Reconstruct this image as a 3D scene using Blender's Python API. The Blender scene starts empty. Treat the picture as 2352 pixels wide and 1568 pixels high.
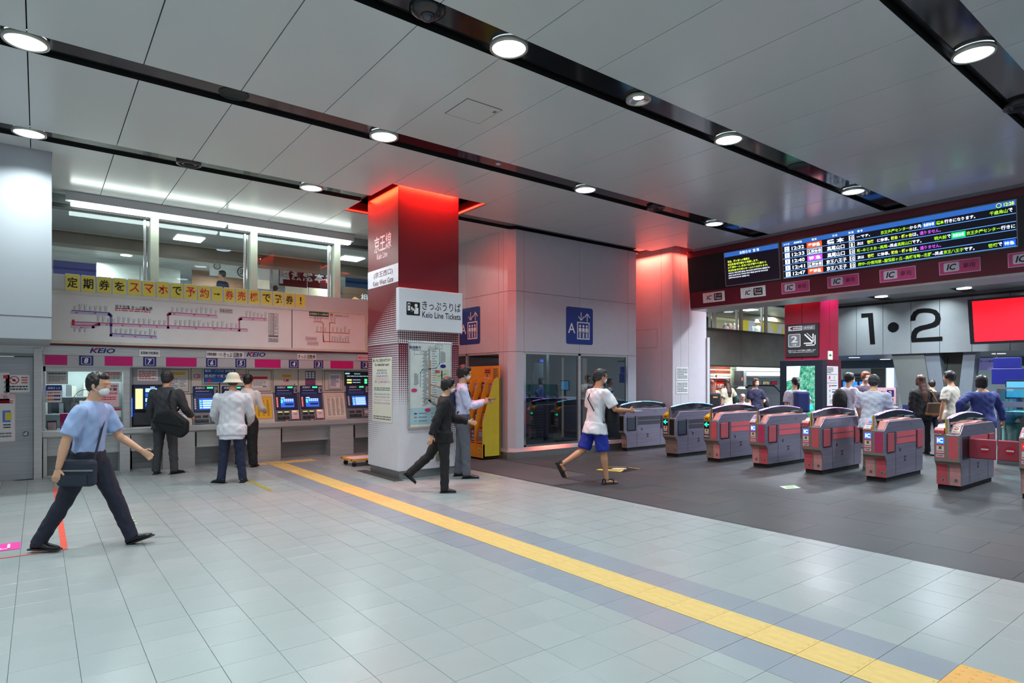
import bpy, bmesh, math, random
import numpy as np
from mathutils import Vector, Matrix
R = math.radians
SC = bpy.context.scene
COL = SC.collection
rnd = random.Random(7)

# ------------------------------------------------------------------ camera, world, exposure, big lights
CAM_Z = 1.55
FPX, HOR = 1410.0, 874.0                      # focal length and horizon row of the 2352x1568 photograph
TH = math.atan2(1087.7, 1410.0)               # heading away from the +Y axis
FW = Vector((math.sin(TH), math.cos(TH), 0))
RT = Vector((math.cos(TH), -math.sin(TH), 0))
cd = bpy.data.cameras.new('camera'); cam = bpy.data.objects.new('camera', cd); COL.objects.link(cam)
cd.sensor_width = 36; cd.lens = 36 * FPX / 2352; cd.shift_y = (HOR - 784) / 2352
cd.clip_start = .05; cd.clip_end = 200
cam.location = (0, 0, CAM_Z); cam.rotation_euler = (R(90), 0, -TH)
SC.camera = cam
SC.view_settings.view_transform = 'Standard'; SC.view_settings.look = 'None'
SC.view_settings.exposure = 0.0; SC.view_settings.gamma = 1.0; SC.view_settings.use_curve_mapping = False
W = bpy.data.worlds.new('world'); SC.world = W; W.use_nodes = True
bg = W.node_tree.nodes['Background']; bg.inputs[0].default_value = (.80, .90, 1.0, 1); bg.inputs[1].default_value = .42
SC.cycles.max_bounces = 6; SC.cycles.diffuse_bounces = 3; SC.cycles.glossy_bounces = 3
SC.cycles.transparent_max_bounces = 8; SC.cycles.transmission_bounces = 3
SC.cycles.caustics_reflective = False; SC.cycles.caustics_refractive = False
SC.cycles.sample_clamp_indirect = 4.0
SC.cycles.use_denoising = True
CEIL = 4.57
def area(name, loc, size, power, col=(1, 1, 1), rot=(0, 0, 0), shape='DISK', size_y=None, spread=180):
    l = bpy.data.lights.new(name, 'AREA'); l.shape = shape; l.size = size
    if size_y: l.size_y = size_y
    l.energy = power; l.color = col; l.spread = R(spread)
    o = bpy.data.objects.new(name, l); o.location = loc; o.rotation_euler = rot; COL.objects.link(o); return o
STRIPS = (-0.69, 1.89, 4.44, 6.99, 9.55)                 # centre lines of the dark ceiling channels
LAMP_X = (-3.56, -0.09, 3.39, 6.86, 10.32)
DOWN_P = 43.0
for yy in STRIPS:
    for xx in LAMP_X:
        if xx > 6 and yy > 9: continue
        area('downlight_beam', (xx, yy, CEIL - .005), .26, DOWN_P, (.83, .955, .99), spread=130)
area('far_hall_fill', (15.6, 11.0, 4.5), .5, 110, (.84, .92, 1.0), spread=150)  # fill lamp added to brighten the concrete beam, no fitting hangs here
for xx in (14.6, 18.4, 22.0):                              # the hall goes on behind the gates
    for yy in (1.9, 5.2, 7.9):
        area('far_hall_fill', (xx - (2 if xx == 18.4 else 0), yy, 4.5), .5, 190, (.84, .92, 1.0), spread=150)

# ------------------------------------------------------------------ photo measurements -> metres
def ray(u, v): return FW + RT * ((u - 1176) / FPX) + Vector((0, 0, (HOR - v) / FPX))
def onY(u, v, y): d = ray(u, v); d = d * (y / d.y); return Vector((d.x, y, CAM_Z + d.z))
def onX(u, v, x): d = ray(u, v); d = d * (x / d.x); return Vector((x, d.y, CAM_Z + d.z))
def onZ(u, v, z=0): d = ray(u, v); d = d * ((z - CAM_Z) / d.z); return Vector((d.x, d.y, z))
def at(u, depth): return FW * depth + RT * (depth * (u - 1176) / FPX)

# ------------------------------------------------------------------ materials
def lin(c):
    return tuple(((x / 255) / 12.92 if x / 255 <= .04045 else ((x / 255 + .055) / 1.055) ** 2.4) for x in c)
MATS = {}
def mat(name, col, rough=.5, metal=0.0, emit=0.0, var=.06, scale=6.0, bump=0.0, bscale=60.0, spec=.5, coat=0.0, ecol=None, aniso=None, fine=None):
    if name in MATS: return MATS[name]
    m = bpy.data.materials.new(name); m.use_nodes = True; MATS[name] = m
    nt = m.node_tree; b = nt.nodes['Principled BSDF']; c = lin(col)
    b.inputs['Roughness'].default_value = rough; b.inputs['Metallic'].default_value = metal
    b.inputs['Specular IOR Level'].default_value = spec; b.inputs['Coat Weight'].default_value = coat
    b.inputs['Coat Roughness'].default_value = .08
    tc = nt.nodes.new('ShaderNodeTexCoord'); n = nt.nodes.new('ShaderNodeTexNoise')
    n.inputs['Scale'].default_value = scale; n.inputs['Detail'].default_value = 3
    mp = nt.nodes.new('ShaderNodeMapping'); nt.links.new(tc.outputs['Object'], mp.inputs[0]); nt.links.new(mp.outputs[0], n.inputs['Vector'])
    if aniso: mp.inputs['Scale'].default_value = aniso
    r = nt.nodes.new('ShaderNodeValToRGB')
    r.color_ramp.elements[0].position = .3; r.color_ramp.elements[1].position = .7
    r.color_ramp.elements[0].color = tuple(x * (1 - var) for x in c) + (1,)
    r.color_ramp.elements[1].color = tuple(min(1, x * (1 + var)) for x in c) + (1,)
    nt.links.new(n.outputs['Fac'], r.inputs[0]); out = r.outputs[0]
    if fine:                                                # speckle: (scale, strength)
        f = nt.nodes.new('ShaderNodeTexNoise'); f.inputs['Scale'].default_value = fine[0]; f.inputs['Detail'].default_value = 2
        nt.links.new(tc.outputs['Object'], f.inputs['Vector'])
        fr = nt.nodes.new('ShaderNodeValToRGB'); k = 1 - fine[1]
        fr.color_ramp.elements[0].position = .36; fr.color_ramp.elements[1].position = .6
        fr.color_ramp.elements[0].color = (k, k, k * 1.03, 1); fr.color_ramp.elements[1].color = (1, 1, 1, 1)
        nt.links.new(f.outputs['Fac'], fr.inputs[0])
        mx = nt.nodes.new('ShaderNodeMix'); mx.data_type = 'RGBA'; mx.blend_type = 'MULTIPLY'; mx.inputs[0].default_value = 1
        nt.links.new(out, mx.inputs[6]); nt.links.new(fr.outputs[0], mx.inputs[7]); out = mx.outputs[2]
    nt.links.new(out, b.inputs['Base Color'])
    if emit:
        b.inputs['Emission Color'].default_value = (lin(ecol) if ecol else c) + (1,); b.inputs['Emission Strength'].default_value = emit
    if bump:
        n2 = nt.nodes.new('ShaderNodeTexNoise'); n2.inputs['Scale'].default_value = bscale; nt.links.new(mp.outputs[0], n2.inputs['Vector'])
        bp = nt.nodes.new('ShaderNodeBump'); bp.inputs['Strength'].default_value = bump; bp.inputs['Distance'].default_value = .004
        nt.links.new(n2.outputs['Fac'], bp.inputs['Height']); nt.links.new(bp.outputs[0], b.inputs['Normal'])
    return m
def glass(name, tint=(.82, .88, .88), refl=.12, rough=.02):
    if name in MATS: return MATS[name]
    m = bpy.data.materials.new(name); m.use_nodes = True; MATS[name] = m; nt = m.node_tree
    nt.nodes.remove(nt.nodes['Principled BSDF']); o = nt.nodes['Material Output']
    t = nt.nodes.new('ShaderNodeBsdfTransparent'); t.inputs[0].default_value = tuple(tint) + (1,)
    g = nt.nodes.new('ShaderNodeBsdfGlossy'); g.inputs['Roughness'].default_value = rough; g.inputs[0].default_value = (.9, .95, 1, 1)
    lw_ = nt.nodes.new('ShaderNodeLayerWeight'); lw_.inputs[0].default_value = .5; pw_ = nt.nodes.new('ShaderNodeMath'); pw_.operation = 'POWER'; pw_.inputs[1].default_value = 4.0; nt.links.new(lw_.outputs['Facing'], pw_.inputs[0])
    fr = nt.nodes.new('ShaderNodeMath'); fr.operation = 'MULTIPLY'; fr.inputs[1].default_value = .6; nt.links.new(pw_.outputs[0], fr.inputs[0])
    ad = nt.nodes.new('ShaderNodeMath'); ad.operation = 'ADD'; ad.inputs[1].default_value = refl; ad.use_clamp = True
    mx = nt.nodes.new('ShaderNodeMixShader'); nt.links.new(fr.outputs[0], ad.inputs[0]); nt.links.new(ad.outputs[0], mx.inputs[0])
    nt.links.new(t.outputs[0], mx.inputs[1]); nt.links.new(g.outputs[0], mx.inputs[2]); nt.links.new(mx.outputs[0], o.inputs[0]); return m
def steel(name, col, rough=.3, var=.10):
    return mat(name, tuple(min(255, int(x * 1.18)) for x in col), rough, .55, var=var, scale=3, aniso=(.6, .6, 14), bump=.05, bscale=30)
def glow(name, col, s): return mat(name, col, .5, emit=s, var=0, ecol=col)

TILE = mat('light_granite', (160, 168, 167), .28, var=.05, scale=2.2, fine=(330, .30), bump=.03, bscale=240)
TILE2 = mat('light_granite_pale', (164, 171, 170), .27, var=.05, scale=2.2, fine=(330, .28), bump=.03, bscale=240)
TILE3 = mat('light_granite_cool', (148, 155, 163), .28, var=.05, scale=2.2, fine=(300, .36), bump=.03, bscale=240)
DTILE = mat('dark_granite', (72, 75, 77), .42, spec=.3, var=.08, scale=2.5, fine=(260, .35), bump=.03, bscale=240)
DTILE2 = mat('dark_granite_brown', (76, 77, 77), .40, spec=.3, var=.08, scale=2.5, fine=(260, .35), bump=.03, bscale=240)
GROUT = mat('grout', (70, 74, 78), .8)
DSTRIP = mat('dark_border_stone', (52, 54, 60), .4, fine=(260, .3))
TACT = mat('tactile_yellow', (208, 176, 106), .45, var=.05, scale=20)
TACT2 = mat('tactile_orange', (214, 160, 86), .45, var=.05, scale=20)
PANEL = mat('ceiling_panel_metal', (206, 211, 211), .22, 0.0, var=.02, scale=1.0, spec=.55)
PANELB = mat('ceiling_void', (14, 14, 15), .8)
CHAN = mat('channel_black', (28, 30, 35), .09, .2, var=.04, spec=.7)
SLOT = mat('channel_slot', (10, 10, 11), .6)
WHITE = mat('white_panel', (198, 201, 205), .35, var=.02, scale=1)
WHITE2 = mat('white_panel_grey', (180, 182, 186), .35, var=.02, scale=1)
CREAM = mat('cream_paint', (206, 205, 190), .5)
BEIGE = mat('beige_machine', (206, 200, 188), .45, var=.04)
STEEL = steel('brushed_steel', (164, 166, 166), .30)
STEELD = steel('brushed_steel_dark', (116, 118, 120), .32)
CHROME = mat('chrome', (205, 208, 210), .12, .95, var=.02)
BLACK = mat('black_plastic', (22, 23, 26), .35)
DGREY = mat('dark_grey_plastic', (58, 60, 66), .4)
GREY = mat('grey_plastic', (120, 122, 126), .4)
RUBBER = mat('black_rubber', (20, 22, 26), .6)
MAROON = mat('maroon_panel', (108, 16, 32), .30, var=.04)
MAROOND = mat('maroon_dark', (92, 10, 34), .35, var=.04)
MAGENTA = mat('magenta_band', (196, 0, 112), .4, var=.02)
NAVY = mat('navy_print', (30, 32, 110), .4, var=.02)
INK = mat('black_ink', (16, 16, 20), .5, var=.0)
REDINK = mat('red_ink', (200, 28, 52), .5, var=.0)
GREYINK = mat('grey_ink', (110, 112, 118), .5, var=.0)
PAPER = mat('white_paper', (226, 228, 228), .55, var=.02)
PAPERC = mat('cream_paper', (222, 220, 204), .55, var=.02)
PINKP = mat('pink_paper', (232, 190, 196), .55, var=.02)
YEL = mat('yellow_paper', (222, 208, 84), .55, var=.03)
CORAL = mat('coral_panel', (220, 98, 108), .42, var=.05)
CORALL = mat('light_coral_panel', (232, 150, 142), .42, var=.04)
CORALM = mat('magenta_coral_panel', (200, 60, 110), .42, var=.04)
CORALR = mat('red_coral_kick', (206, 84, 96), .5, var=.10, scale=9)
CORALP = mat('pale_coral_kick', (206, 146, 146), .5, var=.10, scale=9)
BLUE = mat('sign_blue', (24, 56, 140), .35, var=.02)
WPRINT = mat('white_print', (232, 232, 236), .45, var=.0)
RACKY = mat('rack_yellow', (206, 186, 52), .45, var=.05)
RACKO = mat('rack_orange', (226, 158, 44), .45, var=.05)
GL = glass('clear_glass', (.86, .91, .91), .05)
GLD = glass('booth_glass', (.55, .62, .66), .10)

# ------------------------------------------------------------------ mesh helpers
class MB:
    def __init__(s): s.v = []; s.f = []; s.m = []; s.mats = []
    def mi(s, m):
        if m not in s.mats: s.mats.append(m)
        return s.mats.index(m)
    def add(s, vs, fs, m):
        o = len(s.v); s.v += [tuple(p) for p in vs]; k = s.mi(m)
        for f in fs: s.f.append(tuple(i + o for i in f)); s.m.append(k)
        return s
    def box(s, x0, y0, z0, x1, y1, z1, m):
        x0, x1 = sorted((x0, x1)); y0, y1 = sorted((y0, y1)); z0, z1 = sorted((z0, z1))
        v = [(x0, y0, z0), (x1, y0, z0), (x1, y1, z0), (x0, y1, z0), (x0, y0, z1), (x1, y0, z1), (x1, y1, z1), (x0, y1, z1)]
        return s.add(v, [(0, 3, 2, 1), (4, 5, 6, 7), (0, 1, 5, 4), (1, 2, 6, 5), (2, 3, 7, 6), (3, 0, 4, 7)], m)
    def prism(s, pts, a, b, m, axis='y', caps=True):       # pts in the other two axes, extruded a..b
        def P(p, t):
            return {'y': (p[0], t, p[1]), 'x': (t, p[0], p[1]), 'z': (p[0], p[1], t)}[axis]
        n = len(pts); v = [P(p, a) for p in pts] + [P(p, b) for p in pts]
        f = [(i, (i + 1) % n, n + (i + 1) % n, n + i) for i in range(n)]
        if caps: f += [tuple(range(n))[::-1], tuple(range(n, 2 * n))]
        return s.add(v, f, m)
    def cyl(s, p0, p1, r0, r1, m, n=12, caps=True):
        p0, p1 = Vector(p0), Vector(p1); d = (p1 - p0).normalized()
        a = d.orthogonal().normalized(); b = d.cross(a); v = []
        for p, r in ((p0, r0), (p1, r1)):
            for i in range(n):
                t = 2 * math.pi * i / n; v.append(p + a * (r * math.cos(t)) + b * (r * math.sin(t)))
        f = [(i, (i + 1) % n, n + (i + 1) % n, n + i) for i in range(n)]
        if caps: f += [tuple(range(n))[::-1], tuple(range(n, 2 * n))]
        return s.add(v, f, m)
    def tube(s, pts, r, m, n=8):
        pts = [Vector(p) for p in pts]
        for a, b in zip(pts, pts[1:]): s.cyl(a, b, r, r, m, n)
        return s
    def lathe(s, prof, c, m, n=24, axis=None):              # prof [(r,z)] around vertical at c
        v = []; f = []; k = len(prof)
        for i in range(n):
            t = 2 * math.pi * i / n
            for r, z in prof: v.append((c[0] + r * math.cos(t), c[1] + r * math.sin(t), c[2] + z))
        for i in range(n):
            j = (i + 1) % n
            for q in range(k - 1): f.append((i * k + q, j * k + q, j * k + q + 1, i * k + q + 1))
        return s.add(v, f, m)
    def ell(s, c, r, m, n=12, k=8):
        v = []; f = []
        for i in range(k + 1):
            ph = math.pi * i / k
            for j in range(n):
                t = 2 * math.pi * j / n
                v.append((c[0] + r[0] * math.sin(ph) * math.cos(t), c[1] + r[1] * math.sin(ph) * math.sin(t), c[2] + r[2] * math.cos(ph)))
        for i in range(k):
            for j in range(n): f.append((i * n + j, (i + 1) * n + j, (i + 1) * n + (j + 1) % n, i * n + (j + 1) % n))
        return s.add(v, f, m)
    def build(s, name, parent=None, kind=None, bevel=0, smooth=False, loc=None):
        me = bpy.data.meshes.new(name); me.from_pydata(s.v, [], s.f)
        for m in s.mats: me.materials.append(m)
        me.polygons.foreach_set('material_index', s.m)
        if smooth: me.polygons.foreach_set('use_smooth', [True] * len(s.f))
        me.update(); o = bpy.data.objects.new(name, me); COL.objects.link(o)
        if parent: o.parent = parent
        if loc: o.location = loc
        if kind: o['kind'] = kind
        if bevel:
            b = o.modifiers.new('bevel', 'BEVEL'); b.width = bevel; b.segments = 2; b.limit_method = 'ANGLE'; b.angle_limit = R(40)
            b.harden_normals = False
        return o
_TC = {}
def glyphs(txt, bold=0.0, res=2, shear=0.0):
    k = (txt, bold, res, shear)
    if k in _TC: return _TC[k]
    c = bpy.data.curves.new('t', 'FONT'); c.body = txt; c.size = 1; c.resolution_u = res; c.offset = bold; c.fill_mode = 'FRONT'; c.shear = shear
    o = bpy.data.objects.new('t', c); COL.objects.link(o)
    dg = bpy.context.evaluated_depsgraph_get(); ev = o.evaluated_get(dg); me = ev.to_mesh()
    v = np.array([tuple(q.co)[:2] for q in me.vertices]) if len(me.vertices) else np.zeros((0, 2))
    f = [tuple(p.vertices) for p in me.polygons]
    ev.to_mesh_clear(); bpy.data.objects.remove(o); bpy.data.curves.remove(c)
    _TC[k] = (v, f); return _TC[k]
class Flat:
    """flat artwork on a board: x to the reader's right, y up, layers stepped off the surface"""
    def __init__(s, o, right, up=(0, 0, 1), step=.0012):
        s.o = Vector(o); s.r = Vector(right).normalized(); s.u = Vector(up).normalized(); s.n = s.r.cross(s.u); s.b = MB(); s.st = step
    def P(s, x, y, l): return s.o + s.r * x + s.u * y + s.n * (s.st * l)
    def poly(s, pts, m, l=1):
        s.b.add([s.P(x, y, l) for x, y in pts], [tuple(range(len(pts)))], m); return s
    def rect(s, x0, y0, x1, y1, m, l=1): return s.poly([(x0, y0), (x1, y0), (x1, y1), (x0, y1)], m, l)
    def rrect(s, x0, y0, x1, y1, r, m, l=1, n=4):
        p = []
        for cx, cy, a in ((x1 - r, y1 - r, 0), (x0 + r, y1 - r, 90), (x0 + r, y0 + r, 180), (x1 - r, y0 + r, 270)):
            for i in range(n + 1): t = R(a + 90 * i / n); p.append((cx + r * math.cos(t), cy + r * math.sin(t)))
        return s.poly(p, m, l)
    def disc(s, x, y, r, m, l=1, n=16): return s.poly([(x + r * math.cos(2 * math.pi * i / n), y + r * math.sin(2 * math.pi * i / n)) for i in range(n)], m, l)
    def frame(s, x0, y0, x1, y1, w, m, l=1):
        s.rect(x0, y0, x1, y0 + w, m, l); s.rect(x0, y1 - w, x1, y1, m, l); s.rect(x0, y0, x0 + w, y1, m, l); s.rect(x1 - w, y0, x1, y1, m, l); return s
    def line(s, pts, w, m, l=1):
        for (a, b), (c, d) in zip(pts, pts[1:]):
            L = math.hypot(c - a, d - b) or 1; nx, ny = -(d - b) / L * w / 2, (c - a) / L * w / 2; ex, ey = (c - a) / L * w / 2, (d - b) / L * w / 2
            s.poly([(a + nx - ex, b + ny - ey), (a - nx - ex, b - ny - ey), (c - nx + ex, d - ny + ey), (c + nx + ex, d + ny + ey)], m, l)
        return s
    def text(s, t, x, y, h, m, l=2, w=None, align='c', bold=.012, res=2, shear=0.0):   # h = glyph box height; w = forced width
        v, f = glyphs(t, bold, res, shear)
        if not len(v): return s
        x0, y0 = v.min(0); x1, y1 = v.max(0); k = h / max(y1 - y0, 1e-6); kx = k if w is None else w / (x1 - x0)
        W_ = (x1 - x0) * kx; ox = {'c': x - W_ / 2, 'l': x, 'r': x - W_}[align]
        s.b.add([s.P(ox + (a - x0) * kx, y - h / 2 + (b - y0) * k, l) for a, b in v], f, m); return s
    def bars(s, x0, y0, x1, y1, rows, m, l=2, fill=.5, seed=1, gap=.12):          # print too small to read
        r_ = random.Random(seed); dy = (y1 - y0) / rows
        for i in range(rows):
            yb = y1 - (i + 1) * dy + dy * (1 - fill) / 2; x = x0; end = x1 - (x1 - x0) * r_.choice((0, 0, .1, .35))
            while x < end - .001:
                w = (x1 - x0) * r_.uniform(.06, .2); w = min(w, end - x); s.rect(x, yb, x + w, yb + dy * fill, m, l); x += w + (x1 - x0) * gap * .2
        return s
    def build(s, name, parent, label=None):
        o = s.b.build(name, parent)
        if label: o['label'] = label
        return o
def empty(name, loc=(0, 0, 0), rz=0.0):
    o = bpy.data.objects.new(name, None); o.empty_display_size = .1; o.location = loc; o.rotation_euler = (0, 0, rz); COL.objects.link(o); return o
def tag(o, label=None, cat=None, group=None, kind=None):
    if label: o['label'] = label
    if cat: o['category'] = cat
    if group: o['group'] = group
    if kind: o['kind'] = kind
    return o
def thing(name, label, cat, loc=(0, 0, 0), rz=0.0, group=None): return tag(empty(name, loc, rz), label, cat, group)
def structure(name, loc=(0, 0, 0)): return tag(empty(name, loc), kind='structure')
def dup(o, parent=None):
    c = o.copy(); COL.objects.link(c)
    if parent: c.parent = parent
    for ch in list(o.children): dup(ch, c)
    return c
def box(name, x0, y0, z0, x1, y1, z1, m, parent=None, bevel=0, kind=None): return MB().box(x0, y0, z0, x1, y1, z1, m).build(name, parent, kind, bevel)
RIGHT_X = (1, 0, 0)       # reading direction on faces that look towards -Y
RIGHT_Y = (0, -1, 0)      # reading direction on faces that look towards -X

# ------------------------------------------------------------------ FLOOR
fl = structure('floor')
MB().box(-9, -7, -.12, 5.98, 13.6, -.006, GROUT).build('screed_light', fl)
MB().box(6.03, -7, -.12, 30, 13.6, -.006, GROUT).box(-9, 13.6, -.12, 30, 26, -.006, GROUT).build('screed_dark', fl)
box('border_strip', 5.98, -7, -.12, 6.03, 13.6, .0, DSTRIP, fl)
box('expansion_joint', 9.632, -7, .0, 9.648, 9.55, .0012, DSTRIP, fl)
T, X0, Y0 = .3048, .1765, 2.075
def tile_ok(x0, x1, y0, y1):
    return not (x1 > 3.385 and x0 < 3.68 and y1 > -7 and y0 < 11.9)
cells = []
colx = [(X0 + i * T, X0 + (i + 1) * T, i) for i in range(-30, 9)] + [(X0 + 9 * T, 3.078, 9), (3.078, 3.383, 10), (3.688, 3.993, 12)] + [(3.993 + k * T, min(3.993 + (k + 1) * T, 5.98), 13 + k) for k in range(7)]
for x0, x1, i in colx:
    for j in range(-29, 38):
        y0 = Y0 + j * T; y1 = y0 + T
        if y0 > 12.6: break
        if i == 12 and .2 < y0 < 1.1: continue
        cells.append((x0, y0, x1, y1, i, j))
def shade(i, j):
    k = (i * 7 + j * 13) % 5
    if i in (10, 12): return TILE3
    return TILE2 if k == 0 else TILE
def dist(c):
    d = Vector(((c[0] + c[2]) / 2, (c[1] + c[3]) / 2, 0)); fwd = d.dot(FW); side = abs(d.dot(RT))
    vis = fwd > 1.6 and side < fwd * .88 + .3 and d.y < 12.4
    return fwd if vis else 99 + abs(fwd)
cells += [(3.383, 11.75 + T, 3.688, 12.6, 11, 0)]
cells.sort(key=dist)
proto = {}
g = .0010
for c in cells[:300]:
    m = shade(c[4], c[5]); w = round(c[2] - c[0], 3); key = (m.name, w, round(c[3] - c[1], 3))
    if key not in proto:
        a = g; b_ = w - g; t = c[3] - c[1] - g; e = .0012
        v = [(a, a, -.02), (b_, a, -.02), (b_, t, -.02), (a, t, -.02), (a, a, -e), (b_, a, -e), (b_, t, -e), (a, t, -e), (a + e, a + e, 0), (b_ - e, a + e, 0), (b_ - e, t - e, 0), (a + e, t - e, 0)]
        fs = [(4, 5, 9, 8), (5, 6, 10, 9), (6, 7, 11, 10), (7, 4, 8, 11), (8, 9, 10, 11), (0, 1, 5, 4), (1, 2, 6, 5), (2, 3, 7, 6), (3, 0, 4, 7)]
        proto[key] = MB().add(v, fs, m).build('tile', fl); o = proto[key]
    else:
        o = proto[key].copy(); COL.objects.link(o)
    o.location = (c[0], c[1], rnd.uniform(-.0006, .0004))
rest = MB()
for c in cells[300:]:
    z = rnd.uniform(-.0006, .0004); a = .0018
    rest.add([(c[0] + a, c[1] + a, -.02), (c[2] - a, c[1] + a, -.02), (c[2] - a, c[3] - a, -.02), (c[0] + a, c[3] - a, -.02), (c[0] + a, c[1] + a, z), (c[2] - a, c[1] + a, z), (c[2] - a, c[3] - a, z), (c[0] + a, c[3] - a, z)],
             [(4, 5, 6, 7), (0, 1, 5, 4), (1, 2, 6, 5), (2, 3, 7, 6), (3, 0, 4, 7)], shade(c[4], c[5]))
rest.build('distant_light_tiles', fl, 'stuff')
# dark slabs around the gates: running bond, 0.6 x 0.9
dcells = []
DX, DY = .603, .905
for i in range(0, 40):
    x0 = 6.03 + i * DX
    for j in range(-9, 16 if x0 > 7 else 8):
        y0 = -.4 + j * DY + (.45 if i % 2 else 0)
        if y0 > 12.6: continue
        dcells.append((x0, y0, x0 + DX, y0 + DY, i, j))
dcells.sort(key=lambda c: dist(c) if c[0] < 24 else 200)
rest = MB(); protos = {}
for q, c in enumerate(dcells):
    m = DTILE2 if (c[4] * 3 + c[5] * 5) % 4 == 0 else DTILE; z = rnd.uniform(-.0006, .0004); a = .0016
    vs = [(a, a, -.02), (DX - a, a, -.02), (DX - a, DY - a, -.02), (a, DY - a, -.02), (a, a, 0), (DX - a, a, 0), (DX - a, DY - a, 0), (a, DY - a, 0)]
    fs = [(4, 5, 6, 7), (0, 1, 5, 4), (1, 2, 6, 5), (2, 3, 7, 6), (3, 0, 4, 7)]
    if q < 150 and dist(c) < 16:
        if m.name not in protos: protos[m.name] = MB().add(vs, fs, m).build('slab', fl); o = protos[m.name]
        else: o = protos[m.name].copy(); COL.objects.link(o)
        o.location = (c[0], c[1], z)
    else: rest.add([(x + c[0], y + c[1], w + z) for x, y, w in vs], fs, m)
rest.build('distant_dark_slabs', fl, 'stuff')

# tactile guide path: one object per paving unit
tp = thing('tactile_path', 'long yellow ribbed tactile guide path running diagonally across the pale floor', 'tactile paving')
def tact_bar(name, parent, m=TACT, rot=False):
    b = MB(); a = .0015; S = T - .0015
    b.box(a, a, -.02, S, S, .002, m)
    for k in range(4):
        c = .042 + k * .0735
        if not rot:
            b.add([(c - .017, .012, .002), (c + .017, .012, .002), (c + .017, T - .012, .002), (c - .017, T - .012, .002), (c - .011, .02, .007), (c + .011, .02, .007), (c + .011, T - .02, .007), (c - .011, T - .02, .007)],
                  [(4, 5, 6, 7), (0, 1, 5, 4), (1, 2, 6, 5), (2, 3, 7, 6), (3, 0, 4, 7)], m)
    return b.build(name, parent)
def tact_dot(name, parent, m=TACT2):
    b = MB(); b.box(.0015, .0015, -.02, T - .0015, T - .0015, .002, m)
    for i in range(5):
        for j in range(5):
            b.cyl((.032 + i * .06, .032 + j * .06, .002), (.032 + i * .06, .032 + j * .06, .007), .012, .007, m, 8)
    return b.build(name, parent)
pb = None
for j in range(0, 40):
    y0 = 1.16 + (j - 4) * T * .998
    if y0 > 11.75: break
    if y0 < 1.0: continue
    if pb is None: pb = tact_bar('paving_block', tp); o = pb
    else: o = pb.copy(); COL.objects.link(o)
    o.location = (3.383, y0, 0)
ye = y0
td = None
t2 = thing('tactile_stop_row', 'short row of dotted yellow tactile blocks nearest the ticket machines', 'tactile paving')
for k in range(-1, 3):
    o = tact_dot('paving_block', t2, TACT) if td is None else td.copy()
    if td is None: td = o
    else: COL.objects.link(o)
    o.location = (3.383 + k * T, 11.74 + .012, 0)
t3 = thing('tactile_warning_pad', 'dotted orange yellow tactile warning pad in the bottom right corner of the floor', 'tactile paving')
td = None
for k in range(2):
    for j in range(3):
        o = tact_dot('paving_block', t3, TACT2) if td is None else td.copy()
        if td is None: td = o
        else: COL.objects.link(o)
        o.location = (3.383 + k * T, 1.16 - (j + 1) * T, 0)

# ------------------------------------------------------------------ CEILING
ce = structure('ceiling')
PX, PH = .877, 4.305                       # joint spacing; a joint lies on x = PH
HOLE1 = (4.305, 8.585, 6.059, 10.42); HOLE2 = (11.321, 8.65, 13.4, 10.6)
void = MB()
def slab_with_holes(b, z0, z1, m, x0, y0, x1, y1, holes):
    xs = sorted({x0, x1} | {h[0] for h in holes} | {h[2] for h in holes}); ys = sorted({y0, y1} | {h[1] for h in holes} | {h[3] for h in holes})
    for a, b2 in zip(xs, xs[1:]):
        for c, d in zip(ys, ys[1:]):
            if a < x0 or b2 > x1 or c < y0 or d > y1: continue
            mx, my = (a + b2) / 2, (c + d) / 2
            if any(h[0] < mx < h[2] and h[1] < my < h[3] for h in holes): continue
            b.box(a, c, z0, b2, d, z1, m)
slab_with_holes(void, 4.75, 4.80, PANELB, -9, -7, 30, 12.6, [])
void.build('ceiling_void', ce)
edges = [-7]
for s in STRIPS: edges += [s - .2, s + .19]
edges.append(12.42)
bands = [(edges[i], edges[i + 1]) for i in range(0, len(edges), 2)]
far = MB()
pan = {}
for a, b_ in bands:
    for k in range(-15, 29):
        x0 = PH + k * PX; x1 = x0 + PX
        if x1 > 30: break
        if x0 < 11.9 < x1: pass
        segs = [(a, b_)]
        for h in (HOLE1, HOLE2):
            if h[0] - .01 <= x0 < h[2] - .02:
                ns = []
                for s0, s1 in segs:
                    if s1 <= h[1] or s0 >= h[3]: ns.append((s0, s1)); continue
                    if s0 < h[1]: ns.append((s0, h[1]))
                    if s1 > h[3]: ns.append((h[3], s1))
                segs = ns
        if a > 9 and x0 < .1: segs = [(s0, min(s1, 10.14)) for s0, s1 in segs]
        if a > 9 and x0 < .1 < x1: MB().box(.145, 10.14, CEIL, x1 - .0045, 12.42, CEIL + .03, PANEL).build('panel', ce)
        for s0, s1 in segs:
            if s1 - s0 < .05: continue
            near = -2.6 < x0 < 12.0 and s1 > .5
            v0 = (x0 + .0045, s0 + .003, CEIL, x1 - .0045, s1 - .003, CEIL + .03)
            if near:
                key = (round(s0, 3), round(s1, 3))
                if key not in pan:
                    pan[key] = MB().box(.0045, 0, 0, PX - .0045, s1 - s0, .03, PANEL).build('panel', ce, bevel=.002); o = pan[key]
                else: o = pan[key].copy(); COL.objects.link(o)
                o.location = (x0, s0, CEIL)
            else: far.box(*v0, PANEL)
far.build('distant_ceiling_panels', ce, 'stuff')
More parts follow.
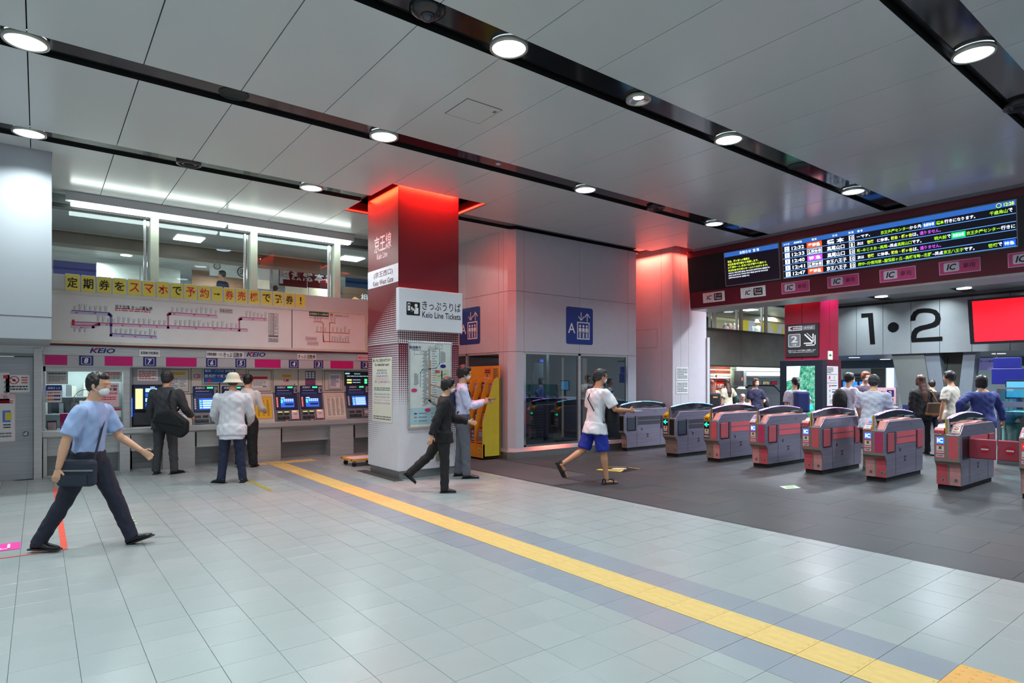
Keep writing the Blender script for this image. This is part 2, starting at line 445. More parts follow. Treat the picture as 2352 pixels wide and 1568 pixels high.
for n_, s in enumerate(STRIPS):
    segs = [(-9, 11.9)]
    if s > 9: segs = [(-9, HOLE1[0]), (HOLE1[2], 11.3)]
    if s > 9: segs = [(-9, HOLE1[0] - .0), (HOLE1[2] + .0, 11.25)]
    for a, b_ in segs:
        st = structure('trim_%d' % (n_ + 1) if a < 0 else 'trim_6')
        MB().box(a, s - .2, CEIL + .035, b_, s + .11, CEIL + .05, CHAN).build('channel_plate', st)
        m_ = MB().box(a, s + .11, CEIL + .10, b_, s + .19, CEIL + .12, SLOT)
        m_.box(a, s + .108, CEIL + .03, b_, s + .112, CEIL + .12, SLOT).box(a, s + .188, CEIL + .001, b_, s + .192, CEIL + .12, SLOT)
        m_.build('channel_slot', st)
    for a in (13.2, 20.6):
        MB().box(a, s - .2, CEIL - .004, a + 4.6, s + .19, CEIL + .0, CHAN).build('far_channel_plate', ce)
# hatch in the ceiling
ht = thing('ceiling_hatch', 'square access hatch with a thin dark outline and small green sticker in the ceiling', 'hatch', (3.637, 5.493, CEIL))
MB().box(0, 0, -.004, .456, .455, -.001, PANEL).build('hatch_lid', ht)
b = MB()
for q in ((-.004, -.004, .46, 0), (-.004, .455, .46, .459), (-.004, 0, 0, .455), (.456, 0, .46, .455)): b.box(q[0], q[1], -.0045, q[2], q[3], -.0008, SLOT)
b.build('hatch_gap', ht)
box('green_sticker', .40, .06, -.0052, .44, .11, -.004, mat('green_sticker', (40, 140, 70)), ht)['label'] = 'small green sticker'

# downlights
LAMP = glow('lamp_white', (232, 244, 255), 9.0)
LAMPB = glow('lamp_reflector_glow', (190, 214, 236), 3.6)
RING = mat('lamp_ring', (176, 178, 166), .3, .5)
def downlight(loc, label, r=.155, small=False):
    t = thing('downlight', label, 'ceiling light', loc, group='round downlights in the dark ceiling channels')
    MB().lathe([(r + .018, .03), (r + .02, -.006), (r, -.008), (r - .004, .0)], (0, 0, 0), RING, 36).build('trim_ring', t, smooth=True)
    if small:
        MB().lathe([(r - .004, 0), (r - .03, .022), (r - .06, .030)], (0, 0, 0), CHROME, 32).build('reflector', t, smooth=True)
        MB().lathe([(0.0001, .029), (r - .058, .029)], (0, 0, 0), LAMP, 24).build('bulb', t)
    else:
        MB().lathe([(r - .004, 0), (r - .030, .014)], (0, 0, 0), LAMP, 36).build('bulb', t, smooth=True)
        b = MB().lathe([(r - .030, .014), (r - .06, .026), (0.0001, .030)], (0, 0, 0), LAMPB, 28)
        b.build('reflector', t, smooth=True)
    return t
names = {(-0.09, 6.99): 'large downlight nearest the top left corner', (-0.09, 9.55): 'downlight above the white wall block on the left', (3.39, 4.44): 'bright downlight in the middle channel beside the dome camera',
         (3.39, 6.99): 'downlight above and left of the red column', (3.39, 9.55): 'downlight nearest the fluorescent tube over the ticket machines', (6.86, 6.99): 'downlight in the channel right of the red column',
         (6.86, 4.44): 'downlight beyond the small spotlight in the middle channel', (10.32, 4.44): 'downlight near the end of the channel above the departure board', (6.86, 1.89): 'large downlight in the channel at the top right',
         (10.32, 6.99): 'downlight near the glowing white pillar and departure board'}
for (x, y), lb in names.items(): downlight((x, y, CEIL + .0), lb)
t = downlight((5.12, 4.405, CEIL), 'small spotlight with chrome cone in the middle ceiling channel', .115, True); t.name = 'spotlight'; del t['group']
def speaker(loc, label, deep):
    t = thing('ceiling_speaker', label, 'speaker', loc, group='round black ceiling fittings')
    if deep:
        MB().lathe([(.155, .03), (.158, -.03), (.135, -.035), (.12, -.01), (.10, -.012), (.09, -.03), (.075, -.03), (.06, .0), (.0001, .0)], (0, 0, 0), BLACK, 28).build('grille', t, smooth=True)
    else:
        MB().lathe([(.15, .03), (.152, .0), (.135, -.004), (.13, .004), (.0001, .004)], (0, 0, 0), mat('speaker_cloth', (46, 48, 48), .8), 28).build('grille', t, smooth=True)
speaker((1.65, 6.99, CEIL + .03), 'flat round black speaker grille in the second ceiling channel', False)
speaker((1.66, 9.52, CEIL + .02), 'round black recessed air nozzle above the ticket machines', True)
speaker((8.58, 6.99, CEIL + .02), 'round black recessed air nozzle near the glowing pillar', True)
speaker((8.57, 4.42, CEIL + .03), 'flat round black speaker grille near the departure board', False)
speaker((8.57, 1.93, CEIL + .02), 'round black recessed air nozzle at the right edge of the ceiling', True)
dc = thing('dome_camera', 'black security dome camera with a clear ball lens at the top of the picture', 'camera', (2.532, 4.419, CEIL + .03))
MB().lathe([(.145, .03), (.15, -.01), (.13, -.03), (.08, -.055), (.06, -.055)], (0, 0, 0), mat('camera_black', (26, 24, 26), .15), 32).build('housing', dc, smooth=True)
MB().ell((0, 0, -.05), (.06, .06, .05), mat('camera_lens', (70, 76, 84), .05, .6), 20, 12).build('lens', dc, smooth=True)
sd = thing('smoke_detector', 'tiny white round detector in the channel right of the red column', 'detector', (5.125, 6.96, CEIL + .03))
MB().lathe([(.035, .01), (.036, -.008), (.025, -.012), (.0001, -.012)], (0, 0, 0), WHITE, 20).build('detector_cap', sd, smooth=True)

# ------------------------------------------------------------------ LEFT WALL: white hanging block, steel door
YW = 12.25
def wx(u, y=YW): return onY(u, HOR, y).x
def wz(u, v, y=YW): return onY(u, v, y).z
wl = structure('wall_left'); WBL = mat('white_block_panel', (168, 173, 178), .4, var=.02, scale=1)
box('upper_panel', -9, 10.15, 2.39, .14, 12.4, CEIL + .03, WBL, wl)
box('lower_panel', -9, 10.155, 2.095, .138, 12.4, 2.385, WBL, wl)
box('steel_fascia', -9, 12.20, 1.98, .045, 12.5, 2.095, STEEL, wl)
box('door_jamb', -.06, 12.18, 0, .045, 12.5, 2.06, STEEL, wl, .004)
MB().box(-9, 12.2, 1.93, .045, 12.22, 1.98, STEELD).build('door_head', wl)
d = structure('door_1')
box('door_leaf', -1.05, 12.24, .01, -.065, 12.3, 1.92, steel('door_steel', (140, 144, 147), .35), d, .003)
b = MB(); b.cyl((-.16, 12.24, .72), (-.16, 12.20, .72), .018, .018, CHROME, 16); b.ell((-.16, 12.18, .72), (.032, .03, .032), CHROME, 16, 10); b.cyl((-.16, 12.24, .72), (-.16, 12.233, .72), .04, .04, CHROME, 18); b.ell((-.16, 12.225, .63), (.014, .01, .014), CHROME)
b.build('door_handle', d, smooth=True)
box('wall_beyond', -9, 12.3, 0, -1.06, 12.5, 1.98, STEELD, wl)
n = thing('door_notice', 'white no-touching notice with a red crossed hand symbol on the steel door', 'notice', (0, 0, 0))
f = Flat((onY(13, 901, 12.235)), RIGHT_X); w = wx(69, 12.235) - wx(13, 12.235); h = .27
f.rect(0, 0, w, h, PAPER, 0)
f.disc(.1, h - .08, .062, REDINK, 1, 20); f.disc(.1, h - .08, .05, PAPER, 2, 20); f.disc(.1, h - .082, .02, INK, 3); f.line([(.062, h - .045), (.138, h - .118)], .01, REDINK, 4)
f.bars(.19, h - .14, w - .03, h - .02, 3, REDINK, 1); f.bars(.03, .03, w - .03, .11, 2, INK, 1)
f.build('sheet', n)
n = thing('ticket_poster', 'white poster with pink header and ticket machine picture on the steel door', 'poster')
f = Flat(onY(-6, 1015, 12.235), RIGHT_X); w = wx(36, 12.235) - wx(-6, 12.235); h = .73
f.rect(0, 0, w, h, PAPER, 0); f.rect(0, h - .07, w, h, PINKP, 1); f.bars(.03, h - .15, w - .03, h - .09, 2, REDINK, 1); f.rect(.06, .30, w - .06, .48, glow('poster_blue', (70, 110, 190), .1), 1)
f.rect(.09, .33, .17, .45, YEL, 2); f.bars(.07, .2, w - .06, .28, 2, INK, 1); f.bars(.03, .06, w - .05, .15, 2, GREYINK, 1); f.frame(0, 0, w, h, .008, PINKP, 2)
f.build('sheet', n)
n = thing('edge_notice', 'narrow white notice with vertical black writing at the left edge of the door', 'notice')
f = Flat(onY(-14, 926, 12.235), RIGHT_X); f.rect(0, 0, .185, .47, PAPER, 0); f.rect(.11, .38, .165, .43, REDINK, 1)
for i, ch in enumerate('券売機の'): f.text(ch, .138, .32 - i * .075, .048, INK, 1, bold=0)
f.build('sheet', n)

# ------------------------------------------------------------------ TICKET WALL
XL, XR = .05, 7.34
wt = structure('wall_back')
MB().box(wx(301, 12.6) + .15, 12.78, 0, XR, 12.95, 2.1, BEIGE).build('backing', wt)
# the upper concourse floor and the structural band under its windows
wt2 = structure('trim_9'); MB().box(XL, 12.51, 2.16, XR, 12.60, 2.98, WHITE2).build('band', wt2)
tc = thing('ticket_counter', 'long brushed steel ledge and panels under the ticket machines', 'counter')
MB().prism([(12.25, .655), (12.25, .735), (12.27, .75), (12.52, .75), (12.52, .62), (12.29, .62)], XL, XR, STEEL, 'x').build('ledge', tc)
MB().box(XL, 12.60, .0, XR, 12.64, .34, STEELD).build('recessed_panel', tc)
for u0, u1, y0 in ((99, 108, 12.28), (275, 299, 12.28), (374, 448, 12.28), (583, 645, 12.30), (759, 812, 12.30), (935, 975, 12.30)):
    MB().box(wx(u0, y0), y0, .0, wx(u1, y0), 12.7, .655, STEEL).build('support_panel', tc, bevel=.003)
for u0, u1 in ((108, 273), (300, 374), (450, 580), (646, 757), (813, 925)):
    MB().box(wx(u0, 12.5), 12.44, .33, wx(u1, 12.5), 12.46, .655, STEEL).build('apron_panel', tc, bevel=.002)
# steel header with names, stripe band
hd = thing('machine_header', 'steel fascia with a magenta white and navy numbered band over the ticket machines', 'sign band')
MB().box(XL, 12.28, 1.965, XR, 12.48, 2.115, STEEL).box(XL, 12.28, 1.78, XR, 12.48, 1.80, STEEL).build('fascia', hd)
MB().box(XL, 12.265, 1.80, XR, 12.48, 1.962, WHITE2).build('band_board', hd)
MB().box(XL, 12.24, 2.118, XR, 12.5, 2.149, MAROOND).build('maroon_trim', hd)
H_ = .158
for u0, u1 in ((103, 154.6), (240.5, 305), (381.6, 452), (585.6, 645), (759.5, 812)):
    f = Flat((wx(u0), 12.264, 1.802), RIGHT_X); f.rect(0, 0, wx(u1) - wx(u0), H_, MAGENTA, 1); f.build('magenta_band', hd)
for u0, u1, t in ((181.6, 214.5, '8'), (329, 359, '7'), (473.5, 500, '6'), (541, 566, '5'), (664, 686.5, '4'), (721.4, 743, '3'), (829, 853, '2')):
    f = Flat((0, 12.264, 1.802), RIGHT_X); a, c = wx(u0), wx(u1); f.rect(a, 0, c, H_, NAVY, 1); mx = (a + c) / 2
    f.rrect(mx - .068, .018, mx + .068, H_ - .018, .012, WPRINT, 2); f.rrect(mx - .061, .025, mx + .061, H_ - .025, .009, NAVY, 3); f.text(t, mx, H_ / 2, .085, WPRINT, 4, bold=.03, shear=.15); f.build('number_plate', hd)
f = Flat((0, 12.279, 1.965), RIGHT_X)
def logo(f, x0, x1, y, h):
    w = x1 - x0; f.text('KEIO', (x0 + x1) / 2, y, h, NAVY, 1, w=w, bold=.03, shear=.25); f.poly([(x0 + w * .10, y + h * .02), (x0 + w * .31, y + h * .5), (x0 + w * .40, y + h * .5), (x0 + w * .2, y - h * .05)], REDINK, 2)
logo(f, wx(206), wx(265), .085, .085); logo(f, wx(567), wx(611), .085, .085)
f.build('lettering', hd)
def small_sign(label, u0, u1, v0, v1, parts, m=PAPER):
    n = thing('header_sign', label, 'sign'); a = onY((u0), v1, 12.262); c = onY(u1, v0, 12.262); w, h = c.x - a.x, c.z - a.z
    box('plate', a.x, 12.263, a.z, c.x, 12.278, c.z, m, n)
    f = Flat(a, RIGHT_X)
    for t, x0, x1, k in parts: f.text(t, w * (x0 + x1) / 2, h * .5, h * k, INK, 1, w=w * (x1 - x0), bold=.02)
    f.build('lettering', n)
small_sign('small white header sign above machine number 7', 320, 367, 804, 818, [('定期券(予約専用)', .06, .94, .55)])
small_sign('wide white header sign above machines 6 and 5', 474, 559.5, 808.5, 821, [('定期券(電車・バス)', .02, .42, .6), ('きっぷ 回数券', .45, .97, .8)])
small_sign('small white header sign above machines 4 and 3', 683, 726, 813, 825, [('きっぷ 回数券', .04, .96, .75)])
small_sign('pinkish header sign above machine number 2', 821, 848, 815.5, 827, [('京王ライナー', .08, .95, .4)], PINKP)

# fare map board
fm = thing('fare_map', 'long white fare map board with plum route lines above the ticket machines', 'map')
A = onY(119, 788, YW); xa, xm, xb, z0, z1 = wx(119), wx(670.5), wx(838), 2.19, 2.955
MB().box(XL + .1, 12.26, 2.155, XR, 12.5, 3.0, CREAM).build('frame', fm)
MB().box(XL + .1, 12.235, 2.15, xb + .06, 12.27, z0 + .005, CREAM).box(XL + .1, 12.235, z1 - .005, xb + .06, 12.27, 3.0, CREAM).box(xb, 12.235, z0, xb + .06, 12.27, z1, CREAM).build('rim', fm)
MB().box(xa, 12.25, z0, xm - .006, 12.26, z1, PAPER).build('left_sheet', fm); MB().box(xm + .006, 12.25, z0, xb, 12.26, z1, PAPER).build('right_sheet', fm)
box('divider', xm - .006, 12.245, z0, xm + .006, 12.26, z1, INK, fm)
f = Flat((0, 12.2495, 0), RIGHT_X, step=.0008)
def MP(u, v): q = onY(u, v, YW); return (q.x, q.z)
def C1(x, y): return MP(x / 2.735, 420 + y / 2.735)
PLUM = mat('line_plum', (176, 32, 96), .5); PLIL = mat('line_lilac', (214, 184, 210), .5); PVIO = mat('line_violet', (66, 50, 130), .5); PVL = mat('line_violet_pale', (186, 178, 214), .5); ORG = mat('line_orange', (206, 110, 70), .5)
def route(pts, m, w, l=2): f.line([C1(*p) for p in pts], w, m, l)
def off(pts, dy): return [(x, y + dy) for x, y in pts]
L1 = [(452, 800), (685, 815), (697, 825), (697, 945), (980, 962)]; L2 = [(452, 872), (620, 878), (1552, 918)]; L3 = [(1056, 897), (1056, 818), (1068, 812), (1360, 832)]; L4 = [(1503, 914), (1503, 848), (1515, 843), (1674, 852)]; L5 = [(452, 892), (585, 895), (620, 880)]
for L, m, p in ((L1, PVIO, PVL), (L2, PLUM, PLIL), (L3, PLUM, PLIL), (L4, PLUM, PLIL), (L5, PLUM, PLIL)):
    route(off(L, 11), p, .040, 1); route(L, m, .013, 2)
def stations(x0, x1, ya, yb, n_, up=True, seed=0):
    r_ = random.Random(seed)
    for i in range(n_):
        t = i / max(n_ - 1, 1); x = x0 + (x1 - x0) * t; y = ya + (yb - ya) * t; L = r_.uniform(22, 40); a, b_ = C1(x, y - 6), C1(x, y - 6 - L)
        k = 5
        for q in range(k):
            z = a[1] + (b_[1] - a[1]) * (q + .15) / k; f.rect(a[0] - .007, z, a[0] + .007, z + abs(b_[1] - a[1]) / k * .55, GREYINK, 3)
        f.line([(a[0] + .012, a[1]), (a[0] + .03, b_[1])], .004, GREYINK, 3)
stations(465, 660, 800, 812, 7, seed=1); stations(612, 1030, 876, 896, 14, seed=2); stations(725, 970, 948, 960, 9, seed=3); stations(1080, 1352, 812, 830, 10, seed=4); stations(1100, 1480, 900, 915, 14, seed=5); stations(1545, 1665, 845, 851, 6, seed=6); stations(465, 530, 940, 943, 3, seed=7)
for x, y in ((480, 815), (597, 817), (512, 908), (612, 890), (670, 890), (770, 894), (880, 898), (985, 903), (1095, 822), (1220, 828), (1310, 832), (1120, 910), (1230, 912), (1345, 915), (1450, 918), (770, 962), (850, 966), (950, 970), (1590, 858), (1660, 860)):
    c = C1(x, y); f.rect(c[0] - .016, c[1] - .008, c[0] + .016, c[1] + .006, REDINK, 4)
c = C1(460, 878); f.rect(c[0] - .018, c[1] - .04, c[0] + .018, c[1] + .05, REDINK, 3)
c0, c1 = C1(722, 770), C1(958, 782); f.text('京王全線 きっぷ運賃表', (c0[0] + c1[0]) / 2, c0[1] - .015, .065, INK, 3, w=c1[0] - c0[0])
c = C1(722, 800); f.bars(c[0], c[1] - .01, c[0] + .52, c[1] + .05, 2, REDINK, 3)
c = C1(1420, 808); f.frame(c[0] - .11, c[1] - .035, c[0] + .11, c[1] + .05, .005, REDINK, 3); f.bars(c[0] - .1, c[1] - .02, c[0] + .1, c[1] + .04, 2, INK, 3)
c0, c1 = C1(1686, 1000), C1(1748, 805); f.rect(c0[0], c0[1] + .1, c1[0], c1[1] - .05, GREYINK, 2)
for i in range(12):
    zt = c1[1] - .06 - i * .035; f.rect(c0[0] + .006, zt - .028, (c0[0] + c1[0]) / 2 - .004, zt, PAPER, 3); f.rect((c0[0] + c1[0]) / 2 + .004, zt - .028, c1[0] - .006, zt, PAPER, 3); f.bars(c0[0] + .02, zt - .024, c1[0] - .02, zt - .006, 1, INK, 4, seed=i)
f.bars(c0[0], c0[1], c1[0], c0[1] + .08, 3, INK, 3)
f.build('map_print', fm)
f = Flat((0, 12.2495, 0), RIGHT_X, step=.0008)
ORGL = [[(1972, 870), (2020, 873), (2030, 885), (2030, 995), (2195, 1002)], [(1985, 935), (2195, 945)], [(2070, 1000), (2070, 880), (2080, 876), (2105, 880)], [(2030, 955), (2035, 1000)]]
for L in ORGL: route(L, ORG, .016, 2)
for a in ((1990, 2040, 935, 938, 3), (2090, 2190, 940, 945, 5), (1978, 2010, 870, 872, 3), (2085, 2185, 998, 1002, 7), (2080, 2100, 876, 880, 2)): stations(*a, seed=9)
c0, c1 = C1(1942, 835), C1(2065, 815); f.rect(c0[0], c0[1], c1[0], c1[1], mat('map_green', (30, 90, 60), .5), 2); f.text('JR線連絡 きっぷ運賃表', (c0[0] + c1[0]) / 2, (c0[1] + c1[1]) / 2, .045, WPRINT, 3, w=(c1[0] - c0[0]) * .94)
c = C1(2082, 830); f.rect(c[0] - .03, c[1] - .02, c[0] + .03, c[1] + .03, ORG, 2); c = C1(2145, 836); f.text('分倍河原のりかえ', c[0], c[1], .045, GREYINK, 2, w=.32)
c = C1(1942, 845); f.bars(c[0], c[1] - .01, c[0] + .4, c[1] + .01, 1, REDINK, 2)
for x, y in ((1950, 978), (1962, 1008)):
    c = C1(x, y); f.frame(c[0] - .1, c[1] - .035, c[0] + .12, c[1] + .035, .004, INK, 3); f.bars(c[0] - .09, c[1] - .02, c[0] + .11, c[1] + .02, 2, REDINK, 3)
f.build('connecting_map_print', fm)
MB().box(wx(841), 12.24, 2.3, wx(850), 12.3, 2.75, DGREY).build('dark_end_panel', fm)

# white ledge with the yellow one-letter sheets
lg = thing('banner_ledge', 'white ledge under the upper windows that carries the yellow letter sheets', 'ledge')
MB().box(XL + .1, 12.28, 3.0, XR, 12.56, 3.27, WHITE).build('ledge_board', lg)
BANNER = '定期券をスマホで予約→券売機で発券!'
ORDS = 'first second third fourth fifth sixth seventh eighth ninth tenth eleventh twelfth thirteenth fourteenth fifteenth sixteenth seventeenth last'.split()
redset = {4, 5, 6, 8, 9, 11, 12, 13}
us = [(410, 500), (510, 598), (610, 700), (708, 793), (803, 885), (895, 975), (985, 1065), (1073, 1150), (1158, 1237), (1245, 1322), (1330, 1398), (1407, 1475), (1483, 1552), (1562, 1630), (1640, 1708), (1715, 1780), (1787, 1850), (1857, 1920)]
for i, (ch, (a, b_)) in enumerate(zip(BANNER, us)):
    xA, xB = wx(a / 2.735, 12.27), wx(b_ / 2.735, 12.27)
    t = thing('letter_sheet', '%s yellow letter sheet from the left, with %s' % (ORDS[i], {'→': 'a black arrow', '!': 'a black exclamation mark'}.get(ch, ('red' if i in redset else 'black') + ' character ' + ch)), 'sign', (xA, 12.27, 3.0), group='yellow letter sheets on the ledge')
    w = xB - xA; dz = rnd.uniform(-.004, .004)
    MB().box(0, 0, .0, w, .004, .285 + dz, PAPER).build('sheet_edge', t)
    f = Flat((0, -.0005, 0), RIGHT_X); f.rect(.006, .018, w - .006, .272 + dz, YEL, 1)
    m = mat('letter_red', (208, 30, 60), .5) if i in redset else INK
    if ch == '→': f.rect(w * .2, .135, w * .62, .15, INK, 2); f.poly([(w * .56, .118), (w * .8, .1425), (w * .56, .167)], INK, 2)
    else: f.text(ch, w / 2, .145, .17 if ch not in 'をでスマホ!' else .15, m, 2, w=None if ch == '!' else w * .74, bold=.016)
    f.build('lettering', t)

# windows of the upper concourse
ZB, ZT = 3.27, 4.39
mull = [(345, 364), (574, 590), (766, 780)]
wn = structure('window_1')
xs = [XL + .12] + [None]
cream_m = mat('mullion_cream', (214, 222, 204), .45)
mx_ = []
for a, b_ in mull:
    x0, x1 = wx(a, 12.35), wx(b_, 12.35); mx_.append((x0, x1))
for x0 in (6.4, 8.1, 9.8, 11.4, 13.0, 14.7, 16.4): mx_.append((x0, x0 + .13))
for u in (1639.5, 1701, 1758): x0 = wx(u, 12.35); mx_.append((x0 - .06, x0 + .07))
mx_.append((24.1, 24.2))
for x0, x1 in mx_:
    MB().box(x0, 12.30, ZB, x1, 12.50 if x0 < 12 else 12.38, ZT, cream_m).build('mullion', wn, bevel=.004)
    MB().box(x0 - .09, 12.40, ZB, x0 - .055, 12.46, ZT - .02, STEEL).box(x0 - .035, 12.42, ZB, x0 - .004, 12.45, ZT - .02, CHROME).build('pane_clamp', wn)
MB().box(XL + .1, 12.34, ZT - .03, 24.2, 12.50, ZT + .03, DGREY).box(XL + .1, 12.30, ZT + .03, 24.2, 12.52, 4.6, mat('header_grey', (120, 130, 128), .25, .4)).build('window_head', wn)
px = XL + .1
for x0, x1 in mx_:
    MB().box(px, 12.43, ZB, x0, 12.438, ZT, GL).build('pane', wn); px = x1
# fluorescent fixture
fx = thing('fluorescent_light', 'long white fluorescent strip light above the upper windows', 'ceiling light')
xa_, xm_, xb_ = wx(150, 12.1), wx(522, 12.1), wx(810, 12.1)
TUBE = glow('tube_white', (240, 255, 248), 9.0)
MB().box(xa_, 12.02, 4.425, xb_, 12.16, 4.565, WHITE2).build('housing', fx)
MB().box(xa_ + .07, 12.02, 4.355, xm_ - .03, 12.16, 4.424, TUBE).build('tube', fx, bevel=.01); MB().box(xm_ + .03, 12.02, 4.355, xb_ - .07, 12.16, 4.424, TUBE).build('tube', fx, bevel=.01)

# ------------------------------------------------------------------ ticket machines
YF = 12.50
GRN = glow('led_green', (60, 255, 130), 2.5); SCRB = glow('screen_blue', (34, 96, 210), .9); SCRL = glow('screen_light', (176, 220, 250), 1.1)
SCRD = glow('screen_dark', (14, 30, 74), .5); YLG = glow('led_yellow_green', (214, 232, 130), 1.5); ORL = glow('led_orange', (255, 120, 60), 1.5); PINKL = glow('led_pink', (255, 120, 110), .9)
NAVYP = mat('machine_navy', (34, 44, 92), .35); MGREY = mat('machine_grey', (120, 124, 130), .35, .3)
TOPZ = 1.78
def slope(z):     # face line of the lower, leaning half of a machine: z .75 -> y 12.36, z 1.30 -> y 12.50
    return 12.36 + max(0, min(1, (z - .75) / .55)) * .14
def bay(name, label, cat, u0, u1, group=None):
    x0, x1 = wx(u0, 12.45), wx(u1, 12.45); t = thing(name, label, cat, (x0, 12.36, .75), group=group); return t, x1 - x0
def local_slope(w, z0, z1, inset=0):  # board on the slope in local coords
    a = slope(z0) - 12.36 - inset; b_ = slope(z1) - 12.36 - inset
    return Vector((0, a, z0 - .75)), Vector((0, b_ - a, z1 - z0))
def machine(label, u0, u1, hot=0, group='ticket vending machines'):
    t, w = bay('ticket_machine', label, 'ticket machine', u0, u1, group)
    MB().box(.004, .142, .56, w - .004, .40, 1.03, BEIGE).build('upper_cabinet', t, bevel=.004)
    MB().prism([(0, 0), (.14, .55), (.40, .55), (.40, 0)], .004, w - .004, MGREY, 'x').build('body', t)
    o, u = local_slope(w, 1.30, 1.32)
    # header module
    MB().box(.03, .11, .50, w - .03, .145, .70, NAVYP).build('header_module', t, bevel=.003)
    f = Flat((0, .108, .50), RIGHT_X); f.text('KEIO', w * .30, .165, .035, WPRINT, 1, w=.16, bold=.03, shear=.25)
    for k in range(3): f.rect(w * .55 + k * .035, .155, w * .55 + k * .035 + .028, .18, GRN, 1)
    f.bars(w * .15, .09, w * .62, .12, 1, WPRINT, 1, fill=.3, seed=3); f.rect(w * .12, .02, w * .72, .07, mat('mach_blue', (56, 84, 150), .4), 1); f.bars(w * .8, .05, w * .92, .18, 5, WPRINT, 1, seed=5)
    f.build('header_print', t)
    # sloped screen
    up = Vector((0, .14, .55)).normalized()
    f = Flat((0, .067, .275) , RIGHT_X, up)
    MB().add([f.P(x, y, l) for x, y, l in ((.03, -.05, 0), (w - .03, -.05, 0), (w - .03, .24, 0), (.03, .24, 0), (.03, -.05, 18), (w - .03, -.05, 18), (w - .03, .24, 18), (.03, .24, 18))],
             [(0, 3, 2, 1), (4, 5, 6, 7), (0, 1, 5, 4), (1, 2, 6, 5), (2, 3, 7, 6), (3, 0, 4, 7)], NAVYP).build('screen_housing', t, bevel=.004)
    f.rect(w * .22, -.025, w * .82, .215, BLACK, 19); f.rect(w * .25, -.01, w * .79, .2, SCRB if hot != 2 else SCRD, 20)
    if hot == 1:
        f.rect(w * .25, .165, w * .79, .2, SCRD, 21); f.rect(w * .27, .172, w * .42, .192, SCRL, 22)
        for i in range(2):
            for j in range(5): f.rect(w * (.38 + j * .08), .11 + i * .03, w * (.44 + j * .08), .13 + i * .03, SCRL, 21)
        f.rect(w * .27, .08, w * .34, .15, GRN, 21); f.rect(w * .42, .03, w * .76, .07, SCRD, 21)
    else:
        for i in range(4): f.rect(w * .38, .01 + i * .042, w * .76, .04 + i * .042, SCRL, 21); f.rect(w * .27, .012 + i * .042, w * .35, .035 + i * .042, GRN if i == 2 else SCRL, 21)
    for i in range(6): f.rect(w * .09, .0 + i * .034, w * .15, .022 + i * .034, (ORL if hot == 1 and i == 5 else WPRINT if hot != 1 else PINKL), 20)
    f.build('screen', t)
    # slots
    f = Flat((0, .0, 0), RIGHT_X, up)
    b = MB()
    def sb(x0, y0, x1, y1, l0, l1, m):
        b.add([f.P(x, y, l) for x, y, l in ((x0, y0, l0), (x1, y0, l0), (x1, y1, l0), (x0, y1, l0), (x0, y0, l1), (x1, y0, l1), (x1, y1, l1), (x0, y1, l1))], [(0, 3, 2, 1), (4, 5, 6, 7), (0, 1, 5, 4), (1, 2, 6, 5), (2, 3, 7, 6), (3, 0, 4, 7)], m)
    sb(.04, .01, w * .62, .2, 0, 14, MGREY); sb(w * .65, .03, w - .03, .21, 0, 26, GREY if hot != 1 else PINKP)
    sb(w * .1, .12, w * .3, .165, 14, 24, DGREY); sb(w * .36, .12, w * .56, .165, 14, 24, DGREY); sb(w * .1, .03, w * .56, .09, 14, 22, BLACK)
    sb(w * .14, .045, w * .30, .075, 22, 30, DGREY); sb(w * .36, .045, w * .52, .075, 22, 30, DGREY)
    b.build('coin_unit', t, bevel=.002)
    f = Flat((0, 0, 0), RIGHT_X, up)
    if hot == 1:
        f.rect(w * .12, .175, w * .29, .187, YLG, 16); f.rect(w * .38, .175, w * .55, .187, YLG, 16); f.rect(w * .68, .185, w * .86, .195, YLG, 28)
    f.rect(w * .13, .138, w * .27, .150, INK, 26); f.rect(w * .39, .13, w * .53, .155, INK, 26); f.rect(w * .7, .1, w * .9, .16, PAPER, 28); f.bars(w * .72, .11, w * .88, .15, 2, NAVY, 29)
    if hot == 1: f.rect(w * .4, .005, w * .5, .012, PINKL, 24)
    f.build('slot_marks', t)
    return t, w
machine('ticket machine under number six beside the man in the white jacket', 440, 505)
machine('ticket machine under number five hidden behind the man in the white jacket', 507, 567)
m4, w4 = machine('ticket machine with lit slots right of the yellow price chart', 629, 686.5, 1)
m3, w3 = machine('ticket machine with lit slots left of the pink tinted fare list', 687, 743, 1)
m2, w2 = machine('ticket machine under a black departure display, half hidden by the column', 793, 852)
m1, w1 = machine('ticket machine behind the red column', 853, 905)
def add_print(t, name, fn, y=.139):
    f = Flat((0, y, 0), RIGHT_X); fn(f); return f.build(name, t)
add_print(m4, 'sticker', lambda f: (f.rect(w4 * .35, .86, w4 * .72, .93, YEL, 1), f.bars(w4 * .37, .87, w4 * .7, .92, 2, REDINK, 2), f.rect(w4 * .42, .78, w4 * .62, .83, MAGENTA, 1), f.rect(w4 * .45, .79, w4 * .5, .82, WPRINT, 2), f.rect(w4 * .82, .71, w4 * .97, .745, PAPER, 1), f.rect(w4 * .83, .715, w4 * .88, .74, mat('brown', (120, 70, 30)), 2)))
add_print(m3, 'sticker', lambda f: (f.rect(w3 * .28, .70, w3 * .7, 1.0, mat('blue_sheet', (70, 86, 130)), 1), f.bars(w3 * .3, .72, w3 * .68, .82, 4, REDINK, 2), [f.rect(w3 * (.3 + .13 * i), .85 + .045 * j, w3 * (.39 + .13 * i), .885 + .045 * j, PAPER, 2) for i in range(3) for j in range(3)], f.rect(w3 * .78, .71, w3 * .97, .745, PAPER, 1)))
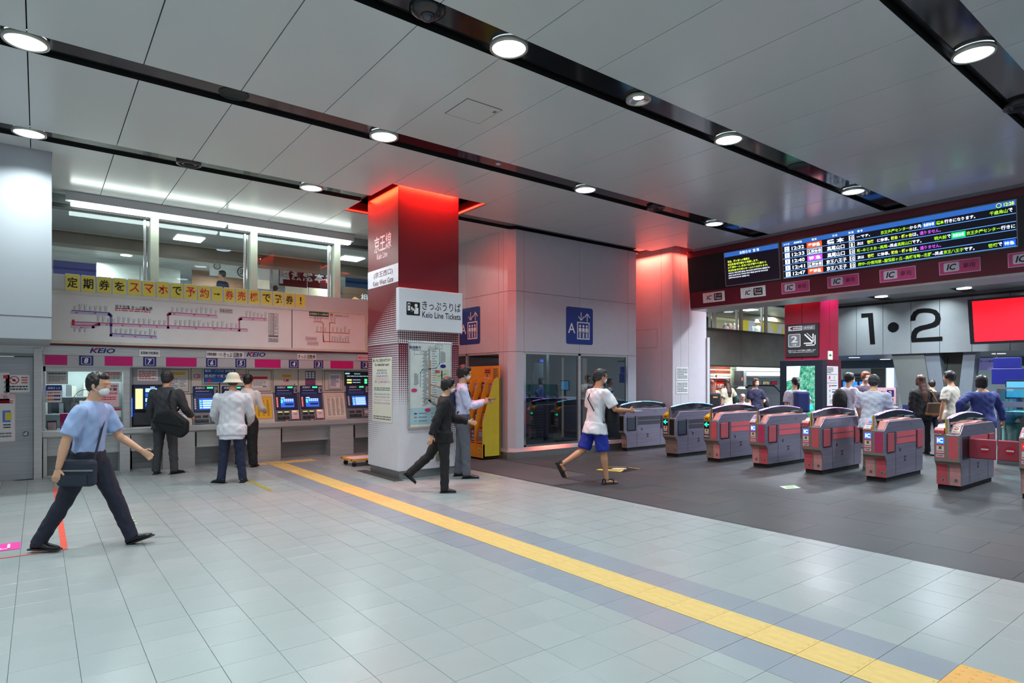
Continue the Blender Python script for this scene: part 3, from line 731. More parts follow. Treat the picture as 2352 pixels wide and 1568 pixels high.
def p2(f):
    f.rect(w2 * .0, .69, w2 * 1.0, .995, BLACK, 1); f.text('KeioLiner', w2 * .5, .95, .025, SCRL, 2); f.rect(w2 * .03, .94, w2 * .2, .965, SCRL, 2); f.bars(w2 * .1, .885, w2 * .95, .91, 1, SCRL, 2)
    for i in range(2): f.rect(w2 * .1, .745 + i * .055, w2 * .28, .775 + i * .055, YLG, 2); f.bars(w2 * .32, .75 + i * .055, w2 * .62, .775 + i * .055, 1, SCRL, 2); f.rect(w2 * .78, .74 + i * .055, w2 * .88, .782 + i * .055, GRN, 2)
add_print(m2, 'departure_display', p2)
# beige panels between machines
def panel_bay(label, u0, u1, chart, cat='information panel'):
    t, w = bay('information_panel', label, cat, u0, u1)
    MB().box(.004, .142, .56, w - .004, .40, 1.03, BEIGE).build('upper_cabinet', t, bevel=.004)
    MB().prism([(0, 0), (.14, .55), (.40, .55), (.40, 0)], .004, w - .004, BEIGE, 'x').build('body', t)
    MB().box(.04, .134, .60, w - .04, .143, 1.0, BEIGE).build('hatch_door', t, bevel=.003)
    f = Flat((0, .1325, 0), RIGHT_X); f.frame(.035, .595, w - .035, 1.005, .008, DGREY, 0); f.build('hatch_outline', t)
    up = Vector((0, .14, .55)).normalized(); f = Flat((0, 0, 0), RIGHT_X, up); return t, w, f
t, w, f = panel_bay('beige panel with yellow sticker and notice right of the man in the dark suit', 374, 440, 0)
f.rect(w * .25, .10, w * .8, .42, PAPER, 3); f.bars(w * .3, .14, w * .75, .4, 7, GREYINK, 4, seed=2); f.rect(w * .35, .12, w * .7, .16, INK, 5); f.build('lower_notice', t)
add_print(t, 'upper_notice', lambda f: (f.rect(w * .35, .90, w * .8, .96, YEL, 1), f.bars(w * .37, .905, w * .78, .95, 2, REDINK, 2), f.rect(w * .2, .66, w * .55, .86, PAPER, 1), f.bars(w * .22, .67, w * .53, .85, 6, GREYINK, 2), f.rect(w * .58, .67, w * .85, .85, PAPER, 1), f.bars(w * .6, .68, w * .83, .84, 6, GREYINK, 2)), .131)
t, w, f = panel_bay('beige panel holding the yellow price chart', 567, 629, 1)
f.rect(w * .12, .06, w * .93, .50, mat('chart_frame', (196, 150, 120)), 3); f.rect(w * .15, .075, w * .9, .49, mat('chart_yellow', (236, 190, 20)), 4); f.bars(w * .18, .46, w * .6, .475, 1, INK, 5)
for k in range(4): f.bars(w * (.2 + .175 * k), .11, w * (.30 + .175 * k), .44, 24, mat('chart_ink', (120, 80, 20)), 5, seed=k)
f.build('price_chart', t)
add_print(t, 'upper_notice', lambda f: (f.rect(w * .22, .66, w * .78, .88, PAPER, 1), f.rect(w * .22, .83, w * .78, .88, REDINK, 2), f.bars(w * .25, .70, w * .74, .81, 5, GREYINK, 2), f.rect(w * .6, .675, w * .75, .69, NAVY, 2)), .131)
t, w, f = panel_bay('beige panel with a silver framed notice and a long pink tinted fare list', 743, 793, 1)
f.rect(w * .1, .05, w * .95, .51, PAPERC, 3); f.bars(w * .15, .48, w * .9, .495, 1, INK, 4)
for k in range(4): f.bars(w * (.16 + .2 * k), .08, w * (.30 + .2 * k), .46, 26, GREYINK, 4, seed=k + 8)
f.build('fare_list', t)
fr = MB().box(w * .25, .115, .62, w * .82, .132, .96, STEEL).build('notice_frame', t, bevel=.008)
add_print(t, 'upper_notice', lambda f: (f.rect(w * .31, .655, w * .76, .925, PAPER, 1), f.bars(w * .34, .68, w * .73, .91, 9, NAVY, 2)), .113)
# blue banner over machines 6/5
bb = thing('blue_banner', 'blue sign with white writing and a red arrow over machines 6 and 5', 'sign')
a = onY(466.5, 879, 12.46); c = onY(542, 846.5, 12.46); w = c.x - a.x; h = c.z - a.z
box('board', a.x, 12.462, a.z, c.x, 12.47, c.z, PAPER, bb)
f = Flat(a, RIGHT_X); f.rect(.01, .01, w - .01, h - .01, mat('banner_blue', (20, 80, 160), .4), 1)
f.text('電車・バスの 定期券', w * .5, h * .83, h * .17, WPRINT, 2, w=w * .9, bold=.015); f.text('券売機で買えます', w * .5, h * .47, h * .24, WPRINT, 2, w=w * .92, bold=.018)
f.poly([(w * .1, h * .15), (w * .18, h * .04), (w * .26, h * .15)], REDINK, 2); f.rect(w * .14, h * .15, w * .22, h * .24, REDINK, 2)
f.build('lettering', bb)
for u0, lb in ((446, 'magenta and white card sticker left of the blue banner'), (549, 'magenta card sticker above the head of the person behind the bucket hat')):
    s_ = thing('card_sticker', lb, 'sticker'); a = onY(u0, 867, 12.495); f = Flat(a, RIGHT_X); f.rect(0, 0, .1, .06, MAGENTA, 1); f.rect(.015, .012, .045, .048, WPRINT, 2); f.bars(.05, .015, .09, .045, 2, WPRINT, 2); f.build('sticker_print', s_)
# machine 7: large touch screen behind the man in the suit
t, w = bay('pass_machine', 'commuter pass machine with a big blue screen under number 7', 'ticket machine', 301, 373)
MB().box(.0, .10, .0, w, .40, 1.03, mat('machine_dark', (56, 58, 68), .4)).box(0.005, .08, .73, w - .005, .10, 1.03, mat('machine_mauve', (160, 158, 164), .4)).build('body', t)
MB().box(.03, .05, .28, w - .05, .10, .72, BLACK).build('screen_housing', t, bevel=.006)
f = Flat((0, .049, 0), RIGHT_X); f.rect(.045, .30, w - .07, .70, SCRD, 1); f.rect(.06, .31, .17, .66, glow('screen_yellow', (230, 240, 150), 1.2), 2)
for i in range(4): f.rect(.21, .60 - i * .085, w - .09, .665 - i * .085, SCRB if i % 2 else SCRL, 2)
f.text('定期券', .32, .685, .025, SCRL, 2); f.build('screen', t)
MB().box(.03, .04, .03, w - .06, .1, .24, DGREY).build('coin_unit', t, bevel=.004)
MB().box(-.012, .03, .18, .012, .06, .50, glow('led_blue', (40, 80, 255), 5)).build('blue_light_bar', t)
add_print(t, 'notice', lambda f: (f.rect(w * .2, .80, w * .85, 1.0, PAPER, 1), f.bars(w * .24, .82, w * .8, .98, 5, REDINK, 2)), .078)
# office counter window number 8
sw = structure('window_2')
x0, x1 = wx(99, 12.4), wx(290, 12.4); xm = wx(283, 12.4)
MB().box(x0 - .01, 12.34, .75, x0 + .03, 12.5, 1.78, STEEL).box(xm, 12.34, .75, xm + .09, 12.5, 1.78, STEEL).box(x0, 12.34, 1.70, xm, 12.5, 1.78, STEEL).box(xm + .09, 12.36, .75, wx(301, 12.45), 12.6, 1.78, STEELD).build('steel_frame', sw)
MB().box(x0, 12.42, .75, xm, 12.428, 1.70, glass('counter_glass', (.88, .92, .92), .04)).build('pane', sw)
ofc = structure('wall_office')
MB().box(x0 - .4, 13.9, 0, xm + .6, 14.0, 2.1, mat('office_wall', (206, 216, 216), .6)).box(x0 - .1, 12.6, .0, x0 - .05, 14, 2.1, WHITE2).box(xm + .1, 12.6, 0, xm + .15, 14, 2.1, WHITE2).box(x0 - .1, 12.8, 2.0, xm + .1, 14, 2.05, WHITE2).box(x0 - .1, 12.8, .5, xm + .1, 14, .7, WHITE2).build('office_shell', ofc)
MB().box(x0 + .1, 13.0, 1.97, xm - .1, 13.3, 1.99, glow('office_tube', (220, 250, 250), 5)).build('office_lamp', ofc)
area('office_light', ((x0 + xm) / 2, 13.1, 1.93), .9, 14, (.86, 1, 1))
sh = thing('office_shelf', 'office shelf with binders and papers behind the counter window', 'shelf', (x0, 13.3, .7))
b = MB().box(.0, .2, .55, xm - x0, .58, .57, WHITE2).box(.0, .2, .25, xm - x0, .58, .27, WHITE2); b.build('shelf_board', sh)
r_ = random.Random(3)
for zz in (.27, .57):
    b = MB(); x = .03
    while x < xm - x0 - .08:
        w_ = r_.uniform(.03, .07); b.box(x, .22, zz, x + w_, .5, zz + r_.uniform(.16, .24), r_.choice([PAPERC, GREY, WHITE2, BLUE, DGREY])); x += w_ + .006 + (r_.random() < .2) * .1
    b.build('binders', sh, 'stuff')
bt = thing('leaflet_box', 'magenta leaflet box behind the counter window', 'box', (x0 + .22, 12.5, .75)); MB().box(0, 0, 0, .16, .12, .26, MAGENTA).build('box_body', bt, bevel=.01); MB().box(.02, -.003, .02, .14, -.001, .06, WPRINT).build('box_label', bt)
bc = thing('leaflet_stack', 'small stack of leaflets at the left end of the counter window', 'leaflets', (x0 + .05, 12.5, .75)); MB().box(0, 0, 0, .13, .1, .15, DGREY).box(.01, -.01, .0, .12, 0, .12, PINKP).build('leaflets', bc)
def wnotice(label, u0, u1, v0, v1, fn, m=PAPER):
    n = thing('window_notice', label, 'notice'); a = onY(u0, v1, 12.415); c = onY(u1, v0, 12.415); f = Flat(a, RIGHT_X); f.rect(0, 0, c.x - a.x, c.z - a.z, m, 0); fn(f, c.x - a.x, c.z - a.z); f.build('sheet', n)
wnotice('grey paper notice in the top left corner of the counter window', 106, 156, 853, 882, lambda f, w, h: (f.bars(.03, h * .75, w - .03, h * .92, 1, INK, 1), f.bars(.03, .04, w - .03, h * .65, 4, GREYINK, 1)), mat('grey_paper', (190, 192, 188)))
wnotice('sheet with blue header and small figures in the counter window', 106, 142, 884, 924, lambda f, w, h: (f.rect(0, h * .68, w, h, BLUE, 1), f.text('乗継きっぷ', w / 2, h * .83, h * .12, WPRINT, 2, w=w * .8), f.bars(.02, h * .5, w - .02, h * .62, 1, REDINK, 1), [f.disc(w * (.14 + .14 * i), h * (.38 - .22 * j), .016, (ORG if i < 3 else NAVY), 1, 8) for i in range(6) for j in range(2)]))
wnotice('white notice in the top right corner of the counter window', 235, 280, 852, 876, lambda f, w, h: (f.bars(.03, h * .55, w - .03, h * .9, 2, REDINK, 1), f.bars(.03, .04, w - .03, h * .5, 2, INK, 1)), mat('grey_paper'.replace('grey', 'pale'), (206, 208, 204)))
wnotice('large opening hours notice reading 23:00 on the counter window', 225, 273, 880, 935, lambda f, w, h: (f.text('自動券売機定期券', w / 2, h * .88, h * .09, INK, 1, w=w * .88), f.text('発売時間', w / 2, h * .74, h * .12, INK, 1, w=w * .8, bold=.03), f.text('始発~23:00', w / 2, h * .58, h * .11, REDINK, 1, w=w * .85, bold=.03), f.bars(.04, h * .28, w - .04, h * .46, 2, REDINK, 1), f.line([(w * .3, h * .1), (w * .5, h * .1), (w * .5, h * .2)], .006, GREYINK, 1)), PINKP)
wnotice('card notice with a red top edge low on the counter window', 243.5, 278, 938, 958, lambda f, w, h: (f.rect(0, h * .78, w, h, REDINK, 1), f.bars(.02, h * .1, w * .55, h * .68, 4, GREYINK, 1)))
wnotice('small white square notice with a pink arrow on the counter window', 227, 242, 947, 967, lambda f, w, h: (f.poly([(w * .2, h * .45), (w * .5, h * .15), (w * .8, h * .45)], PINKP, 1), f.rect(w * .38, h * .45, w * .62, h * .8, PINKP, 1)))
sp = thing('speak_ring', 'thin round speaking ring on the counter window behind the walking man', 'ring'); 
q = onY(198, 918, 12.41); MB().lathe([(.165, 0), (.175, .004), (.165, .008)], (0, 0, 0), CHROME, 30).build('ring', sp, smooth=True); sp.location = q; sp.rotation_euler = (R(90), 0, 0)

# ------------------------------------------------------------------ RED COLUMN
CX0, CX1, CY0, CY1 = 4.45, 5.565, 8.673, 9.79
col = thing('station_column', 'square column, glowing red above and dotted white below, with line names', 'column', ((CX0 + CX1) / 2, (CY0 + CY1) / 2, 0))
def L(x, y, z): return (x - (CX0 + CX1) / 2, y - (CY0 + CY1) / 2, z)
def cbox(b, x0, y0, z0, x1, y1, z1, m): a = L(x0, y0, z0); c = L(x1, y1, z1); return b.box(*a, *c, m)
cbox(MB(), CX0 + .03, CY0 + .03, 0, CX1 - .03, CY1 - .03, .14, STEELD).build('plinth', col)
ZM = 2.13
CW = mat('column_white', (214, 214, 220), .3, var=.02)
for k in range(1):
    cbox(MB(), CX0, CY0, .13, CX1, CY1, ZM, CW).build('lower_shaft', col, bevel=.006)
    cbox(MB(), CX0, CY0, ZM, CX1, CY1, 4.72, MAROON).build('upper_shaft', col, bevel=.006)
DOTR = mat('dot_maroon', (112, 20, 46), .4, var=0)
dots = MB(); 
def dotface(f, W_, side):
    p = .0345; nx = int(W_ / p); nz = int(2.9 / p)
    def dot(x, z, r, m):
        f.poly([(x + r * math.cos(math.pi / 4 * i + .39), z + r * math.sin(math.pi / 4 * i + .39)) for i in range(8)], m, 1)
    for j in range(nz):
        z = .22 + j * p
        for i in range(nx):
            x = (i + .5) * W_ / nx; s = x / W_
            if side == 'L':
                if z > ZM:
                    top = 3.05 - (1 - s) * .75; t = (top - z) / (top - ZM + .25) if z < top else 0
                    r = p * .56 * math.sqrt(max(t, 0)) * .95
                    if r > .003: dot(x, z, r, CW)
                else:
                    lo = .25 + s * .9; t = (z - lo) / (ZM + .1 - lo)
                    r = p * .58 * math.sqrt(max(0, t)) * (.80 + .25 * (1 - s)) * .92
                    if r > .003: dot(x, z, r, DOTR)
            else:
                if z > ZM:
                    if z > 2.95 - s * .5 and s > .25: continue
                    if z > 3.0: continue
                    t = (3.05 - z) / 1.2; r = p * .5 * math.sqrt(max(t, 0)) * (1.1 - .5 * s)
                    if r > .003: dot(x, z, r, CW)
                else:
                    lo = 1.15 - max(0, s - .25) * 1.35; t = (z - lo) / (ZM - lo)
                    r = p * .60 * math.sqrt(max(0, t))
                    if r > .003: dot(x, z, r, DOTR)
f = Flat(L(CX0 - .001, CY1, 0), RIGHT_Y, step=.0004); dotface(f, CY1 - CY0, 'L'); f.b.build('dot_pattern', col, 'stuff')
f = Flat(L(CX0, CY0 - .001, 0), RIGHT_X, step=.0004); dotface(f, CX1 - CX0, 'R'); f.b.build('dot_pattern', col, 'stuff')
# writing on the left face
def CF(u, v): q = onX(u, v, CX0); return (CY1 - q.y, q.z)
f = Flat(L(CX0 - .001, CY1, 0), RIGHT_Y, step=.0008)
PW = mat('print_pink_white', (236, 208, 212), .5)
a = CF(860, 562); c = CF(899, 555); f.text('京王線', (a[0] + c[0]) / 2, (a[1] + c[1]) / 2 + .01, .27, PW, 2, w=c[0] - a[0], bold=.012)
a = CF(866, 590); c = CF(890, 582); f.text('Keio Line', (a[0] + c[0]) / 2, (a[1] + c[1]) / 2, .10, PW, 2, w=c[0] - a[0], bold=.015)
a = CF(845.5, 665); c = CF(916, 604); wd = CY1 - CY0
zt, zb = CF(845.5, 626)[1], CF(845.5, 665)[1]
f.rect(0, zb, wd, zt, mat('strip_white', (222, 222, 230), .4), 1)
f.text('(京王西口)', wd * .52, zb + (zt - zb) * .66, (zt - zb) * .38, MAROOND, 2, w=wd * .62); f.text('Keio West Gate', wd * .52, zb + (zt - zb) * .22, (zt - zb) * .30, MAROOND, 2, w=wd * .66, bold=.015)
f.build('lettering', col)
nt_ = thing('wheelchair_notice', 'tall cream notice for wheelchair users taped to the left face of the red column', 'notice')
a = onX(855, 967, CX0 - .006); c = onX(900, 822, CX0 - .006); w = a.y - c.y; z0 = 1.55 - (966 - 874) / FPX * onX(855, 967, CX0).dot(FW); z1 = 1.55 + (874 - 822) / FPX * onX(855, 822, CX0).dot(FW)
f = Flat((CX0 - .004, a.y, z0), RIGHT_Y); h = z1 - z0; f.rect(0, 0, w, h, PAPERC, 0)
f.text('車いすをご利用のお客さまへ', w / 2, h * .955, .055, INK, 1, w=w * .92); f.text('For wheelchair users', w / 2, h * .89, .05, INK, 1, w=w * .72)
LB = mat('light_blue_ink', (120, 160, 210), .5); LV = mat('violet_ink', (190, 150, 200), .5)
for i, (t_, m) in enumerate((('次の改札口は', GREYINK), ('JR線 南改札', LB), ('小田急線 南口改札', LV), ('京王線 百貨店口', PINKP), ('京王新線口', LV))): f.text(t_, w / 2, h * (.80 - i * .045), .036, m, 1, w=w * (.5 + .07 * i))
f.bars(w * .1, h * .48, w * .9, h * .54, 2, GREYINK, 1)
for i, (t_, m) in enumerate((('JR Lines/South Gate', LB), ('Odakyu Line/South Gate', LV), ('Keio Line/Dept. store Gate', PINKP), ('Keio New Line Gate', LV))): f.text(t_, w / 2, h * (.43 - i * .045), .034, m, 1, w=w * .8)
f.bars(w * .06, h * .03, w * .94, h * .1, 2, GREYINK, 1); f.build('sheet', nt_)
# route map board on the right face
def RF(u, v): q = onY(u, v, CY0); return (q.x, q.z)
rm = thing('route_map_board', 'framed railway route map board on the right face of the red column', 'map', (0, 0, 0))
x0, zt = RF(936, 784); x1 = RF(1036, 784)[0]; zb = RF(936, 985)[1]; zt = RF(936, 783)[1]
MB().box(x0, CY0 - .035, zb, x1, CY0, zt, STEEL).build('frame', rm, bevel=.006)
f = Flat((x0, CY0 - .036, zb), RIGHT_X); w, h = x1 - x0, zt - zb
MAPW = mat('map_sheet', (206, 214, 210), .2, coat=.6); f.rect(.03, .03, w - .03, h - .03, MAPW, 0); f.rect(.03, .07, w - .03, .33, mat('map_legend', (160, 196, 208), .3), 1); f.rect(.03, .03, w - .03, .06, PAPERC, 1)
TEAL = mat('line_teal', (130, 170, 176), .5); GL1 = mat('line_grey', (150, 150, 146), .5); OR2 = mat('line_brown', (190, 140, 110), .5)
f.text('路線案内', w * .14, h * .93, .05, NAVY, 2); f.bars(w * .07, h * .895, w * .22, h * .91, 1, GREYINK, 2)
f.line([(w * .46, h * .90), (w * .46, h * .32), (w * .62, h * .26)], .03, GL1, 2); f.line([(w * .49, h * .78), (w * .49, h * .3)], .018, OR2, 2)
f.line([(w * .7, h * .92), (w * .7, h * .75), (w * .62, h * .70), (w * .3, h * .67), (w * .26, h * .64), (w * .26, h * .48)], .016, TEAL, 2)
f.line([(w * .5, h * .5), (w * .8, h * .46)], .02, OR2, 2); f.line([(w * .5, h * .38), (w * .78, h * .33)], .02, OR2, 2)
for i in range(7): f.line([(w * (.43 + i * .025), h * .9), (w * (.46 + i * .04), h * .95)], .005, GREYINK, 2)
for i in range(46): y = h * (.26 + .64 * i / 46); f.bars(w * (.3 + .02 * (i % 3)), y, w * .44, y + .010, 1, GREYINK, 3, seed=i, fill=.8); (i % 2 and f.bars(w * .52, y, w * .64, y + .010, 1, GREYINK, 3, seed=i + 60, fill=.8))
for i in range(10): f.bars(w * .72, h * (.76 + .014 * i), w * .84, h * (.76 + .014 * i) + .010, 1, GREYINK, 3, seed=i, fill=.8); f.bars(w * .12, h * (.50 + .014 * i), w * .22, h * (.50 + .014 * i) + .010, 1, GREYINK, 3, seed=i, fill=.8)
f.rect(w * .57, h * .55, w * .92, h * .68, mat('map_inset', (190, 198, 168), .4), 2); f.rect(w * .6, h * .64, w * .7, h * .67, CORALM, 3); f.line([(w * .75, h * .66), (w * .75, h * .57)], .02, INK, 3); f.line([(w * .66, h * .6), (w * .85, h * .63)], .01, GREYINK, 3)
for x, y, m in ((.78, .72, NAVY), (.12, .44, CORALM), (.42, .21, CORALM)): f.poly([(w * x + .055 * math.cos(i * .524), h * y + .03 * math.sin(i * .524)) for i in range(12)], m, 4)
for i, (x, y) in enumerate(((.35, .31 - .02), (.12, .85), (.6, .92))): f.frame(w * x, h * y, w * x + .13, h * y + .07, .004, GREYINK, 3)
for i in range(3): f.rect(w * .12, .11 + i * .06, w * .18, .13 + i * .06, (TEAL, ORG, MAROON)[i], 3); f.bars(w * .22, .11 + i * .06, w * .4, .135 + i * .06, 1, GREYINK, 3); f.rect(w * .5, .11 + i * .06, w * .56, .13 + i * .06, (BLUE, GL1, TEAL)[i], 3); f.bars(w * .6, .11 + i * .06, w * .8, .135 + i * .06, 1, GREYINK, 3)
f.build('map_print', rm)
# projecting ticket sign
ts = thing('ticket_sign', 'big white sign reading Keio Line Tickets with a ticket machine symbol on the red column', 'sign')
ys = CY0 - .10; q0 = onY(916.5, 762, ys); q1 = onY(1062, 762, ys); zt = onY(916.5, 659, ys).z; zb = onY(916.5, 757, ys).z
MB().box(q0.x, ys, zb, q1.x, CY0, zt, mat('sign_white', (222, 224, 230), .35, var=.01)).build('sign_box', ts, bevel=.004)
f = Flat((q0.x, ys, zb), RIGHT_X); w, h = q1.x - q0.x, zt - zb
f.rrect(w * .11, h * .36, w * .315, h * .68, .015, INK, 1)
f.rect(w * .128, h * .47, w * .165, h * .65, WPRINT, 2); f.rect(w * .135, h * .58, w * .158, h * .63, INK, 3); f.rect(w * .135, h * .52, w * .158, h * .535, INK, 3)
f.disc(w * .255, h * .60, w * .024, WPRINT, 2); f.rrect(w * .225, h * .40, w * .29, h * .55, .012, WPRINT, 2); f.line([(w * .23, h * .52), (w * .19, h * .47), (w * .19, h * .54)], w * .022, WPRINT, 2)
f.text('きっぷうりば', w * .66, h * .625, h * .22, INK, 1, w=w * .62, bold=.006); f.text('Keio Line Tickets', w * .66, h * .40, h * .15, INK, 1, w=w * .62, bold=.012); f.build('lettering', ts)
ob = thing('outlet_cover', 'small grey brass outlet cover low on the red column', 'cover'); q = onY(1001, 1058, CY0 - .01); MB().box(q.x, CY0 - .03, q.z, q.x + .12, CY0, q.z + .13, mat('outlet', (140, 140, 120), .4, .4)).build('cover_plate', ob, bevel=.005)
# dark mat at the foot
dm = thing('floor_mat', 'thin dark rubber mat edge along the left foot of the red column', 'mat'); MB().box(CX0 - .12, CY0 - .1, .0005, CX0 + .04, CY1 + .2, .006, mat('mat_dark', (54, 52, 50), .7)).build('mat_sheet', dm)
# flat trolley behind the column
tr = thing('platform_trolley', 'low yellow edged flat trolley on black castors behind the red column', 'trolley', (4.45, 10.45, 0))
MB().box(0, 0, .115, .55, .5, .135, PINKP).build('deck', tr); MB().box(-.01, -.01, .105, .56, .03, .14, RACKO).box(-.01, .47, .105, .56, .51, .14, RACKO).box(-.01, 0, .105, .03, .5, .14, RACKO).build('edge', tr)
for x, y in ((.06, .06), (.5, .06), (.06, .44), (.5, .44)): MB().cyl((x, y - .015, .04), (x, y + .015, .04), .04, .04, RUBBER, 14).box(x - .02, y - .03, .06, x + .02, y + .03, .108, STEELD).build('castor', tr)

# red coves around both columns
REDG = glow('cove_red', (255, 46, 30), 4.0); COVE = mat('cove_red_paint', (120, 20, 20), .5)
def cove(hole, n_, face, glowcol, pw, name_):
    x0, y0, x1, y1 = hole; st = structure(name_); z = CEIL
    b = MB(); t = .02
    b.box(x0 - t, y0 - t, z + .03, x1 + t, y0, z + .2, COVE).box(x0 - t, y1, z + .0, x1 + t, y1 + t, z + .2, COVE).box(x0 - t, y0, z + .03, x0, y1, z + .2, COVE).box(x1, y0, z + .0, x1 + t, y1, z + .2, COVE).box(x0, y0, z + .18, x1, y1, z + .2, COVE)
    b.build('cove_box', st)
    b = MB(); b.box(x0, y1 - .03, z + .005, x1, y1 - .005, z + .028, REDG).box(x1 - .03, y0, z + .005, x1 - .005, y1, z + .028, REDG).box(x0 + .005, y0, z + .06, x0 + .03, y1, z + .08, REDG).box(x0, y0 + .005, z + .06, x1, y0 + .03, z + .08, REDG); b.build('cove_tube', st)
cove(HOLE1, 0, None, None, 0, 'trim_7'); cove((11.321, 8.65, 13.4, 10.6), 0, None, None, 0, 'trim_8')
RC = (1.0, .10, .03)
area('red_cove_back', (5.0, 10.15, 4.60), 1.4, 20, RC, rot=(R(-8), 0, 0), shape='RECTANGLE', size_y=.3, spread=170)
area('red_cove_left', (4.36, 9.23, 4.60), .12, 34, RC, rot=(0, R(-10), 0), shape='RECTANGLE', size_y=1.1, spread=150)
area('red_cove_front', (5.0, 8.626, 4.64), 1.1, 170, RC, rot=(R(6), 0, 0), shape='RECTANGLE', size_y=.07, spread=170)
area('red_cove_right', (5.85, 9.3, 4.58), .3, 42, (1, .10, .06), rot=(0, R(-20), 0), shape='RECTANGLE', size_y=1.0, spread=160)
area('red_cove_pillar_left', (11.6, 9.7, 4.57), .14, 26, (1, .13, .08), rot=(0, R(-14), 0), shape='RECTANGLE', size_y=1.0, spread=150)
area('red_cove_pillar_front', (12.4, 8.9, 4.57), 1.1, 20, (1, .13, .08), rot=(R(14), 0, 0), shape='RECTANGLE', size_y=.1, spread=150)

# ------------------------------------------------------------------ LIFT SHAFT (booth A)
BX0, BX1, BYF, BYB = 7.42, 11.12, 9.64, 12.4
bo = thing('lift_shaft', 'white panelled lift shaft enclosure with glazed lower walls behind the yellow leaflet rack', 'lift')
WP = mat('lift_panel', (196, 197, 206), .28, var=.02)
ch = .10
def chs(z0, z1, m, name, inset=0):
    i = inset
    MB().prism([(BX0 + i, BYF + .12 + i), (BX0 + .12 + i, BYF + i), (7.74, BYF + i), (7.74, 9.9), (BX0 + i, 9.9)], z0, z1, m, 'z').build(name, bo, bevel=.002)
g_ = .006
for z0, z1 in ((.14, 2.13), (2.13 + g_, 3.34), (3.34 + g_, 4.57)):
    chs(z0, z1, WP, 'corner_panel')
for a, c in ((7.74, 9.284), (9.284, 10.831), (10.831, 11.12)):
    for z0, z1 in ((2.13, 3.34), (3.34, 4.57)): box('wall_panel', a + g_, BYF, z0 + g_, c, BYF + .08, z1, WP, bo, .002)
box('wall_panel', 10.831 + g_, BYF, .14, 11.12, BYF + .08, 2.13, WP, bo, .002)
yj = [9.9, onX(1079, 700, BX0).y, 11.9, 12.4]
yj = [9.9, 10.2 if False else 9.9, 11.25, 12.4]
for a, c in ((9.9 + g_, 10.06), (10.06 + g_, 11.25), (11.25 + g_, 12.4)):
    for z0, z1 in ((2.13, 3.34), (3.34, 4.57)): box('wall_panel', BX0, a, z0 + g_, BX0 + .08, c, z1, WP, bo, .002)
box('wall_panel', BX0, 9.9 + g_, .14, BX0 + .08, 10.06, 2.13, WP, bo, .002)
MB().box(BX1 - .08, BYF + .08, .14, BX1, BYB, CEIL, WP).box(BX0 + .08, BYB - .05, .14, BX1 - .08, BYB, CEIL, DGREY).build('rear_walls', bo)
MB().box(BX0 + .06, BYF + .06, 2.2, BX1 - .06, BYB, 2.25, DGREY).build('shaft_soffit', bo)
# plinth with sloped steel cap
MB().prism([(BX0 - .06, BYF + .06), (BX0 + .06, BYF - .06), (BX1 + .02, BYF - .06), (BX1 + .02, BYF + .1), (BX0 + .1, BYF + .1), (BX0 + .1, BYB), (BX0 - .06, BYB)], 0, .13, STEELD, 'z').build('plinth', bo)
v = [(BX0 - .06, BYF + .06, .13), (BX0 + .06, BYF - .06, .13), (BX1 + .02, BYF - .06, .13), (BX1 + .02, BYF + .02, .215), (BX0 + .13, BYF + .02, .215), (BX0 + .02, BYF + .13, .215), (BX0 + .02, BYB, .215), (BX0 - .06, BYB, .13)]
MB().add(v, [(0, 1, 4, 5), (1, 2, 3, 4), (7, 0, 5, 6)], steel('cap_steel', (176, 178, 180), .14)).build('plinth_cap', bo)
for a, c in ((7.80, 9.25), (9.32, 10.78)):
    box('pane', a, BYF + .03, .25, c, BYF + .036, 2.09, GLD, bo)
MB().box(7.745, BYF + .01, .215, 7.80, BYF + .06, 2.13, CHROME).box(9.25, BYF + .0, .215, 9.32, BYF + .06, 2.13, STEEL).box(10.78, BYF + .01, .215, 10.83, BYF + .06, 2.13, CHROME).box(7.745, BYF + .0, 2.09, 10.83, BYF + .06, 2.13, STEEL).box(7.745, BYF + .01, .215, 10.83, BYF + .06, .25, STEELD).build('pane_frame', bo)
box('pane', BX0 + .03, 10.1, .25, BX0 + .036, 12.35, 2.09, GLD, bo)
MB().box(BX0, 11.22, .215, BX0 + .05, 11.28, 2.13, STEEL).box(BX0, 10.06, 2.09, BX0 + .05, 12.4, 2.13, STEEL).build('side_frame', bo)
# lift machinery behind the glass
lm = thing('lift_guide_frame', 'grey steel lift guide rails and ribbed counterweight behind the shaft glass', 'lift machinery')
SG = mat('machinery_grey', (120, 132, 132), .5, .2)
b = MB().box(8.35, 10.3, .2, 8.47, 10.4, 2.2, SG).box(8.95, 10.35, .2, 9.02, 10.45, 2.2, SG).box(8.1, 10.2, .2, 8.3, 10.3, .5, SG).box(8.6, 10.3, 1.02, 9.2, 10.36, 1.08, SG); b.build('guide_rail', lm)
for k in range(13): MB().box(8.75, 10.6, .25 + k * .06, 9.2, 10.9, .295 + k * .06, SG).build('weight_plate', lm)
b = MB().box(8.8, 10.6, 1.15, 9.25, 10.66, 1.95, mat('machinery_pale', (150, 162, 170), .35, .4)); b.build('cover_plate', lm)
MB().box(7.82, 11.2, 1.62, 8.5, 11.24, 1.66, glow('lift_tube', (226, 255, 230), 2.5)).build('lift_lamp', lm)
MB().box(9.0, 10.62, 1.97, 9.22, 10.63, 2.03, glow('lift_display', (30, 90, 210), 1.6)).build('blue_display', lm)
cb_ = thing('lift_car', 'beige lift car interior with control panel seen through the right shaft window', 'lift car')
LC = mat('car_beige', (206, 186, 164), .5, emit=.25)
MB().box(10.0, 10.9, .2, 10.75, 11.0, 2.1, LC).box(9.98, 10.3, .2, 10.02, 10.9, 2.1, STEEL).build('car_wall', cb_)
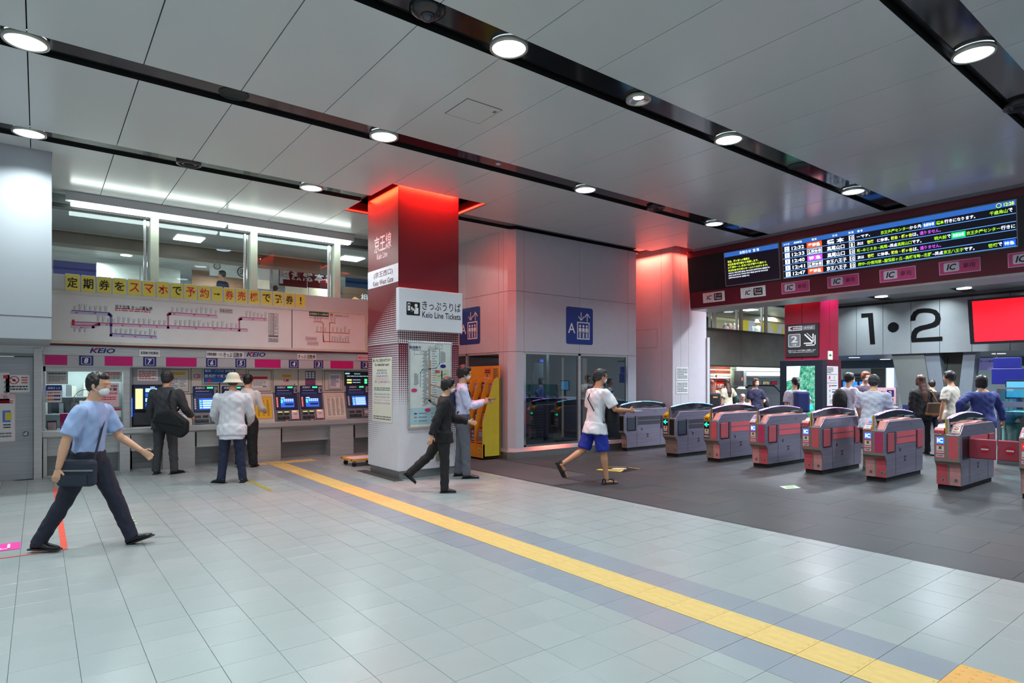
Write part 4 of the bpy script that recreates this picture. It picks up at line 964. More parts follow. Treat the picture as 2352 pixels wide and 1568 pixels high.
MB().box(10.3, 10.86, .9, 10.5, 10.9, 1.7, mat('car_panel', (200, 190, 140), .4, emit=.2)).box(10.33, 10.85, 1.05, 10.47, 10.86, 1.5, glow('car_screen', (60, 110, 200), .6)).box(10.3, 10.85, .7, 10.48, 10.86, .9, GREY).build('control_panel', cb_)
MB().box(9.95, 10.2, .35, 10.8, 10.9, .38, mat('car_floor', (190, 160, 120), .5)).build('car_sill', cb_)
# lift signs
def lift_sign(label, o, right):
    t = thing('lift_sign', label, 'sign'); f = Flat(o, right); w, h = .80, .80
    f.rrect(0, 0, w, h, .05, BLUE, 0, n=5)
    f.text('A', w * .2, h * .43, h * .27, WPRINT, 2, bold=.01)
    for x, s in ((.55, -1), (.78, 1)):
        f.line([(w * x, h * .64), (w * x, h * .86)], .022, WPRINT, 2)
        yy_ = .86 if s > 0 else .64; f.line([(w * (x - .09), h * (yy_ - s * .11)), (w * x, h * yy_), (w * (x + .09), h * (yy_ - s * .11))], .022, WPRINT, 2)
    f.rect(w * .40, h * .14, w * .87, h * .61, WPRINT, 1); f.rect(w * .435, h * .17, w * .835, h * .58, BLUE, 2)
    for k in range(3):
        x = w * (.51 + k * .125); f.disc(x, h * .50, .028, WPRINT, 3); f.rrect(x - .038, h * .31, x + .038, h * .45, .02, WPRINT, 3); f.rect(x - .022, h * .18, x - .003, h * .35, WPRINT, 3); f.rect(x + .003, h * .18, x + .022, h * .35, WPRINT, 3)
    f.build('lettering', t)
lift_sign('blue lift sign A on the front of the lift shaft', (8.888, BYF - .003, 2.335), RIGHT_X)
q = onX(1103, 789, BX0)
lift_sign('blue lift sign A half hidden behind the big ticket sign', (BX0 - .003, q.y + .80, 2.335), RIGHT_Y)
area('lift_inner', (9.2, 10.2, 2.15), .5, 5, (.7, .9, 1))

# yellow leaflet rack
rk = thing('leaflet_rack', 'yellow slanted leaflet rack with magazines against the lift shaft', 'rack', (6.88, 9.86, 0))
prof = [(0.0, .03), (0, .72), (.26, 1.53), (.34, 1.60), (.42, 1.60), (.42, .03)]
for k in range(5):
    y = k * .27; MB().prism([(p[0], p[1]) for p in prof], y, y + .02, RACKY if k == 0 else RACKO, 'y').build('divider', rk, bevel=.002)
MB().box(.40, 0, .03, .43, 1.10, 1.85, RACKO).build('back_board', rk, bevel=.003)
MB().box(.01, .0, .03, .05, 1.10, .30, RACKO).box(.02, 0, .03, .42, 1.1, .06, RACKO).build('bottom_box', rk)
for k in range(4):
    for i in range(4):
        z = .32 + i * .31; x = .04 + i * .09; MB().box(x, k * .27 + .02, z, .41, k * .27 + .27, z + .012, RACKO).build('shelf_board', rk)
for x, y in ((.04, .04), (.38, .04), (.04, 1.06), (.38, 1.06)): MB().cyl((x, y, 0), (x, y, .035), .02, .015, RUBBER, 10).build('foot', rk)
f = Flat((.399, 1.10, 0), RIGHT_Y); 
f.rect(.60, 1.68, .82, 1.80, ORG, 1); f.bars(.62, 1.70, .8, 1.78, 2, INK, 2); f.rect(.60, 1.50, .8, 1.62, PINKP, 1); f.bars(.62, 1.52, .78, 1.6, 2, REDINK, 2); f.rect(.66, 1.63, .72, 1.67, MATS['green_sticker'], 1); f.build('stickers', rk)
f = Flat((.399, 1.10, 0), RIGHT_Y); f.rect(.90, 1.48, 1.06, 1.80, mat('poster_olive', (140, 140, 50), .5), 1); f.text('求人', .98, 1.71, .10, CORAL, 2, bold=.04); f.line([(.92, 1.56), (1.04, 1.62)], .015, PAPER, 2); f.build('poster', rk)
f = Flat((.008, .27, .03), RIGHT_Y); f.rect(.02, .02, .16, .24, PAPER, 1) if False else None
f.rect(.08, .10, .2, .2, YEL, 1); f.text('¥0', .14, .15, .05, REDINK, 2); f.build('price_label', rk)
r_ = random.Random(5)
for k in range(4):
    for i in range(4):
        z = .335 + i * .31; x = .07 + i * .09; y = k * .27 + .05
        if (k + i) % 4 == 3 and i == 0: continue
        kind = k % 2
        lab = '%s magazine on the %s shelf of the %s rack column' % ('navy' if kind else 'pale blue', ('lowest', 'second lowest', 'second highest', 'highest')[i], ('front', 'second', 'third', 'rearmost')[k])
        m_ = thing('magazine', lab, 'magazine', (6.88 + x, 9.86 + y, z), group='magazines in the yellow rack')
        b = MB().box(0, 0, 0, .03, .20, .25, mat('mag_navy', (44, 48, 92), .4) if kind else mat('mag_pale', (150, 166, 190), .4)); b.build('pages', m_)
        f = Flat((-.001, .20, 0), RIGHT_Y)
        if kind: f.text('京王', .1, .19, .06, WPRINT, 1, w=.15); f.text('沿線', .1, .11, .06, WPRINT, 1, w=.15); f.bars(.02, .02, .18, .06, 2, WPRINT, 1)
        else: f.bars(.02, .19, .18, .24, 1, REDINK, 1); f.rect(.02, .02, .12, .1, GREYINK, 1)
        f.build('cover_print', m_)
pk = thing('pink_poster_stand', 'white framed lilac poster board left of the yellow rack', 'poster', (7.2, 11.0, 0))
MB().box(0, 0, .95, .04, .72, 1.78, WHITE).build('frame', pk, bevel=.006); MB().box(.0, .32, 0, .04, .38, .95, STEEL).box(-.12, .15, 0, .16, .55, .03, STEELD).build('stand', pk)
f = Flat((-.001, .72, .95), RIGHT_Y); f.rect(.04, .05, .68, .79, mat('poster_lilac', (206, 178, 204), .4), 1); f.rect(.04, .05, .68, .15, NAVY, 2); f.bars(.1, .4, .6, .7, 4, CORALM, 2); f.build('poster_print', pk)

# ------------------------------------------------------------------ glowing white pillar
pl = thing('white_pillar', 'white panelled pillar glowing red under the ceiling behind the first gate', 'column', (0, 0, 0))
PXA, PXB, PYA, PYB = 11.78, 13.10, 9.10, 10.5
PWM = mat('pillar_panel', (206, 202, 210), .35, var=.02)
for z0, z1 in ((.0, 4.72),):
    MB().box(PXA, PYA + .34, z0, PXA + .3, PYB, z1, PWM).build('wall_panel', pl, bevel=.004); MB().box(PXA, PYA, z0, PXA + .3, PYA + .335, z1, PWM).build('wall_panel', pl, bevel=.004)
    MB().box(PXA + .305, PYA + .0, z0, PXA + .60, PYB, z1, PWM).build('wall_panel', pl, bevel=.004); MB().box(PXA + .605, PYA, z0, PXB, PYB, z1, PWM).build('wall_panel', pl, bevel=.004)
MB().box(PXB + .0, PYA - .03, 0, PXB + .10, PYA + .12, 2.62, WHITE).box(PXB + .10, PYA - .02, 0, PXB + .13, PYA + .1, 2.62, NAVYP).build('edge_post', pl)
f = Flat((PXA - .003, PYB, 0), RIGHT_Y); z0 = 2.42; f.frame(.0, 2.35, .95, 2.80, .006, GREYINK, 1); f.build('hatch_outline', pl)
for lb, v0, v1 in (('upper white notice on the glowing pillar', 843, 873), ('lower white notice on the glowing pillar', 875, 904)):
    n = thing('pillar_notice', lb, 'notice'); a = onY(1553, v1, PYA - .006); c = onY(1581, v0, PYA - .006); w = c.x - a.x; h = c.z - a.z
    f = Flat(a, RIGHT_X); f.rect(0, 0, w, h, PAPER, 0); f.bars(w * .08, h * .12, w * .92, h * .9, 6, GREYINK, 1); f.build('sheet', n)
hr = thing('handrail', 'small curved steel handrail post beside the first gate', 'rail', (11.3, 9.42, 0)); MB().tube([(0, 0, 0), (0, 0, .98), (.03, 0, 1.05), (.12, 0, 1.07), (.2, 0, 1.02), (.22, 0, 0)], .02, CHROME, 10).build('rail', hr, smooth=True)

# ------------------------------------------------------------------ TICKET GATES
LEDW = glow('gate_led_violet', (196, 150, 255), 3.2); LEDC = glow('gate_led_cyan', (120, 205, 255), 3.0)
GS = steel('gate_side_steel', (126, 122, 140), .36, .10); GF = steel('gate_front_steel', (134, 130, 120), .34, .10)  # side steel carries the reflected violet gate light in its base colour
ARCH = mat('gate_arch', (34, 38, 52), .12, coat=.5); ICB = glow('ic_blue', (30, 110, 255), 1.6); ICW = glow('ic_white', (225, 240, 255), 2.2)
NOE = glow('no_entry_red', (240, 16, 20), 2.2); YELM = mat('gate_yellow', (222, 180, 40), .4); BLKP = mat('gate_black_panel', (30, 32, 36), .3); SLATE = mat('gate_slate', (62, 70, 84), .3)
GX = 10.23
def gate(label, yc, left, right, nums, led, leftmod, colour, flap=False, half=False, length=1.50, arrow=False, noentry=False, lid=None):
    """leftmod: 'yellow' ticket slot, 'reader' pad, 'box'.  half: only the right half stands (first gate)"""
    t = thing('ticket_gate', label, 'ticket gate', (GX, yc, 0), group='row of automatic ticket gates')
    W2 = .155; yl = W2 if not half else .0; L_ = length
    side = [(.0, .07), (.0, .26), (-.015, .33), (-.05, .38), (-.09, .41), (-.09, .785), (-.06, .80), (.05, .905), (.09, .925), (L_ - .12, .925), (L_ - .02, .84), (L_ + .02, .78), (L_ + .02, .42), (L_ - .06, .36), (L_ - .08, .07)]
    MB().prism(side, -W2, yl, GS, 'y').build('body', t, bevel=.006)
    MB().box(.03, -W2 + .02, 0, L_ - .11, yl - .01, .07, RUBBER).build('kick_base', t)
    b = MB()
    for i in range(5): b.add([(side[i][0] - .002, -W2 + .004, side[i][1]), (side[i][0] - .002, yl - .004, side[i][1]), (side[i + 1][0] - .002, yl - .004, side[i + 1][1]), (side[i + 1][0] - .002, -W2 + .004, side[i + 1][1])], [(0, 1, 2, 3)], GF)
    b.build('front_skin', t)
    # front lower kick panels
    halves = [(-W2, 0.0, right, nums[1])] + ([(0.0, W2, left, nums[0])] if not half else [])
    for y0, y1, c, n_ in halves:
        kick = {'grey': None, 'coral': CORALR, 'pale': CORALP}[c[0]]
        if kick:
            b = MB(); pr = [(-.004, .07), (-.004, .26), (-.019, .33), (-.048, .375)]
            for (x0, z0), (x1, z1) in zip(pr, pr[1:]): b.add([(x0, y0 + .014, z0), (x0, y1 - .012, z0), (x1, y1 - .012, z1), (x1, y0 + .014, z1)], [(0, 1, 2, 3)], kick)
            b.build('kick_panel', t)
        b = MB().box(-.094, y0 + .006, .43, -.088, y1 - .006, .785, GF); b.build('bezel', t, bevel=.002)
        f = Flat((-.0955, y1 - .02, .45), RIGHT_Y, step=.001); w = y1 - y0 - .04; h = .315
        f.rect(0, 0, w, h, {'grey': BLKP, 'black': BLKP, 'coral': CORAL, 'magenta': CORALM}[c[1]], 1)
        if y0 >= 0 - 1e-6 and (y0 == 0.0) :
            if noentry: f.disc(w / 2, h * .78, w * .38, NOE, 2, 24); f.rect(w * .28, h * .75, w * .72, h * .81, ICW, 3)
            elif arrow:
                GA = glow('arrow_green', (30, 240, 170), 2.2); f.line([(w * .85, h * .83), (w * .2, h * .83)], .022, GA, 2); f.line([(w * .5, h * .93), (w * .18, h * .83), (w * .5, h * .73)], .02, GA, 2)
            else: f.rect(w * .1, h * .66, w * .92, h * .95, ICB, 2); f.text('IC', w * .5, h * .805, h * .19, ICW, 3, w=w * .6, bold=.03)
            f.rect(w * .1, h * .25, w * .9, h * .57, PAPER, 2); f.rect(w * .34, h * .40, w * .68, h * .55, YEL, 3); f.line([(w * .4, h * .43), (w * .62, h * .53)], .010, INK, 4); f.line([(w * .4, h * .53), (w * .62, h * .43)], .010, INK, 4); f.bars(w * .15, h * .28, w * .85, h * .36, 1, REDINK, 3)
            f.rrect(w * .08, h * .06, w * .92, h * .18, .008, PAPER, 2); f.text('PASMO', w * .5, h * .12, h * .07, NAVY, 3, w=w * .68, bold=.03, shear=.2)
        f.build('front_display', t)
        f = Flat((-.005, y1 - .01, .07), RIGHT_Y, step=.001); w = y1 - y0; cx = w * .5; f.poly([(cx + .03 * math.cos(R(60 * i + 30)), .07 + .03 * math.sin(R(60 * i + 30))) for i in range(6)], mat('hex_grey', (134, 134, 134), .4), 1); f.text(n_, cx, .07, .032, INK, 2, bold=.03); f.build('gate_number', t)
    # centre post
    MB().box(-.075, .003, .79, -.03, .024, 1.01, YELM if not half else GF).build('yellow_post', t, bevel=.003)
    MB().box(-.075, -.024, .79, -.03, .001, 1.012, CHROME).build('steel_post', t, bevel=.003)
    # arch
    n_ = 12; top = []; bot = []
    for i in range(n_ + 1):
        s_ = i / n_; x = -.045 + 1.52 * s_; top.append((x, .995 + .085 * math.sin(math.pi * (s_ * .9 + .05)))); bot.append((x, .925))
    MB().prism(top + bot[::-1], -.03, .03, ARCH, 'y').build('arch', t, bevel=.004)
    for s0, s1 in ((.04, .22), (.26, .46), (.52, .70), (.74, .93)):
        p = []; b = MB()
        for q in range(4):
            s_ = s0 + (s1 - s0) * q / 3; p.append((-.045 + 1.52 * s_, .995 + .085 * math.sin(math.pi * (s_ * .9 + .05)) + .001))
        for ya, yb in ((-.029, -.012), (.012, .029)):
            for (xa, za), (xb, zb) in zip(p, p[1:]): b.add([(xa, ya, za), (xb, ya, zb), (xb, yb, zb), (xa, yb, za), (xa, ya, za + .006), (xb, ya, zb + .006), (xb, yb, zb + .006), (xa, yb, za + .006)], [(0, 3, 2, 1), (4, 5, 6, 7), (0, 1, 5, 4), (1, 2, 6, 5), (2, 3, 7, 6), (3, 0, 4, 7)], led)
        b.build('led_strip', t)
    # right lid
    lm_ = {'grey': SLATE, 'coral': CORALL}[colour]
    MB().prism([(-.06, .803), (.045, .93), (.12, .93), (.08, .80)], -W2 + .015, -.034, lm_, 'y').build('right_lid', t, bevel=.004)
    MB().prism([(.12, .925), (.16, .945), (.6, .94), (.75, .955), (.95, .955), (1.05, .935), (1.3, .93), (1.3, .92), (.12, .92)], -W2 + .02, -.034, lm_ if colour == 'coral' else DGREY, 'y').build('top_cover', t, bevel=.003)
    MB().prism([(.93, .93), (.98, .985), (1.15, .985), (1.28, .93)], -W2 + .03, -.036, DGREY, 'y').build('rear_reader', t, bevel=.003)
    if lid:
        f = Flat((-.0615, -.04, .805), RIGHT_Y, Vector((.105, 0, .127))); f.rect(.01, .01, .10, .15, PAPERC, 4); f.disc(.055, .085, .026, REDINK, 5, 16); f.rect(.038, .08, .072, .091, WPRINT, 6); f.bars(.02, .12, .09, .14, 1, GREYINK, 5); f.rect(.025, .025, .09, .037, REDINK, 5); f.build('lid_sticker', t)
    if not half:
        if leftmod == 'yellow':
            MB().box(-.09, .035, .79, .02, W2 - .005, .865, YELM).prism([(-.06, .865), (.02, .91), (.02, .865)], .035, W2 - .01, YELM, 'y').build('ticket_slot', t, bevel=.008)
            f = Flat((-.0915, W2 - .02, .79), RIGHT_Y); f.bars(.02, .015, .09, .04, 1, INK, 1, fill=.8); f.build('slot_mark', t)
        elif leftmod == 'reader':
            MB().prism([(-.10, .79), (-.10, .805), (.06, .935), (.14, .935), (.14, .79)], .034, W2 - .002, CORALL, 'y').build('reader_base', t, bevel=.005)
            f = Flat((-.099, W2 - .012, .808), RIGHT_Y, Vector((.16, 0, .13))); f.rect(.01, .01, .095, .085, PAPER, 3); f.text('IC', .05, .045, .04, ICB, 4, bold=.03); f.rect(.01, .10, .095, .135, mat('reader_violet', (170, 150, 210), .4), 3); f.rect(.03, .15, .095, .19, ICB, 3); f.build('reader_pad', t)
        else:
            MB().prism([(-.10, .79), (-.10, .845), (-.06, .875), (.02, .88), (.02, .79)], .034, W2 - .002, CORALR, 'y').build('ticket_slot', t, bevel=.008)
            MB().prism([(-.095, .846), (-.06, .876), (.02, .881), (.02, .884), (-.065, .88)], .036, W2 - .004, CORALL, 'y').box(-.112, .05, .785, -.09, W2 - .0, .797, CHROME).build('slot_cover', t)
    # right side: flap, stripes
    sm = {'grey': mat('gate_band_grey', (66, 66, 76), .4), 'coral': CORAL}[colour]
    fm_ = {'grey': SLATE, 'coral': mat('flap_coral', (186, 86, 96), .4)}[colour]
    MB().box(.02, -W2 - .004, .44, .30, -W2 + .01, .76, BLKP).build('flap_slot', t)
    if not flap: MB().box(.0, -W2 - .018, .46, .24, -W2 - .004, .75, fm_).build('flap', t, bevel=.006)
    MB().box(1.16, -W2 - .018, .46, 1.40, -W2 - .002, .75, fm_).build('flap', t, bevel=.006)
    MB().box(.36, -W2 - .004, .67, 1.12, -W2 + .01, .75, sm).box(.36, -W2 - .004, .565, 1.12, -W2 + .01, .65, sm).build('side_band', t)
    MB().box(.36, -W2 - .003, .652, 1.12, -W2, .666, LEDW if False else mat('side_gap', (150, 150, 170), .2, .5)).box(.33, -W2 - .002, .09, .335, -W2, .76, DGREY).box(1.14, -W2 - .002, .09, 1.145, -W2, .76, DGREY).build('side_seam', t)
    f = Flat((0, -W2 - .002, 0), RIGHT_X); f.rect(.66, .33, .72, .36, DGREY, 1); f.rect(.66, .28, .72, .31, DGREY, 1); f.rect(.95, .83, 1.0, .87, GREYINK, 1); f.rect(.48, .44, .51, .49, INK, 1); f.disc(.44, .50, .012, CHROME, 1, 8); f.build('side_marks', t)
    return t
G_, C_, P_ = ('grey', 'black'), ('coral', 'coral'), ('pale', 'coral')
gate('first ticket gate beside the glowing pillar, half width, grey with cyan lights', 9.285, None, G_, ('', '1'), LEDC, None, 'grey', half=True)
gate('all grey ticket gate with yellow slot and green arrow', 7.93, G_, G_, ('1', '2'), LEDC, 'yellow', 'grey', arrow=True)
gate('half grey half coral ticket gate with yellow slot and green arrow', 6.955, ('grey', 'black'), P_, ('2', '3'), LEDW, 'yellow', 'coral', arrow=True)
gate('coral ticket gate just right of the last yellow slot gate', 5.99, P_, ('coral', 'magenta'), ('3', '4'), LEDW, 'reader', 'coral')
gate('coral ticket gate directly left of the man in the striped shirt', 5.035, C_, P_, ('4', '5'), LEDW, 'box', 'coral')
gate('coral ticket gate directly right of the man in the striped shirt', 4.07, P_, ('coral', 'magenta'), ('5', '6'), LEDW, 'reader', 'coral')
g7 = gate('coral ticket gate with a cream no entry sticker and closed flap', 3.11, C_, P_, ('6', '7'), LEDW, 'box', 'coral', flap=True, lid=True)
g8 = gate('coral ticket gate with red no entry light cut by the right edge', 2.15, P_, C_, ('7', '8'), LEDW, 'reader', 'coral', noentry=True)
FLAPM = mat('closed_flap', (178, 66, 84), .4)
def paddle(parent, y0, y1, name='closed_flap'):
    b = MB().box(.255, y0, .45, .285, y1, .73, FLAPM); o = b.build(name, parent, bevel=.014)
    f = Flat((.254, max(y0, y1), .45), RIGHT_Y); w = abs(y1 - y0); f.disc(w * .6 if parent is g7 else w * .45, .14, .058, REDINK, 1, 20); x = w * .6 if parent is g7 else w * .45; f.rect(x - .042, .13, x + .042, .15, WPRINT, 2); f.build('no_entry_mark', o)
paddle(g7, -.16, -.475); paddle(g8, .16, .465)

# ------------------------------------------------------------------ DEPARTURE BOARD
bd = thing('departure_board', 'long maroon framed departure board above the ticket gates with train times', 'display')
BY0, BY1 = 8.86, 0.6
o0 = Vector((12.13, BY0, 3.245)); o1 = Vector((12.0, BY0, 4.51)); UPB = (o1 - o0).normalized(); HB = (o1 - o0).length
f0 = Flat(o0, RIGHT_Y, UPB, step=.002)
def Bp(u, v):
    d = ray(u, v); n = f0.n; C = Vector((0, 0, CAM_Z)); t = (o0 - C).dot(n) / d.dot(n); q = C + d * t - o0; return (q.dot(f0.r), q.dot(f0.u))
def B6(x, y): return Bp(1540 + x / 2.897, 440 + y / 2.897)
WB = BY0 - BY1
MB().prism([(12.13, 3.245), (12.0, 4.51), (12.0, 4.566), (12.9, 4.566), (12.9, 3.245)], BY1, BY0, MAROOND, 'y').build('casing', bd)
MB().box(12.14, BY1, 3.20, 12.9, BY0 + .0, 3.244, mat('board_soffit', (170, 160, 158), .3, .3)).build('soffit', bd)
MB().box(11.93, BY1 - 8, 4.525, 11.998, BY0 - .2, 4.568, mat('bulkhead_grey', (120, 122, 128), .4)).build('top_bracket', bd)
y0s, y1s = B6(757, 580)[1] - .03, B6(745, 335)[1] + .03
f0.rect(.0, y0s, WB, y1s, mat('board_black', (20, 18, 24), .25), 1)
f0.build('screen_surround', bd)
def newf(): return Flat(o0, RIGHT_Y, UPB, step=.002)
SBLUE = glow('board_blue', (46, 104, 190), .9); SLB = glow('board_line', (90, 170, 250), 1.1); SWH = glow('board_white', (228, 240, 255), 1.6); SG_ = glow('board_green', (150, 214, 40), 1.4); SYG = glow('board_yellow', (206, 236, 70), 1.5)
SPU = glow('board_purple', (196, 80, 220), 1.3); SOR = glow('board_orange', (255, 84, 30), 1.4); SBK = glow('board_dark', (12, 14, 34), .35); SGB = glow('board_green_box', (20, 210, 110), 1.3); SBB = glow('board_bright_blue', (20, 90, 255), 1.3); SRIM = mat('screen_rim', (150, 150, 160), .4)
# info screen
f = newf(); a = B6(370, 627); c = B6(718, 348); x0, x1, yb, yt = B6(364, 500)[0], B6(722, 450)[0], (B6(370, 627)[1] + B6(728, 578)[1]) / 2, (B6(358, 408)[1] + B6(718, 348)[1]) / 2
f.rect(x0 - .015, yb - .015, x1 + .015, yt + .015, SRIM, 2); f.rect(x0, yb, x1, yt, SBK, 3); w, h = x1 - x0, yt - yb; f.rect(x0, yt - h * .13, x1, yt, SBLUE, 4)
f.text('お知らせ  알 림', x0 + w * .48, yt - h * .065, h * .085, SWH, 5, w=w * .36)
for i, s_ in enumerate(('初台、幡ヶ谷への電車は', '京王新線 新宿駅から発車します。', '(3番線ホーム 京王八王子寄りに進むと', '京王新線 新宿駅のホームにつながります)')): f.text(s_, x0 + w * .06, yb + h * (.72 - i * .092), h * .07, SYG, 5, w=w * (.42, .58, .72, .74)[i], align='l', bold=.02, res=1)
for i, s_ in enumerate(('하쓰다이, 하타가야행 열차는 게이오신선 신주쿠역에서 출발합니다.', '(3번선 승강장 게이오 하치오지 쪽의 계단을 올라가면 게이오신선', '신주쿠역승강장으로 연결됩니다)')): f.text(s_, x0 + w * .06, yb + h * (.365 - i * .072), h * .048, SWH, 5, w=w * (.78, .74, .40)[i], align='l', bold=.02, res=1)
f.build('information_screen', bd)
# departures
f = newf(); x0, x1 = B6(750, 450)[0], B6(2302, 210)[0]; yb = (B6(757, 573)[1] + B6(2305, 365)[1]) / 2; yt = (B6(745, 340)[1] + B6(2300, 55)[1]) / 2
f.rect(x0 - .015, yb - .015, x1 + .015, yt + .015, SRIM, 2); f.rect(x0, yb, x1, yt, SBK, 3); h = yt - yb; f.rect(x0, yt - h * .115, x1, yt, SBLUE, 4)
def cx_(x, y): return B6(x, y)[0]
for s_, x, y in (('のりば', 773, 352), ('発車時刻', 848, 335), ('種 別', 957, 317), ('行 先', 1095, 292), ('両 数', 1203, 270), ('備 考', 1262, 260)): f.text(s_, cx_(x, y), yt - h * .06, h * .055, SWH, 5, res=1)
rh = h * .177
rows = [('2', '12:32', '準特急', SOR, '橋 本', '10'), ('1', '12:33', '各駅停車', None, '高尾山口', '8'), ('3', '12:40', '特 急', SPU, '高尾山口', '10'), ('1', '12:41', '各駅停車', None, '京王八王子', '10'), ('3', '12:47', '準特急', SOR, '京王八王子', '10')]
for i, (p_, tm, ty, tc_, de, ca) in enumerate(rows):
    yc = yt - h * .115 - rh * (i + .5); f.rect(x0, yc - rh * .5, x1, yc - rh * .5 + .010, SLB, 4)
    a, b_ = cx_(757, 380), cx_(792, 375); f.rect(a + .01, yc - rh * .36, b_, yc + rh * .40, SWH, 4); f.text(p_, (a + b_) / 2, yc, rh * .55, SBLUE, 5, bold=.02)
    f.text(tm, cx_(853, 455), yc, rh * .56, SWH, 5, w=cx_(895, 455) - cx_(812, 455), bold=.02)
    a, b_ = cx_(912, 440), cx_(1012, 430)
    if tc_: f.rect(a, yc - rh * .38, b_, yc + rh * .42, tc_, 4); f.text(ty, (a + b_) / 2, yc, rh * .55, SWH, 5, w=(b_ - a) * .78, bold=.02)
    else: f.frame(a, yc - rh * .38, b_, yc + rh * .42, .009, SWH, 4); f.text(ty, (a + b_) / 2, yc, rh * .55, SWH, 5, w=(b_ - a) * .9, bold=.02)
    f.text(de, cx_(1103, 420), yc, rh * .68, SWH, 5, w=cx_(1170, 410) - cx_(1035, 430) if len(de) > 4 else (cx_(1160, 410) - cx_(1045, 430)), bold=.02)
    a, b_ = cx_(1192, 400), cx_(1228, 395); f.frame(a, yc - rh * .36, b_, yc + rh * .40, .008, SWH, 4); f.text(ca, (a + b_) / 2, yc, rh * .5, SWH, 5, bold=.02)
rem = [[('ーです。', SWH, 1240, 1330), ('京王多摩センター', SG_, 1400, 1590), ('から先', SWH, 1592, 1672), ('各駅停車', SBLUE, 1676, 1765), ('橋本', SG_, 1770, 1820), ('行きになります。', SWH, 1824, 2030), ('千歳烏山', SG_, 2125, 2245), ('で', SWH, 2250, 2278)],
       [('次は', SWH, 1243, 1285), ('笹塚', SYG, 1310, 1352), ('に停車。', SWH, 1377, 1458), ('初台・幡ヶ谷', SYG, 1468, 1610), ('は、', SWH, 1612, 1650), ('通りません。', SPU, 1660, 1800)],
       [('新~めじろ台', SG_, 1243, 1375), ('~高尾', SG_, 1380, 1445), ('~終点', SWH, 1448, 1510), ('高尾山口', SG_, 1513, 1605), ('です。', SWH, 1608, 1672), ('明大前', SG_, 1757, 1838), ('で', SWH, 1842, 1865), ('各駅停車', SGB, 1870, 1965), ('京王多摩センター', SG_, 1970, 2195), ('行きに', SWH, 2200, 2295)],
       [('次は', SWH, 1246, 1290), ('笹塚', SYG, 1313, 1355), ('に停車。', SWH, 1380, 1460), ('初台・幡ヶ谷', SYG, 1470, 1612), ('は、', SWH, 1615, 1652), ('通りません。', SPU, 1662, 1802)],
       [('府中~分倍河原', SG_, 1250, 1405), ('~聖蹟桜ヶ丘', SG_, 1410, 1545), ('~高幡不動', SG_, 1550, 1665), ('~北野', SG_, 1670, 1740), ('~終点', SWH, 1745, 1815), ('京王八王子', SG_, 1818, 1950), ('です。', SWH, 1952, 2025), ('笹塚', SG_, 2115, 2178), ('で', SWH, 2180, 2208), ('特急', SBB, 2215, 2298)]]
for i, row in enumerate(rem):
    yc = yt - h * .115 - rh * (i + .5)
    for s_, m, xa, xb in row:
        ya = 300 - (xa - 1240) * .16 + i * 48; a, b_ = cx_(xa, ya), cx_(xb, ya - (xb - xa) * .16)
        if m in (SBLUE, SGB, SBB): f.rect(a, yc - rh * .36, b_, yc + rh * .38, m, 4); f.text(s_, (a + b_) / 2, yc, rh * .45, SWH, 5, w=(b_ - a) * .8, res=1)
        else: f.text(s_, (a + b_) / 2, yc, rh * (.5 if s_ != 'ーです。' else .4), m, 5, w=b_ - a, res=1, bold=.02)
a, b_ = cx_(2170, 95), cx_(2290, 78); f.disc(a + .03, yt - h * .06, .036, SYG, 5, 14); f.disc(a + .03, yt - h * .06, .028, SBLUE, 6, 14); f.text('12:28', a + .09 + (b_ - a - .09) / 2, yt - h * .06, h * .075, SYG, 7, w=(b_ - a) - .10, bold=.02)
f.build('departure_screen', bd)
f = newf(); xr = x1 + .32; f.rect(xr, yb, WB, yt, SBK, 3); f.rect(xr, yt - h * .115, WB, yt, SBLUE, 4)
for i in range(5): yc = yt - h * .115 - rh * (i + .5); f.rect(xr, yc - rh * .5, WB, yc - rh * .5 + .01, SLB, 4); f.rect(xr + .05, yc - rh * .3, xr + .5, yc + rh * .3, (SPU, SOR, SPU, SG_, SOR)[i], 4)
f.build('second_departure_screen', bd)
f = newf(); 
for xx in (cx_(735, 400), x1 + .16): f.rect(xx - .004, 0, xx + .004, HB, BLACK, 1)
f.build('casing_joint', bd)
PK = mat('sign_pink', (196, 66, 120), .4); PKR = mat('sign_pink_rim', (214, 170, 190), .4)
ics = [((212, 676), (360, 660), (222, 742), 0), ((466, 643), (632, 622), (470, 712), 0), ((738, 608), (925, 586), (742, 683), 1), ((1043, 567), (1254, 542), (1048, 645), 1), ((1390, 523), (1632, 490), (1395, 607), 1), ((1785, 470), (2063, 434), (1790, 558), 1), ((2243, 412), (2540, 375), (2247, 508), 1)]
pos = ['leftmost', 'second from the left', 'first pink one from the left', 'second pink one from the left', 'third pink one from the left', 'fourth pink one from the left', 'cut by the right edge']
